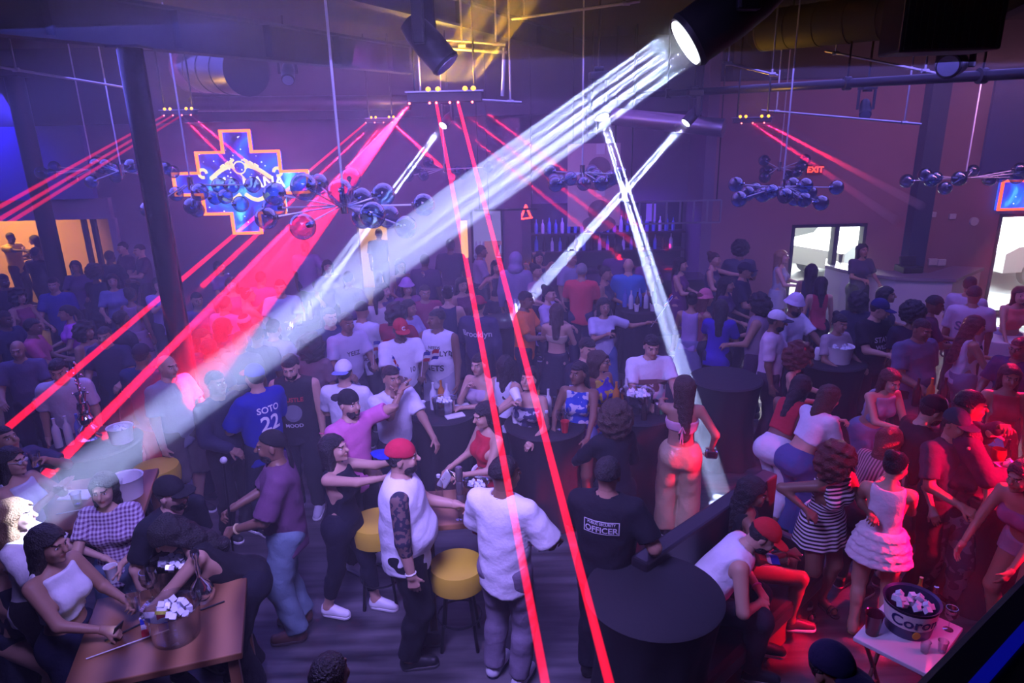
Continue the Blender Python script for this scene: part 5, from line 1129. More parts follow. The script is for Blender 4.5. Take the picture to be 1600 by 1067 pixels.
tub(on('y', .40, .10), 'white tub with a grip slot on the pale lit table', M_cup, .85, False, 'tub'); 
for k in range(3): cup(on('y', .05+.12*k, -.05+.1*k), 'clear cup lying in the white glow on the pale lit table', 'clear cups on the pale table', M_clear)
put(B().box((0, 0, .006), (.26, .16, .012)).mesh('placard'), M_cup, on('y', -.05, .12), 'white card with a red stripe on the pale lit table', 'card'); hflag('small flag lying near the white glow on the pale lit table', on('y', .02, -.2, .02), (1, .35, .02))
tag(put(B().lathe([(.10, 0), (.15, .012), (.15, .016), (.001, .01)], seg=24).mesh('plate'), mat('tan_plate', (.6, .32, .2), .5), on('n', .05, -.1), 'tan plate of food on the dark table by the kitchen opening', 'plate')); cup(on('n', -.2, .1), 'pale cup on the dark table by the kitchen opening')
for k in range(3): put(gob_me, M_clear, on('o', -.1+.15*k, -.05), 'stemmed glass on the dark table at the far left edge', 'glass', 'stemmed glasses on the far left table')
# wooden near table
ib = tub(on('w', .12, -.10), 'big clear ice bowl with lime slices on the near plank table', s=1.05); link('lime_slice', B().cyl((-.05, -.03, .17), (-.05, -.02, .185), .035, seg=16).mesh('lime_slice'), mat('lime', (.45, .5, .06), .4), ib)
hflag('small flag lying on the near plank table beside the ice bowl', on('w', -.28, -.28, .015), (.85, .5, .02), s=1.0)
put(gob_me, M_clear, on('w', -.18, .22), 'stemmed goblet on the far side of the near plank table', 'glass'); tub(on('w', -.12, .40), 'clear round fish bowl with ice at the back of the near plank table', s=.95)
wires = B().path([(-.3, -.15, .008), (-.1, .05, .008), (.15, .1, .008), (.3, .2, .008)], .006); tag(wires.build('hose', M_plast, loc=on('w', 0, 0)), 'thin dark pipe hose curled across the near plank table', 'hose')
hk = thing('hookah', 'small chrome water pipe standing on the near plank table', 'hookah', on('w', .14, .24)); B().lathe([(.07, 0), (.085, .06), (.06, .12), (.02, .16), (.016, .17)], seg=20).build('base', M_chrome, hk, True); B().lathe([(.012, .16), (.018, .24), (.01, .3), (.03, .34), (.028, .37)], seg=14).build('stem', M_chrome, hk, True)
put(B().box((0, 0, .012), (.2, .07, .024), bev=.008).mesh('napkin'), M_cup, on('w', -.08, .06), 'crumpled white napkin on the near plank table', 'napkin')
# table x
wbottle(on('x', -.16, .10), 'clear water bottle the red cap man is gripping')
for k in range(3): put(can_me, mat('can_print', (.3, .25, .28), .25, .7), (T['x'][0]+.02, T['x'][1]-.02, T['x'][2]+.12*k), ('silver red can, lowest of the stack on the small wooden table', 'silver red can, middle of the stack on the small wooden table', 'silver red can, topmost of the stack on the small wooden table')[k], 'can')
tub(on('x', .14, .12), 'clear ice tub on the small wooden table', s=.7); put(gob_me, M_clear, on('x', .02, -.2), 'stemmed glass at the near edge of the small wooden table', 'glass', s=.6)
# beer bucket table
bk = tub(on('z', .02, .05), 'metal beer bucket with a printed pale band on the white folding table', mat('bucket_navy', (.05, .05, .12), .35, .3), 1.05)
bnd = B().lathe([(.1405, .075), (.1565, .185)], seg=28); bnd.bm.faces.ensure_lookup_table(); [bnd.bm.faces.remove(f) for f in [f for f in bnd.bm.faces if len(f.verts) > 4]]
link('band', bnd.mesh('band', True), mat('bucket_band', (.8, .78, .72), .4), bk)
me = text_mesh('Corona', .105, 0.0)
for v in me.vertices: a = -PI/2+v.co.x/.15-.15; rr = .1495+.0155*(v.co.y)/.11+.0035; v.co = (rr*math.cos(a), rr*math.sin(a), .13+v.co.y)
link('lettering', me, mat('blue_ink', (.01, .015, .12), .5), bk); link('lime_print', B().cyl((-.03, -.138, .05), (-.03, -.144, .05), .025, seg=14).mesh('lime_print'), mat('lime_print', (.5, .4, .03), .5), bk)
dk = cup(on('z', -.24, .0), 'clear cup of dark red drink on the white folding table', m=mat('dark_drink', (.12, .01, .03), .15), s=1.3); put(wat_me, M_clear, on('z', .24, .16), 'clear bottle behind the beer bucket on the white folding table', 'bottle', name='water_bottle'); put(gob_me, M_clear, on('z', .27, .02), 'short stemmed glass right of the beer bucket', 'glass', s=.7); bottle(on('z', .17, .22), 2, 'amber beer bottle behind the beer bucket', None, .85)
for k in range(2): cup(on('z', .0+.11*k, -.18), 'small clear cup in front of the beer bucket', 'clear cups before the beer bucket', M_clear, .7)
# ------------------------------------------------------------------ people
M_ink = mat('print_ink', (.02, .02, .03), .8); M_pale = mat('print_pale', (.55, .55, .6), .7); M_wink = mat('print_white', (.8, .8, .8), .7); M_rink = mat('print_red', (.5, .02, .03), .7)
f, m = 'f', 'm'
# --- near: foreground from left to right
person('woman in dark dress at the left edge with a hand on her forehead', 6, 878, 70, 1.62, f, 1, 'pony', tc=(.02, .025, .05), top='bodice', bot='skirt', bc=(.02, .025, .05), arms=('lap', 'forehead'), legs='sit', hp=-10)
p = W(8, 950, .5); t = thing('chair', 'tan seat under the woman at the left edge', 'chair', (p.x+.05, p.y, 0)); B().box((0, 0, .45), (.55, .55, .08), bev=.02).build('seat', M_wood, t); 
for x in (-1, 1):
    for y in (-1, 1): B().cyl((x*.22, y*.22, 0), (x*.22, y*.22, .42), .02).build('leg', M_blkmetal, t)
P = person('woman in white halter top with very long black hair at the lower left', 78, 852, 78, 1.70, f, 2, 'longer', top='croptank', tc=(.7, .7, .72), bot='slim', bc=(.01, .012, .04), arms=('hold', ((.10, -.36, 1.12), .9)), hp=8, fat=1.06)
phone(P, -1, 'phone held by the woman in the white halter top'); cup((P.palm[1][0].x+.02, P.palm[1][0].y+.02, P.palm[1][0].z-.03), 'clear tumbler held by the woman in the white halter top', m=M_clear)
person('woman with straight dark hair and glasses in profile at the left edge, clapping', 20, 722, 82, 1.66, f, 1, 'long', top='tank', tc=(.6, .62, .7), bot='pants', arms=('clap', 'clap'), acc=(('glasses', 1, (.5, .5, .55)),))
P = person('person drinking from a clear cup in red laser light at the far left edge', 8, 688, 75, 1.74, m, 2, 'buzz', tc=(.05, .05, .1), arms=('mouth', 'down'), hp=-12); held(P, 1, cup_me, M_clear, 'clear cup at the lips of the drinking person at the far left edge', 'cup', 'cup', -.04)
person('bright white haired figure blazing in the widest beam at the left edge', 28, 806, 100, 1.66, f, 0, 'wavy', 'y', top='tee', tc=WHT, bot='pants', arms=('table', 'hold'))
P = person('woman in chequered purple shirt and red white bandana behind the plank table', 162, 766, 12, 1.64, f, 1, 'long', top='polo', tc=(.62, .55, .66), tpat='gingham', tc2=(.14, .05, .16), bot='jeans', bc=DEN, hat='band', hatc=(.55, .1, .15), arms=('hold', 'table'), hp=4)
held(P, 1, cup_me, M_cup, 'white mug in the hand of the chequered shirt woman', 'cup', 'mug', -.05)
person('woman in black top bending over the plank table with dark curly hair', 262, 838, -62, 1.68, f, 1, 'wavy', top='tank', tc=BLK, bot='wide', bc=(.008, .009, .018), arms=(((.16, -.62, .95), .6, (.8, .5, .2)), 'table'), lean=38, fat=1.12, acc=(('watch', 1, (.02, .02, .02)), ('bracelet', 1, (.6, .5, .2))), hp=30)
person('man in black tee and black cap leaning in behind the bending woman', 268, 772, 60, 1.76, m, 0, 'short', top='tee', tc=(.012, .014, .022), bot='pants', hat='cap', lean=20, arms=('down', ((.28, -.02, .86), .5)), hp=-5, hy=20, acc=(('bracelet', -1, (.8, .25, .05)),), beard=True)
P = person('bearded man in purple long tee and black durag holding a thin microphone stand', 424, 698, -78, 1.80, m, 3, None, top='jersey', tc=(.13, .055, .12), bot='jeans', bc=(.16, .24, .30), hat='durag', hatc=(.01, .01, .012), shoe='boot', shc=(.10, .035, .02), solec=(.04, .02, .02), arms=(((.16, -.30, 1.08), .9), ((.10, -.34, 1.12), .9)), beard=True, fat=1.08, acc=(('necklace', 1, (.7, .55, .2)), ('watch', 1, (.5, .4, .2))), hp=6)
q = P.palm[1][0]; t = thing('microphone_stand', 'thin black pole held upright by the man in the purple tee', 'pole', (q.x-.03, q.y, 0)); B().cyl((0, 0, .02), (.05, .06, 1.62), .009).build('shaft', M_blkmetal, t); B().cyl((0, 0, 0), (0, 0, .02), .10, seg=20).build('base', M_blkmetal, t); B().ball((.052, .062, 1.64), .026).build('tip', mat('grey_foam', (.4, .4, .42), .7), t)
P = person('woman in black jumpsuit with long dark hair filming with arms raised', 524, 702, 74, 1.64, f, 1, 'longer', top='bodice', tc=(.008, .009, .02), bot='capri', bc=(.008, .009, .02), shc=WHT, solec=WHT, arms=(((.10, -.46, 1.52), .8), ((.14, -.50, 1.50), .8)), legs='walk', fat=1.06, hp=-6, side=0)
phone(P, 1, 'phone lifted by the woman in the black jumpsuit')
P = person('man in bright pink polo and backward black cap waving one hand high', 546, 632, 52, 1.76, m, 1, 'short', top='polo', tc=(.62, .16, .40), bot='pants', bc=BLK, hat='cap', back=True, shc=WHT, arms=(((.22, -.32, 1.72), .1, (.8, .2, -.6)), ((.20, -.40, 1.20), .6)), beard=True, acc=(('watch', -1, (.05, .05, .05)),))
P = person('man in white tee and orange choker covering his face with two fingers up', 612, 592, 38, 1.74, m, 2, 'fade', top='tee', tc=(.66, .66, .74), bot='pants', bc=(.012, .015, .03), arms=(((.20, -.40, 1.06), .5), ((.03, -.20, 1.56), .35)), acc=(('necklace', 1, (.9, .25, .05)),))
P = person('heavyset man in white sleeveless tee and red backward cap with a tattooed arm', 628, 716, 96, 1.84, m, 1, 'short', top='sleeveless', tc=(.74, .74, .78), bot='pants', bc=(.010, .011, .016), hat='cap', hatc=(.50, .015, .05), brimc=(.01, .02, .28), back=True, shc=(.012, .012, .014), solec=(.05, .05, .05), arms=('hold', ((.28, -.02, .84), .4)), fat=1.24, hp=2, beard=True, acc=(('necklace', 1, (.6, .6, .65)), ('bracelet', -1, (.75, .75, .7))), loose=1.5)
tat = P.g
o = link('sleeve_tattoo', np_mesh('sleeve_tattoo', [nets(lambda Q: np.maximum(tat.arms(Q, .0025, .2, 1.5), np.maximum(Q[:, 0]+.0, 1.40*0+tat.arm[-1][0][2]-.10-Q[:, 2])), *tat.box(.1), .011)]), cloth((.16, .10, .09), 'tattoo', (.03, .03, .05)), P.root)
P = person('slim man in oversized white tee and grey trousers standing with his back turned', 789, 742, 152, 1.82, m, 3, 'fade', top='jersey', tc=(.74, .74, .78), bot='pants', bc=(.20, .17, .23), shc=(.75, .75, .8), solec=(.03, .03, .08), arms=('bent', ((.26, -.26, 1.06), .6)), loose=1.35, hy=-28, hp=6, acc=(('necklace', 1, (.6, .6, .6)),))
P = person('security officer in black shirt and trousers with a lettered back', 950, 742, 158, 1.80, m, 2, 'fade', top='tee', tc=(.010, .010, .016), bot='pants', bc=(.008, .008, .014), shc=(.01, .01, .01), solec=(.01, .01, .01), arms=('bent', ((.30, -.12, 1.0), .8)), fat=1.14, acc=(('bracelet', -1, (.02, .02, .02)),), loose=1.2)
decal(P, 'PUBLIC SECURITY', .024, (0, .405), M_pale, True); decal(P, 'OFFICER', .058, (0, .362), M_pale, True)
fr = boxes((-.12, .12, 0, .001, .040, .046), (-.12, .12, 0, .001, -.046, -.04), (-.12, -.114, 0, .001, -.04, .04), (.114, .12, 0, .001, -.04, .04)).mesh('lettering')
for v in fr.vertices: v.co = (v.co.x, v.co.z, 0)
decal(P, '', 1, (0, .377), M_pale, True, 'badge_frame', 0, fr)
link('belt_pouch', B().box((0, 0, 0), (.19, .03, .10), bev=.01).mesh('belt_pouch'), mat('magenta_pouch', (.5, .03, .10), .5), P.root, Matrix.Translation((-.04, .175, .90)))
P = person('seated man in white sleeveless tee and red cap, forearms on his knees', 1192, 838, 74, 1.78, m, 1, 'short', top='sleeveless', tc=(.72, .70, .78), bot='pants', bc=(.014, .012, .024), hat='cap', hatc=(.5, .02, .03), shc=(.02, .02, .03), base=.08, arms=('knee', 'knee'), lean=36, legs='sit', hp=22, beard=True, acc=(('bracelet', 1, (.7, .25, .6)),), loose=1.3)
P = person('seated woman with long black hair on the black sofa holding a small flag', 1178, 770, 84, 1.62, f, 3, 'longer', top='bodice', tc=BLK, bot='mini', bc=BLK, base=.12, arms=('lap', ((.30, -.24, .84), .9)), legs='sit', hp=14, shc=(.06, .02, .03), shoe='low', hy=-20)
hflag('small flag in the hand of the woman seated on the black sofa', P.palm[-1][0], (-.85, -.1, .35), s=1.1)
person('woman in black and white striped mini dress with a dark red afro', 1328, 752, 22, 1.62, f, 3, 'bigcurly', 'r', at=W(1270, 962, 0)+Vector((.0, -.12, 0)), top='bodice', tc=(.75, .74, .76), tpat='stripes', tc2=(.012, .012, .016), bot='mini', bc=(.75, .74, .76), bpat='stripes', bc2=(.012, .012, .016), arms=('phone', ((.34, -.10, 1.18), .6)), shoe='sandal', lean=16, side=-10, hy=20, hp=10, fat=1.08)
person('woman in white ruffled mini skirt lit red, back turned, with gold sandals', 1384, 742, 150, 1.60, f, 1, 'bun', at=W(1358, 990, 0), top='tank', tc=(.72, .66, .72), bot='ruffle', bc=(.74, .70, .75), arms=('phone', 'chin'), shoe='sandal', shc=(.6, .45, .15), hy=-40, hp=14, fat=1.06)
P = person('man in black tee and black white cap stretching one arm out to the right table', 1456, 690, 78, 1.78, m, 1, 'short', at=W(1424, 905, 0)+Vector((-.07, 0, 0)), top='tee', tc=(.014, .012, .018), bot='shorts', bc=(.30, .13, .14), hat='cap', hatc=(.014, .012, .018), brimc=(.03, .03, .04), shc=(.02, .02, .03), arms=('mouth', ((.02, -.66, 1.46), .7)), hp=16, hy=10, beard=True, lean=14, acc=(('bracelet', 1, (.9, .4, .1)),))
link('cap_panel', np_mesh('cap_panel', [nets(lambda q: np.maximum(np.maximum(sdell(q, (0, .012, .045), (.0885, .1085, .1005)), .055-q[:, 2]), np.maximum(np.abs(q[:, 0])-.055, q[:, 1]+.03)), (-.12, -.14, .0), (.12, .1, .16), .006)]), cloth((.7, .7, .74)), P.root, Matrix.Translation(Vector(P.g.hc.tolist())) @ Matrix(P.g.Rh.tolist()).to_4x4())
person('smiling woman in black strappy top and patterned jeans between the two capped men', 1512, 690, -28, 1.62, f, 2, 'long', top='tank', tc=(.02, .015, .03), bot='wide', bc=(.16, .15, .20), bpat='camo', bc2=(.05, .05, .08), arms=('hold', 'bent'), lean=6)
person('tall man in dark hoodie with short hair in profile, a towel round his neck', 1516, 636, 74, 1.86, m, 3, 'fade', top='long', tc=(.03, .02, .05), bot='pants', arms=('mouth', 'hold'), fat=1.1, hp=6)
P = person('man in dark green cap with a red mark on it, behind the outstretched arm', 1494, 664, 20, 1.74, m, 2, 'short', top='tee', tc=(.03, .04, .06), hat='cap', hatc=(.01, .05, .06), arms=('down', 'bent'), hp=10)
P = person('woman in red crop top with a turquoise fan standing near the right edge', 1578, 590, -20, 1.66, f, 2, 'long', top='croptank', tc=(.45, .03, .05), bot='skirt', bc=(.30, .02, .05), arms=('down', 'bent'), hp=8)
put(B().prism([(-.10, 0), (.10, 0), (.16, .12), (0, .17), (-.16, .12)], -.006, .006, 'Y').mesh('hand_fan'), mat('turquoise_fan', (.05, .55, .65), .5), P.palm[-1][0]+Vector((.02, -.06, -.02)), 'turquoise hand fan held by the woman in the red crop top', 'fan', rot=(-.9, .3, .3))
person('person bending at the right edge with a bare reddish back and shorts', 1588, 700, -70, 1.66, f, 2, 'long', top='tube', tc=(.3, .1, .2), bot='hotpants', bc=(.35, .25, .35), lean=25, arms=('table', 'table'), at=W(1590, 770, 1.35))
P = person('man in dark navy cap seen from above at the bottom right', 1302, 1050, 30, 1.74, m, 2, 'short', hat='cap', hatc=(.02, .02, .06), tc=BLK); 
person('dark haired person whose head just shows at the bottom edge below the trainers', 516, 1058, 160, 1.70, m, 4, 'short', tc=(.03, .01, .02))
# --- middle left
person('bald man in grey tee seen in profile in front of the glossy column', 262, 574, 66, 1.80, m, 1, None, top='tee', tc=(.20, .21, .25), bot='shorts', bc=(.10, .09, .08), fat=1.15, hp=4, arms=('bent', 'down'))
person('young man in pale tee with short dark hair leaning at the left', 92, 580, 20, 1.76, m, 1, 'fade', top='tee', tc=(.55, .50, .60), bot='jeans', bc=(.015, .02, .06), arms=('down', 'down'), lean=8, hp=14, acc=(('watch', 1, (.4, .4, .4)),))
P = person('man in royal blue numbered jersey and red blue cap, back turned', 398, 590, -128, 1.80, m, 1, 'short', top='jersey', tc=(.008, .02, .30), bot='pants', bc=(.012, .015, .03), hat='cap', hatc=(.03, .03, .30), brimc=(.5, .02, .04), arms=(((.24, -.28, 1.02), .6), 'bent'), hp=4, fat=1.08)
decal(P, 'SOTO', .085, (0, .40), M_wink, True); decal(P, '22', .20, (0, .26), M_wink, True)
P = person('man in black graphic sleeveless tee with a pink wristband looking down', 454, 574, 4, 1.80, m, 1, 'fade', top='sleeveless', tc=(.012, .013, .02), bot='pants', bc=(.012, .013, .02), shc=(.5, .5, .55), arms=('down', 'down'), hp=22, beard=True, fat=1.06, acc=(('bracelet', 1, (.9, .15, .35)),), loose=1.4)
decal(P, 'HUSTLE', .06, (0, .36), M_rink); decal(P, 'MOOD', .055, (0, .10), M_pale)
gm = B().lathe([(.001, 0), (.085, 0), (.085, .001), (.001, .001)], seg=20); gm = gm.mesh('lettering'); decal(P, '', 1, (0, .23), mat('graphic_grey', (.13, .13, .17), .8), False, 'printed_graphic', 0, gm)
q = P.palm[1][0]; wbottle((q.x, q.y, q.z-.24), 'water bottle dangling from the hand of the man in the graphic sleeveless tee')
person('dark dressed man with a red lanyard cloth behind the blue jersey', 338, 600, 60, 1.76, m, 3, 'fade', tc=(.02, .02, .05), top='jacket', bot='pants', arms=('bent', 'bent'))
P = person('man in white tee and white cap seen from behind beside the pink polo', 538, 582, 172, 1.74, m, 1, 'short', top='tee', tc=(.70, .70, .76), bot='pants', hat='cap', hatc=(.66, .66, .74), brimc=(.2, .25, .6), back=True, arms=('bent', 'bent'))
P = person('man in white printed tee and red cap with a white letter, looking down', 626, 516, 24, 1.80, m, 4, 'short', top='tee', tc=(.68, .68, .74), bot='pants', hat='cap', hatc=(.45, .015, .03), hp=16, arms=('hold', 'hold'), fat=1.05, acc=(('necklace', 1, (.6, .6, .65)),))
o = link('lettering', text_mesh('C', .06, .002), M_wink, P.root, Matrix.Translation(Vector(P.g.hc.tolist())) @ Matrix(P.g.Rh.tolist()).to_4x4() @ Matrix.Translation((0, -.108, .085)) @ Matrix.Rotation(PI/2-.35, 4, 'X')); decal(P, '10', .08, (.08, .22), M_ink)
hflag('small flag waved in front of the red lettered cap, leaning left', P.palm[-1][0], (-.35, -.1, .9), s=.9); hflag('small flag waved in front of the red lettered cap, leaning right', P.palm[1][0], (.15, -.2, .9), s=.9)
P = person('man in white sleeveless lettered tee looking aside, with a chain', 682, 500, -18, 1.82, m, 3, 'fade', top='sleeveless', tc=(.68, .68, .74), bot='jeans', bc=(.35, .35, .42), hy=-38, arms=('down', 'down'), fat=1.05, acc=(('necklace', 1, (.75, .75, .75)),), loose=1.4)
decal(P, 'NEEDS', .05, (0, .38), M_ink); decal(P, 'BROOKLYN', .082, (0, .31), M_ink); decal(P, 'NETS', .10, (0, .14), M_ink)
P = person('woman in red cropped top and red skirt with a white belt, phone in hand', 757, 650, -58, 1.64, f, 1, 'long', top='croptank', tc=(.5, .02, .04), bot='skirt', bc=(.45, .015, .04), arms=('hold', 'bent'), hp=12)
o = phone(P, 1, 'white cased phone held by the woman in the red cropped top'); put(B().box((0, 0, 0), (.09, .03, .22), bev=.014).mesh('clutch'), M_cup, P.palm[-1][0]+Vector((.0, -.02, -.04)), 'white clutch in the lower hand of the woman in red', 'bag', rot=(.3, .5, 0))
link('belt', B().torus((0, 0, 0), .158, .018, 28, 6).mesh('belt', True), mat('white_belt', (.75, .72, .75), .5), P.root, Matrix.Translation(Vector(P.g.p0.tolist())+Vector((0, 0, .10))))
P = person('bare shouldered woman resting her chin on her hand with a straw cup', 748, 570, -30, 1.62, f, 1, 'bun', top='tube', tc=(.5, .4, .5), bot='skirt', arms=('crossed', 'chin'), hp=6)
person('dark haired woman in a white top at the cup crowded table, back turned', 790, 572, 140, 1.62, f, 1, 'long', top='tank', tc=(.65, .65, .72), bot='skirt', arms=('table', 'bent'), hy=30)
P = person('woman in patterned strapless dress drinking from a tilted foam cup', 826, 594, -26, 1.62, f, 1, 'bun', top='corset', tc=(.5, .5, .55), tpat='floral', tc2=(.04, .04, .1), bot='mini', bc=(.05, .05, .1), arms=('bent', 'mouth'), hp=-10); held(P, -1, cup_me, M_cup, 'tilted foam cup at the mouth of the strapless dress woman', 'cup', 'cup', .02, 1.2, (-1.2, 0, .3))
P = person('woman with long black braids in a white vest at the cup crowded table', 904, 584, -20, 1.66, f, 3, 'braids', top='tank', tc=(.5, .5, .6), tpat='floral', tc2=(.02, .06, .4), bot='hotpants', bc=(.15, .25, .5), arms=('table', 'bent'), hy=-25)
person('woman in colourful printed dress and dark sunglasses', 938, 566, 42, 1.64, f, 2, 'wavy', 'b', top='croptank', tc=(.5, .4, .05), tpat='floral', tc2=(.05, .03, .4), bot='mini', bc=(.03, .05, .4), bpat='floral', bc2=(.5, .1, .2), arms=('down', 'bent'), acc=(('glasses', 1, (.01, .01, .015)),), hy=20)
person('dark clad man with short black hair behind the printed dress woman', 918, 546, 35, 1.74, m, 1, 'fade', tc=(.02, .02, .04), arms=('bent', 'bent'), hp=12)
P = person('man in white tee with a broad brown band facing forward at the ice tub table', 1018, 542, 4, 1.76, m, 1, 'fade', top='tee', tc=(.70, .70, .76), bot='pants', arms=('table', ((.12, -.34, 1.12), .7)), hp=16, acc=(('necklace', 1, (.1, .1, .1)),))
bb = boxes((-.15, .15, 0, .001, -.07, .07)).mesh('lettering')
for v in bb.vertices: v.co = (v.co.x, v.co.z, 0)
decal(P, '', 1, (0, .27), mat('brown_band', (.16, .09, .08), .8), False, 'chest_band', 0, bb)
P = person('woman in gold satin trousers and pink tied top with long brown hair, back turned', 1068, 606, 168, 1.68, f, 2, 'longer', 'b', top='tie', tc=(.6, .35, .45), bot='wide', bc=(.46, .36, .20), bpat='shine', arms=(((.20, -.50, 1.28), .2, (.4, .3, -.9)), ((.30, -.03, .98), .6)), hy=20, fat=1.04)
bow = B().path([(0, .13, .31), (.03, .15, .27), (.0, .14, .33), (-.03, .15, .27)], .006).path([(0, .13, .31), (.015, .15, .16)], .006).path([(0, .13, .31), (-.012, .15, .15)], .006); link('back_bow', bow.mesh('back_bow'), mat('pink_ribbon', (.65, .35, .45), .6), P.root, Matrix.Translation(Vector(P.g.p0.tolist())))
link('handbag', B().box((0, 0, 0), (.12, .07, .09), bev=.02).mesh('handbag'), M_chrome, P.root, Matrix.Translation((-.30, .02, .95)))
person('woman with frizzy brown hair and bandana in a black jacket at the cup crowded table', 956, 652, -160, 1.64, f, 2, 'bigcurly', 'b', top='jacket', tc=(.012, .012, .02), bot='shorts', bc=BLK, hat='band', hatc=(.3, .05, .12), arms=('table', 'bent'), hy=25, lean=6)
# --- middle right
P = person('woman in white cropped jeans and red top bending forward, back turned', 1252, 606, 128, 1.66, f, 3, 'long', top='croptank', tc=(.45, .02, .04), bot='capri', bc=(.66, .66, .72), lean=34, arms=('table', 'table'), hp=20, fat=1.08, legs='walk', shc=(.5, .4, .3))
person('woman in white long sleeved crop top and blue jeans leaning on her elbows', 1296, 622, 112, 1.66, f, 1, 'long', 'b', top='croplong', tc=(.68, .66, .74), bot='wide', bc=(.05, .09, .26), lean=30, arms=('mouth', 'hold'), hp=10, fat=1.06)
person('man in pale pink tee and white cap with shaded brim behind the white jeans', 1214, 502, 62, 1.76, m, 3, 'short', top='tee', tc=(.62, .48, .58), bot='jeans', bc=(.06, .04, .06), hat='cap', hatc=(.62, .60, .68), brimc=(.03, .03, .05), beard=True, arms=('hold', 'down'), hp=10, lod=0)
person('man in white tee and pale bucket hat with a dark patch on one sleeve', 1242, 478, 30, 1.80, m, 3, 'fade', top='tee', tc=(.62, .62, .72), bot='pants', hat='bucket', hatc=(.55, .48, .64), hp=14, arms=('table', 'bent'), beard=True, lod=0)
P = person('woman with dark red curls and a red hair clip looking at her lit phone', 1252, 558, 58, 1.64, f, 1, 'bigcurly', 'r', top='bodice', tc=(.015, .012, .02), bot='slim', arms=('hold', 'hold'), hp=26, lod=0); phone(P, -1, 'bright phone held by the woman with dark red curls')
link('hair_clip', B().ball((0, 0, 0), .035, 12, 8, (1, .5, 1)).mesh('hair_clip', True), mat('red_clip', (.6, .02, .05), .4), P.root, Matrix.Translation(Vector(P.g.hc.tolist())+Vector((-.08, -.04, .11))))
person('woman crouching in the hazy shaft with bare arms folded on her knees', 1392, 596, 10, 1.62, f, 1, 'long', 'b', top='croptank', tc=(.3, .3, .4), bot='jeans', bc=(.2, .25, .4), lean=20, arms=('hold', 'phone'), hp=10)
person('woman in a striped pinkish top hunched beside the man with the black white cap', 1392, 690, 120, 1.6, f, 2, 'wavy', 'r', top='croptee', tc=(.38, .26, .28), tpat='vstripes', tc2=(.10, .05, .07), bot='slim', lean=36, arms=('table', 'table'))
P = person('man in black printed tee and dark blue cap checking his hands', 1374, 484, 24, 1.80, m, 1, 'short', top='tee', tc=(.014, .013, .024), bot='pants', hat='cap', hatc=(.02, .02, .12), hy=30, hp=18, arms=('hold', 'hold'), fat=1.1); decal(P, 'STAY', .09, (0, .33), M_pale); decal(P, 'WILD', .07, (0, .24), M_pale)
person('heavyset bald man in dark slate tee with a white chain', 1440, 516, 16, 1.82, m, 3, 'buzz', top='tee', tc=(.10, .11, .2), bot='pants', fat=1.28, hp=14, arms=('down', 'bent'), acc=(('necklace', 1, (.7, .65, .75)),))
person('person with a round dark afro turned away by the counter', 1424, 492, 165, 1.74, f, 3, 'afro', top='tee', tc=(.03, .025, .06), bot='pants')
person('man in dark navy shirt looking down beside the round afro', 1460, 478, 70, 1.78, m, 3, 'fade', top='tee', tc=(.015, .02, .06), bot='pants', hp=18, arms=('hold', 'hold'))
P = person('man in pale lilac printed tee, back turned, by the tall glazed door', 1522, 462, 150, 1.80, m, 2, 'fade', top='tee', tc=(.50, .44, .54), bot='pants', bc=(.03, .03, .06), hy=-20, fat=1.05, loose=1.4); decal(P, 'SUN', .16, (0, .30), mat('print_teal', (.06, .10, .22), .8), True)
person('bald man in lilac shirt directly behind the pale printed tee', 1516, 446, 120, 1.80, m, 2, 'buzz', top='tee', tc=(.42, .36, .46), bot='pants')
P = person('woman with long dark hair in white vest and grey jeans reading her phone', 1524, 510, 80, 1.66, f, 2, 'longer', top='tank', tc=(.55, .50, .60), bot='jeans', bc=(.14, .16, .26), arms=('hold', 'hold'), hp=16, fat=1.06); phone(P, -1, 'phone in the hands of the woman in the white vest')
person('woman in coral top leaning on a white table by the tall glazed door', 1594, 462, -12, 1.66, f, 1, 'long', top='croptank', tc=(.75, .16, .14), bot='jeans', bc=(.2, .3, .5), arms=('table', 'table'), lean=12)
p = W(1555, 522, .95); t = thing('white_drape_table', 'white clothed table in the daylight by the tall glazed door', 'table', (p.x, p.y, 0)); B().lathe([(.52, 0), (.46, .5), (.45, .93), (.44, .95), (.001, .951)], seg=36).build('tablecloth', mat('white_tablecloth', (.7, .7, .72), .8), t, True)
person('woman in silver mini dress with long blonde hair, backlit beside the double glazed door', 1222, 402, 60, 1.70, f, 0, 'long', 'y', top='bodice', tc=(.45, .47, .52), bot='mini', bc=(.45, .47, .52), arms=('hold', 'hold'), shc=WHT, lod=0)
person('woman in dark dress with long hair silhouetted against the double glazed door', 1268, 424, 150, 1.66, f, 2, 'longer', top='bodice', tc=(.03, .03, .06), bot='skirt', bc=(.03, .03, .06))
person('woman in red camisole in front of the silhouetted dark dress', 1282, 444, 175, 1.62, f, 1, 'long', top='tank', tc=(.40, .04, .08), bot='pants')
person('person with long hair standing behind the white counter', 1348, 392, 5, 1.72, f, 2, 'longer', top='tee', tc=(.06, .05, .10), bot='pants', arms=('bent', 'hold'))
person('person in cream top with a tall hair knot in front of the white counter', 1312, 506, 20, 1.62, f, 2, 'bun', top='tee', tc=(.40, .33, .36), bot='pants', arms=('bent', 'bent'), hp=12)
person('dim person with dark curly hair against the white counter', 1340, 470, 160, 1.66, f, 3, 'curly', top='tee', tc=(.04, .04, .08), bot='pants')
person('woman with long dark hair in profile before the white counter', 1386, 462, 60, 1.68, f, 2, 'longer', top='tank', tc=(.06, .05, .09), bot='pants', arms=('hold', 'bent'))
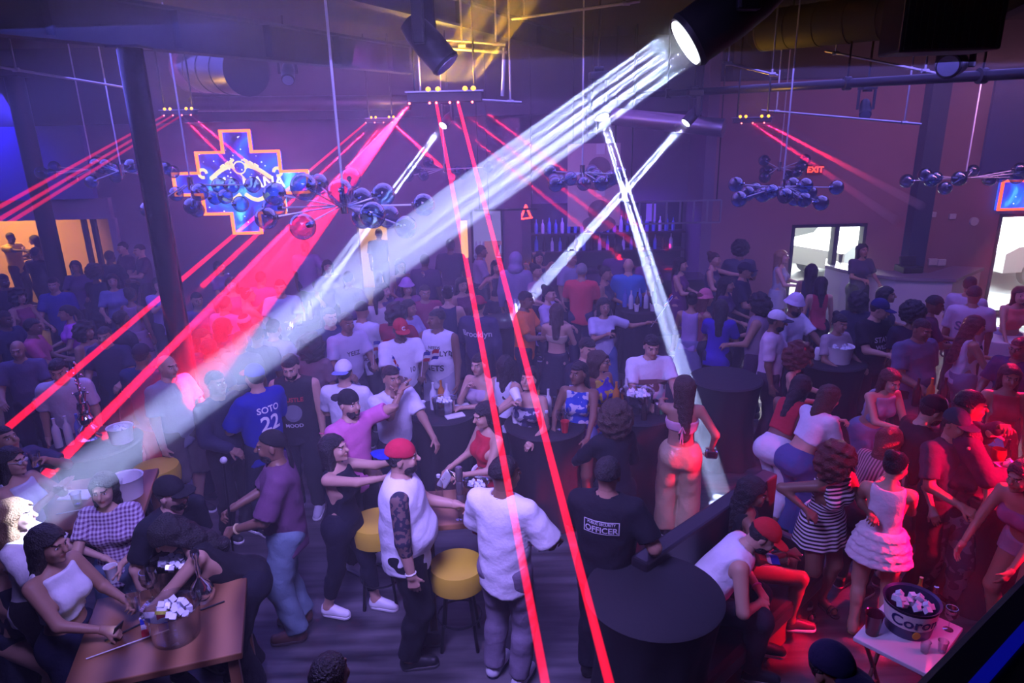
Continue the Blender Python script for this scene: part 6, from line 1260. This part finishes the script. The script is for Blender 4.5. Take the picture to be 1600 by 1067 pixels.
# --- far crowd: (label, x, y, rz, H, sex, skin, hair, hair colour, top, colour, trousers, colour, left arm, right arm, hat, hat colour)
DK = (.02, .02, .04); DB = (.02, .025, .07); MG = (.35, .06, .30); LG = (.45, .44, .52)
FAR = [
('man in yellow tee eating in the warm light of the kitchen opening', 17, 372, 75, 1.74, m, 4, 'short', 'k', 'tee', (.75, .55, .12), 'pants', DK, 'bent', 'point', 0, 0),
('woman with long hair raising her hands to her face in the warm kitchen light', 53, 376, -70, 1.64, f, 2, 'long', 'k', 'tank', (.10, .06, .06), 'pants', DK, 'mouth', 'hold', 0, 0),
('dark backed person in front of the kitchen opening', 56, 396, 170, 1.72, m, 3, 'short', 'k', 'tee', DK, 'pants', DK, 'bent', 'bent', 0, 0),
('man in a dark blue shirt just right of the second column base', 84, 446, 15, 1.74, m, 2, 'fade', 'k', 'tee', (.02, .02, .22), 'pants', DK, 'down', 'bent', 0, 0),
('reddish lit person with big dark hair and a white strap at the left', 30, 464, 70, 1.66, f, 2, 'curly', 'k', 'tank', (.25, .05, .10), 'pants', DK, 'bent', 'bent', 0, 0),
('dark silhouetted person at the left edge below the kitchen', 6, 440, 60, 1.74, m, 4, 'short', 'k', 'tee', DK, 'pants', DK, 'down', 'down', 0, 0),
('woman in bright magenta top with a crossbody strap at the left', 104, 490, -55, 1.64, f, 2, 'pony', 'k', 'croptee', (.50, .10, .50), 'pants', DK, 'bent', 'bent', 0, 0),
('woman with dark curls in profile in front of the magenta top', 134, 518, 80, 1.64, f, 2, 'curly', 'k', 'tank', (.20, .14, .25), 'pants', DK, 'bent', 'down', 0, 0),
('person in pinkish red shirt with cropped dark hair at the left', 52, 512, 110, 1.70, m, 3, 'short', 'k', 'tee', (.45, .08, .18), 'pants', DK, 'bent', 'hold', 0, 0),
('dark silhouetted person at the left edge by the glasses table', 8, 500, 80, 1.70, m, 4, 'short', 'k', 'tee', DB, 'pants', DK, 'bent', 'down', 0, 0),
('person with sunglasses pushed up on the hair behind the pale tee man', 164, 526, 10, 1.70, m, 2, 'short', 'k', 'tee', DB, 'pants', DK, 'bent', 'bent', 0, 0),
('big haired dark figure with back turned between the two columns', 150, 428, 170, 1.72, f, 4, 'afro', 'k', 'tee', DK, 'pants', DK, 'bent', 'bent', 0, 0),
('dark figure right of the kitchen posts, back turned', 172, 402, 165, 1.76, m, 4, 'short', 'k', 'tee', DK, 'pants', DK, 'down', 'bent', 0, 0),
('pale faced man looking left beside the kitchen posts', 192, 388, -40, 1.78, m, 1, 'short', 'k', 'tee', (.10, .06, .12), 'pants', DK, 'bent', 'bent', 0, 0),
('man with a lit forehead looking left, next to the glossy column', 218, 392, -50, 1.78, m, 1, 'fade', 'k', 'tee', (.06, .04, .09), 'pants', DK, 'hold', 'bent', 0, 0),
('woman in a dusky tan dress with back turned, left of the glossy column', 205, 462, 170, 1.64, f, 3, 'bun', 'k', 'bodice', (.25, .14, .22), 'skirt', (.25, .14, .22), 'bent', 'down', 0, 0),
('person in pale blue collar among dark backs between the columns', 176, 440, 30, 1.70, f, 2, 'long', 'k', 'tee', (.12, .14, .30), 'pants', DK, 'bent', 'bent', 0, 0),
('person clapping hands at the edge of the glossy column', 248, 446, 40, 1.70, f, 1, 'long', 'k', 'tee', (.30, .25, .48), 'pants', DK, 'hold', 'clap', 0, 0),
('dark capped man with a white neckline, back turned, by the bald man', 222, 556, 175, 1.76, m, 3, 'short', 'k', 'tee', (.01, .03, .10), 'pants', DK, 'bent', 'bent', 'cap', DK),
('dim seated person above the pale tee man', 28, 548, 20, 1.66, m, 2, 'bald', 'k', 'tee', (.10, .08, .16), 'pants', DK, 'bent', 'bent', 0, 0),
('person in a dim purple top left of the magenta woman, far', 118, 418, 20, 1.68, f, 3, 'long', 'k', 'tee', (.08, .05, .14), 'pants', DK, 'bent', 'bent', 0, 0),
('dark figure behind the red laser left of the glossy column', 190, 500, 150, 1.74, m, 4, 'short', 'k', 'tee', DK, 'pants', DK, 'down', 'down', 0, 0),
('woman in pale headband just right of the glossy column', 344, 418, 60, 1.66, f, 2, 'long', 'k', 'tee', (.14, .10, .25), 'pants', DK, 'bent', 'hold', 'band', (.5, .5, .7)),
('person bathed in the red beam right of the glossy column', 362, 446, 20, 1.70, f, 1, 'long', 'r', 'croptank', (.30, .10, .22), 'pants', DK, 'hold', 'down', 0, 0),
('dim person in a pale shirt under the bright red beam', 352, 476, 160, 1.72, m, 2, 'short', 'k', 'tee', (.40, .20, .42), 'pants', DK, 'down', 'down', 0, 0),
('person with an arm bent at the edge of the glossy column, in purple', 308, 470, 40, 1.70, f, 2, 'pony', 'k', 'tee', (.10, .07, .20), 'pants', DK, 'hold', 'bent', 0, 0),
('person pointing downward in the red laser glow by the glossy column', 318, 530, 70, 1.68, f, 2, 'long', 'k', 'tee', DB, 'pants', DK, 'point', 'down', 0, 0),
('woman with bare lit back and a red white bandana, arms raised', 388, 462, 130, 1.66, f, 1, 'bun', 'k', 'tie', (.3, .3, .32), 'pants', DK, 'mouth', 'phone', 'band', (.6, .25, .28)),
('man in pale blue tee facing forward with a cup in front of the beam', 438, 450, 12, 1.78, m, 1, 'short', 'k', 'tee', (.48, .50, .62), 'pants', DK, 'hold', 'bent', 0, 0),
('broad dim man with hands behind his head, back turned, under the near chandelier', 477, 386, 178, 1.84, m, 3, 'short', 'k', 'tee', (.20, .13, .30), 'pants', DK, 'down', 'hip', 0, 0),
('dark head with glasses on top below the bare lit back', 383, 506, 170, 1.74, m, 3, 'short', 'k', 'tee', (.10, .08, .16), 'pants', DK, 'bent', 'bent', 'band', (.3, .3, .4)),
('dark rounded head left of two in front of the white beam', 376, 534, 170, 1.70, m, 4, 'short', 'k', 'tee', DB, 'pants', DK, 'down', 'down', 0, 0),
('dark rounded head right of two in front of the white beam', 402, 524, 175, 1.72, m, 4, 'short', 'k', 'tee', DB, 'pants', DK, 'down', 'down', 0, 0),
('short haired man whose shoulders catch the white beam', 428, 514, 165, 1.76, m, 2, 'buzz', 'k', 'tee', (.30, .32, .40), 'pants', DK, 'bent', 'bent', 0, 0),
('dark haired person bowing below the red beam by the column', 328, 546, 150, 1.70, m, 4, 'short', 'k', 'tee', DB, 'pants', DK, 'bent', 'bent', 0, 0),
('tanned man in navy shirt behind the curly black hair', 516, 496, 40, 1.78, m, 1, 'buzz', 'k', 'tee', (.015, .025, .10), 'pants', DK, 'bent', 'bent', 0, 0),
('woman with a huge dark curly mane and brown sleeves beside the bright table', 488, 540, 168, 1.68, f, 3, 'bigcurly', 'k', 'tee', (.16, .09, .12), 'pants', DK, 'hold', 'down', 0, 0),
('man in grey lettered tee holding a small flag', 542, 505, 40, 1.78, m, 3, 'fade', 'k', 'tee', (.45, .42, .55), 'pants', DK, 'hold', 'bent', 0, 0),
('man in white tee with printed lines, back turned', 566, 486, 160, 1.78, m, 2, 'fade', 'k', 'tee', (.62, .64, .74), 'pants', DK, 'down', 'hold', 0, 0),
('woman in cream tee with tied back hair, back turned', 593, 464, 165, 1.68, f, 1, 'pony', 'k', 'tee', (.60, .56, .52), 'pants', (.4, .02, .04), 'bent', 'hold', 0, 0),
('pale faced woman looking right behind the cream tee', 600, 455, 60, 1.66, f, 0, 'long', 'k', 'tee', (.08, .06, .15), 'pants', DK, 'bent', 'bent', 0, 0),
('man in dark red shirt with thick curly hair behind the lettered red cap', 620, 490, 165, 1.76, m, 3, 'curly', 'k', 'tee', (.30, .015, .05), 'pants', DK, 'bent', 'bent', 0, 0),
('person in a lilac bucket hat in the middle distance', 636, 450, 30, 1.70, f, 2, 'long', 'k', 'tee', (.20, .08, .20), 'pants', DK, 'bent', 'bent', 'bucket', (.42, .25, .50)),
('woman with long dark hair and a draped flag on her shoulder', 640, 482, 60, 1.66, f, 2, 'long', 'k', 'tee', (.35, .33, .55), 'pants', DK, 'bent', 'hold', 0, 0),
('person in dusky red top in the middle distance', 664, 458, 20, 1.70, m, 2, 'short', 'k', 'tee', (.28, .04, .10), 'pants', DK, 'bent', 'down', 0, 0),
('tall person in navy dress and printed headwrap, back turned', 700, 460, 175, 1.78, f, 1, 'bun', 'k', 'bodice', (.02, .025, .08), 'skirt', (.02, .025, .08), 'down', 'bent', 'band', (.4, .4, .5)),
('man silhouetted in the warm lit doorway', 592, 366, 178, 1.72, m, 3, 'short', 'k', 'tee', DK, 'pants', DK, 'down', 'down', 0, 0),
('large dark silhouetted man before the violet wall', 704, 384, 175, 1.86, m, 4, 'short', 'k', 'tee', (.03, .025, .06), 'pants', DK, 'down', 'down', 0, 0),
('dim man in a dark shirt left of the large silhouette', 664, 408, 170, 1.78, m, 4, 'short', 'k', 'tee', (.05, .03, .08), 'pants', DK, 'down', 'down', 0, 0),
('dim figure under the near chandelier, left of the lit doorway', 545, 436, 160, 1.72, m, 3, 'short', 'k', 'tee', (.12, .06, .18), 'pants', DK, 'bent', 'bent', 0, 0),
('dim figure behind the crossing of the two white beams', 512, 418, 20, 1.72, f, 2, 'long', 'k', 'tee', (.10, .06, .18), 'pants', DK, 'bent', 'bent', 0, 0),
('dancing woman in black crop top with lifted arms near the laser pair', 776, 418, 20, 1.68, f, 2, 'long', 'k', 'croptank', DK, 'hotpants', DK, 'snap', 'snap', 0, 0),
('tall person in grey hooded sweatshirt, back turned', 806, 408, 170, 1.86, m, 2, None, 'k', 'long', (.24, .20, .34), 'pants', DK, 'down', 'down', 'hood', (.24, .20, .34)),
('man with purple lit face in front of the tan lit panel', 752, 394, 100, 1.78, m, 3, 'short', 'k', 'tee', (.25, .22, .30), 'pants', DK, 'bent', 'bent', 0, 0),
('woman with both arms crossed over her head near the bar', 842, 404, 10, 1.68, f, 2, 'long', 'k', 'tank', (.08, .05, .10), 'pants', DK, 'head', 'head', 0, 0),
('woman in dusky pink top looking right below the raised arms', 838, 424, 60, 1.66, f, 1, 'bun', 'k', 'croptee', (.40, .22, .34), 'pants', DK, 'bent', 'bent', 0, 0),
('man in navy jacket with script on the back and a red cap', 748, 478, 165, 1.78, m, 2, 'short', 'k', 'jacket', (.03, .03, .09), 'pants', DK, 'bent', 'down', 'cap', (.30, .02, .05)),
('man in bright orange tee holding a phone beside the right laser', 822, 470, 70, 1.76, m, 3, 'fade', 'k', 'tee', (.72, .17, .03), 'pants', DK, 'hold', 'hold', 0, 0),
('woman with long brown hair and a bare tan back, facing away', 870, 488, 170, 1.64, f, 1, 'long', 'b', 'tie', (.45, .35, .25), 'skirt', DK, 'hold', 'bent', 0, 0),
('broad grey haired man in bright red tee, back turned', 909, 424, 165, 1.80, m, 2, 'short', 'g', 'tee', (.60, .06, .08), 'jeans', (.02, .02, .07), 'bent', 'bent', 0, 0),
('man in pale shirt partly behind the slanting white beam', 893, 404, 40, 1.80, m, 2, 'short', 'k', 'tee', (.25, .25, .38), 'pants', DK, 'bent', 'down', 0, 0),
('woman in dark tank top with hair tied up looking right', 946, 428, 65, 1.72, f, 2, 'bun', 'k', 'tank', (.05, .05, .09), 'wide', (.45, .38, .36), 'bent', 'down', 0, 0),
('man with orange lit bald head in a bright blue tee, back turned', 982, 416, 170, 1.78, m, 1, 'bald', 'k', 'tee', (.05, .20, .50), 'pants', DK, 'bent', 'bent', 0, 0),
('woman in printed bandana, white tee and denim dungarees waving a flag', 944, 480, 12, 1.66, f, 2, 'long', 'k', 'tee', (.48, .46, .62), 'jeans', (.06, .10, .28), 'side', 'phone', 'band', (.10, .10, .14)),
('woman in pale blouse below the slanting white beam', 858, 460, 60, 1.66, f, 1, 'bun', 'k', 'tee', (.45, .36, .56), 'pants', DK, 'bent', 'hold', 0, 0),
('woman with long dark hair in a dusky dress right of the steep beam', 1064, 414, 60, 1.70, f, 1, 'long', 'k', 'bodice', (.16, .05, .16), 'skirt', (.16, .05, .16), 'bent', 'hold', 0, 0),
('woman with tall hair turning aside, beyond the bar end', 1116, 406, 60, 1.72, f, 1, 'bun', 'b', 'tank', (.06, .05, .10), 'pants', DK, 'point', 'bent', 0, 0),
('tall shadowy figure before the terracotta wall', 1156, 392, 170, 1.84, m, 3, 'afro', 'k', 'tee', (.06, .06, .10), 'pants', DK, 'bent', 'bent', 0, 0),
('person in pink hat holding drinks right of the steep beam', 1102, 468, 100, 1.66, f, 2, 'long', 'r', 'tank', (.25, .06, .10), 'pants', DK, 'hold', 'hold', 'bucket', (.55, .16, .22)),
('woman in lilac sleeveless top beside the pink hat', 1082, 470, 150, 1.64, f, 2, 'bun', 'k', 'tank', (.38, .26, .50), 'skirt', (.20, .18, .34), 'bent', 'bent', 0, 0),
('woman in deep blue top with a small bag right of the pink hat', 1126, 482, 160, 1.66, f, 2, 'long', 'k', 'tee', (.05, .02, .40), 'pants', DK, 'phone', 'bent', 0, 0),
('man in black tee and black cap in profile by the terracotta wall', 1164, 424, 65, 1.80, m, 2, 'short', 'k', 'tee', (.02, .02, .05), 'pants', DK, 'bent', 'bent', 'cap', (.02, .02, .04)),
('woman with straight dark hair in profile left of the black cap', 1136, 446, 60, 1.66, f, 2, 'longer', 'k', 'tee', (.06, .03, .09), 'pants', DK, 'bent', 'bent', 0, 0),
('man in tan singlet with thick dark hair and a wallet chain', 1184, 476, -120, 1.76, m, 2, 'curly', 'k', 'sleeveless', (.28, .20, .28), 'pants', (.05, .02, .06), 'bent', 'bent', 0, 0),
('person in dim plum top holding a lit phone far right of the bar', 1012, 404, 20, 1.70, f, 2, 'long', 'k', 'tee', (.18, .06, .22), 'pants', DK, 'phone', 'bent', 0, 0),
('dim man standing at the bar left of the steep white beam', 966, 392, 170, 1.80, m, 3, 'short', 'k', 'tee', (.10, .05, .16), 'pants', DK, 'bent', 'bent', 0, 0),
('dim person at the far right edge in a dark blue top', 1592, 545, -60, 1.70, m, 3, 'short', 'k', 'tee', (.02, .03, .10), 'pants', DK, 'bent', 'bent', 0, 0),
('dark figure near the two rounded heads, far left of the white beam', 350, 512, 140, 1.70, f, 3, 'long', 'k', 'tee', DB, 'pants', DK, 'bent', 'bent', 0, 0),
('dim dancer in dark dress between the doorway and the violet wall', 626, 416, 30, 1.68, f, 3, 'long', 'k', 'bodice', (.08, .03, .10), 'skirt', DK, 'snap', 'bent', 0, 0),
('dark haired woman with a lifted drink behind the navy jacket', 722, 446, 30, 1.66, f, 2, 'long', 'k', 'tank', (.12, .03, .08), 'pants', DK, 'hold', 'bent', 0, 0),
('dim person in a violet tee left of the pale blue tee', 408, 436, 170, 1.72, m, 2, 'short', 'k', 'tee', (.18, .10, .28), 'pants', DK, 'bent', 'bent', 0, 0),
('shadowy woman right of the woman clapping by the column', 275, 470, 170, 1.68, f, 3, 'longer', 'k', 'tee', DK, 'pants', DK, 'bent', 'bent', 0, 0)]
FP = {}
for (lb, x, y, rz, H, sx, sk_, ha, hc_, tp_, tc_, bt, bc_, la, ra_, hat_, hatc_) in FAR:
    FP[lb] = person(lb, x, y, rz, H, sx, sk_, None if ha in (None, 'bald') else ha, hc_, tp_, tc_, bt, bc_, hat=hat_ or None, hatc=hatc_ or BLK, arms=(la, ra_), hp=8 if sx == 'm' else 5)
def fp(s_): return next(v for k, v in FP.items() if s_ in k)
phone(fp('bright orange tee'), -1, 'phone in the hands of the man in the orange tee'); phone(fp('holding a lit phone far right'), 1, 'lit phone held by the person in the dim plum top'); phone(fp('deep blue top'), 1, 'lit phone held up by the woman in the deep blue top')
phone(fp('bare lit back'), -1, 'phone lifted by the woman with the bare lit back')
q = fp('denim dungarees'); hflag('small flag waved by the woman in denim dungarees', q.palm[1][0], (.5, -.1, .8), s=1.1); phone(q, -1, 'phone held to her face by the woman in denim dungarees', False)
q = fp('grey lettered'); hflag('small flag held by the man in the grey lettered tee', q.palm[1][0], (.1, -.2, 1), s=.9); decal(q, 'YEEZ', .075, (0, .32), M_ink)
q = fp('printed lines'); [decal(q, 'LIVE LOUD', .05, (0, .22-.07*k), M_ink, True) for k in range(3)]
q = fp('script on the back'); decal(q, 'Brooklyn', .11, (0, .34), M_pale, True)
q = fp('hazy') if False else fp('pale blue tee facing'); held(q, 1, cup_me, M_cup, 'foam cup held by the man in the pale blue tee', 'cup', 'cup', -.05)
q = fp('woman with both arms') ; q = fp('behind the navy jacket'); held(q, 1, cup_me, mat('red_lit_drink', (.6, .02, .04), .3), 'red drink lifted behind the navy jacket', 'cup', 'cup', -.04)
q = fp('pink hat holding'); held(q, 1, cup_me, M_cupr, 'red cup held by the person in the pink hat', 'cup', 'cup', -.05)
# banner flags on tall sticks by the glossy column
for (xa, ya, z, lb) in ((312, 778, 1.32, 'red flag on a tall white stick in front of the glossy column'), (346, 742, 1.2, 'long hanging red flag behind the blue jersey')):
    a = W(xa, ya, 0); t = thing('tall_flag', lb, 'flag', (a.x, a.y, 0)); B().cyl((0, 0, 0), (0, 0, z), .009).build('stick', mat('white_stick', (.7, .7, .7), .5), t); b = B(); vs = []
    for i in range(5): vs.append([b.bm.verts.new((-.012-.05*i, .02*math.sin(i*1.7+j*.5), z-.05-j*.08-.02*i)) for j in range(8)])
    for i in range(4):
        for j in range(7): b.bm.faces.new((vs[i][j], vs[i+1][j], vs[i+1][j+1], vs[i][j+1]))
    bmesh.ops.solidify(b.bm, geom=b.bm.faces[:], thickness=.003); b.build('flag_cloth', FM[2], t, True)
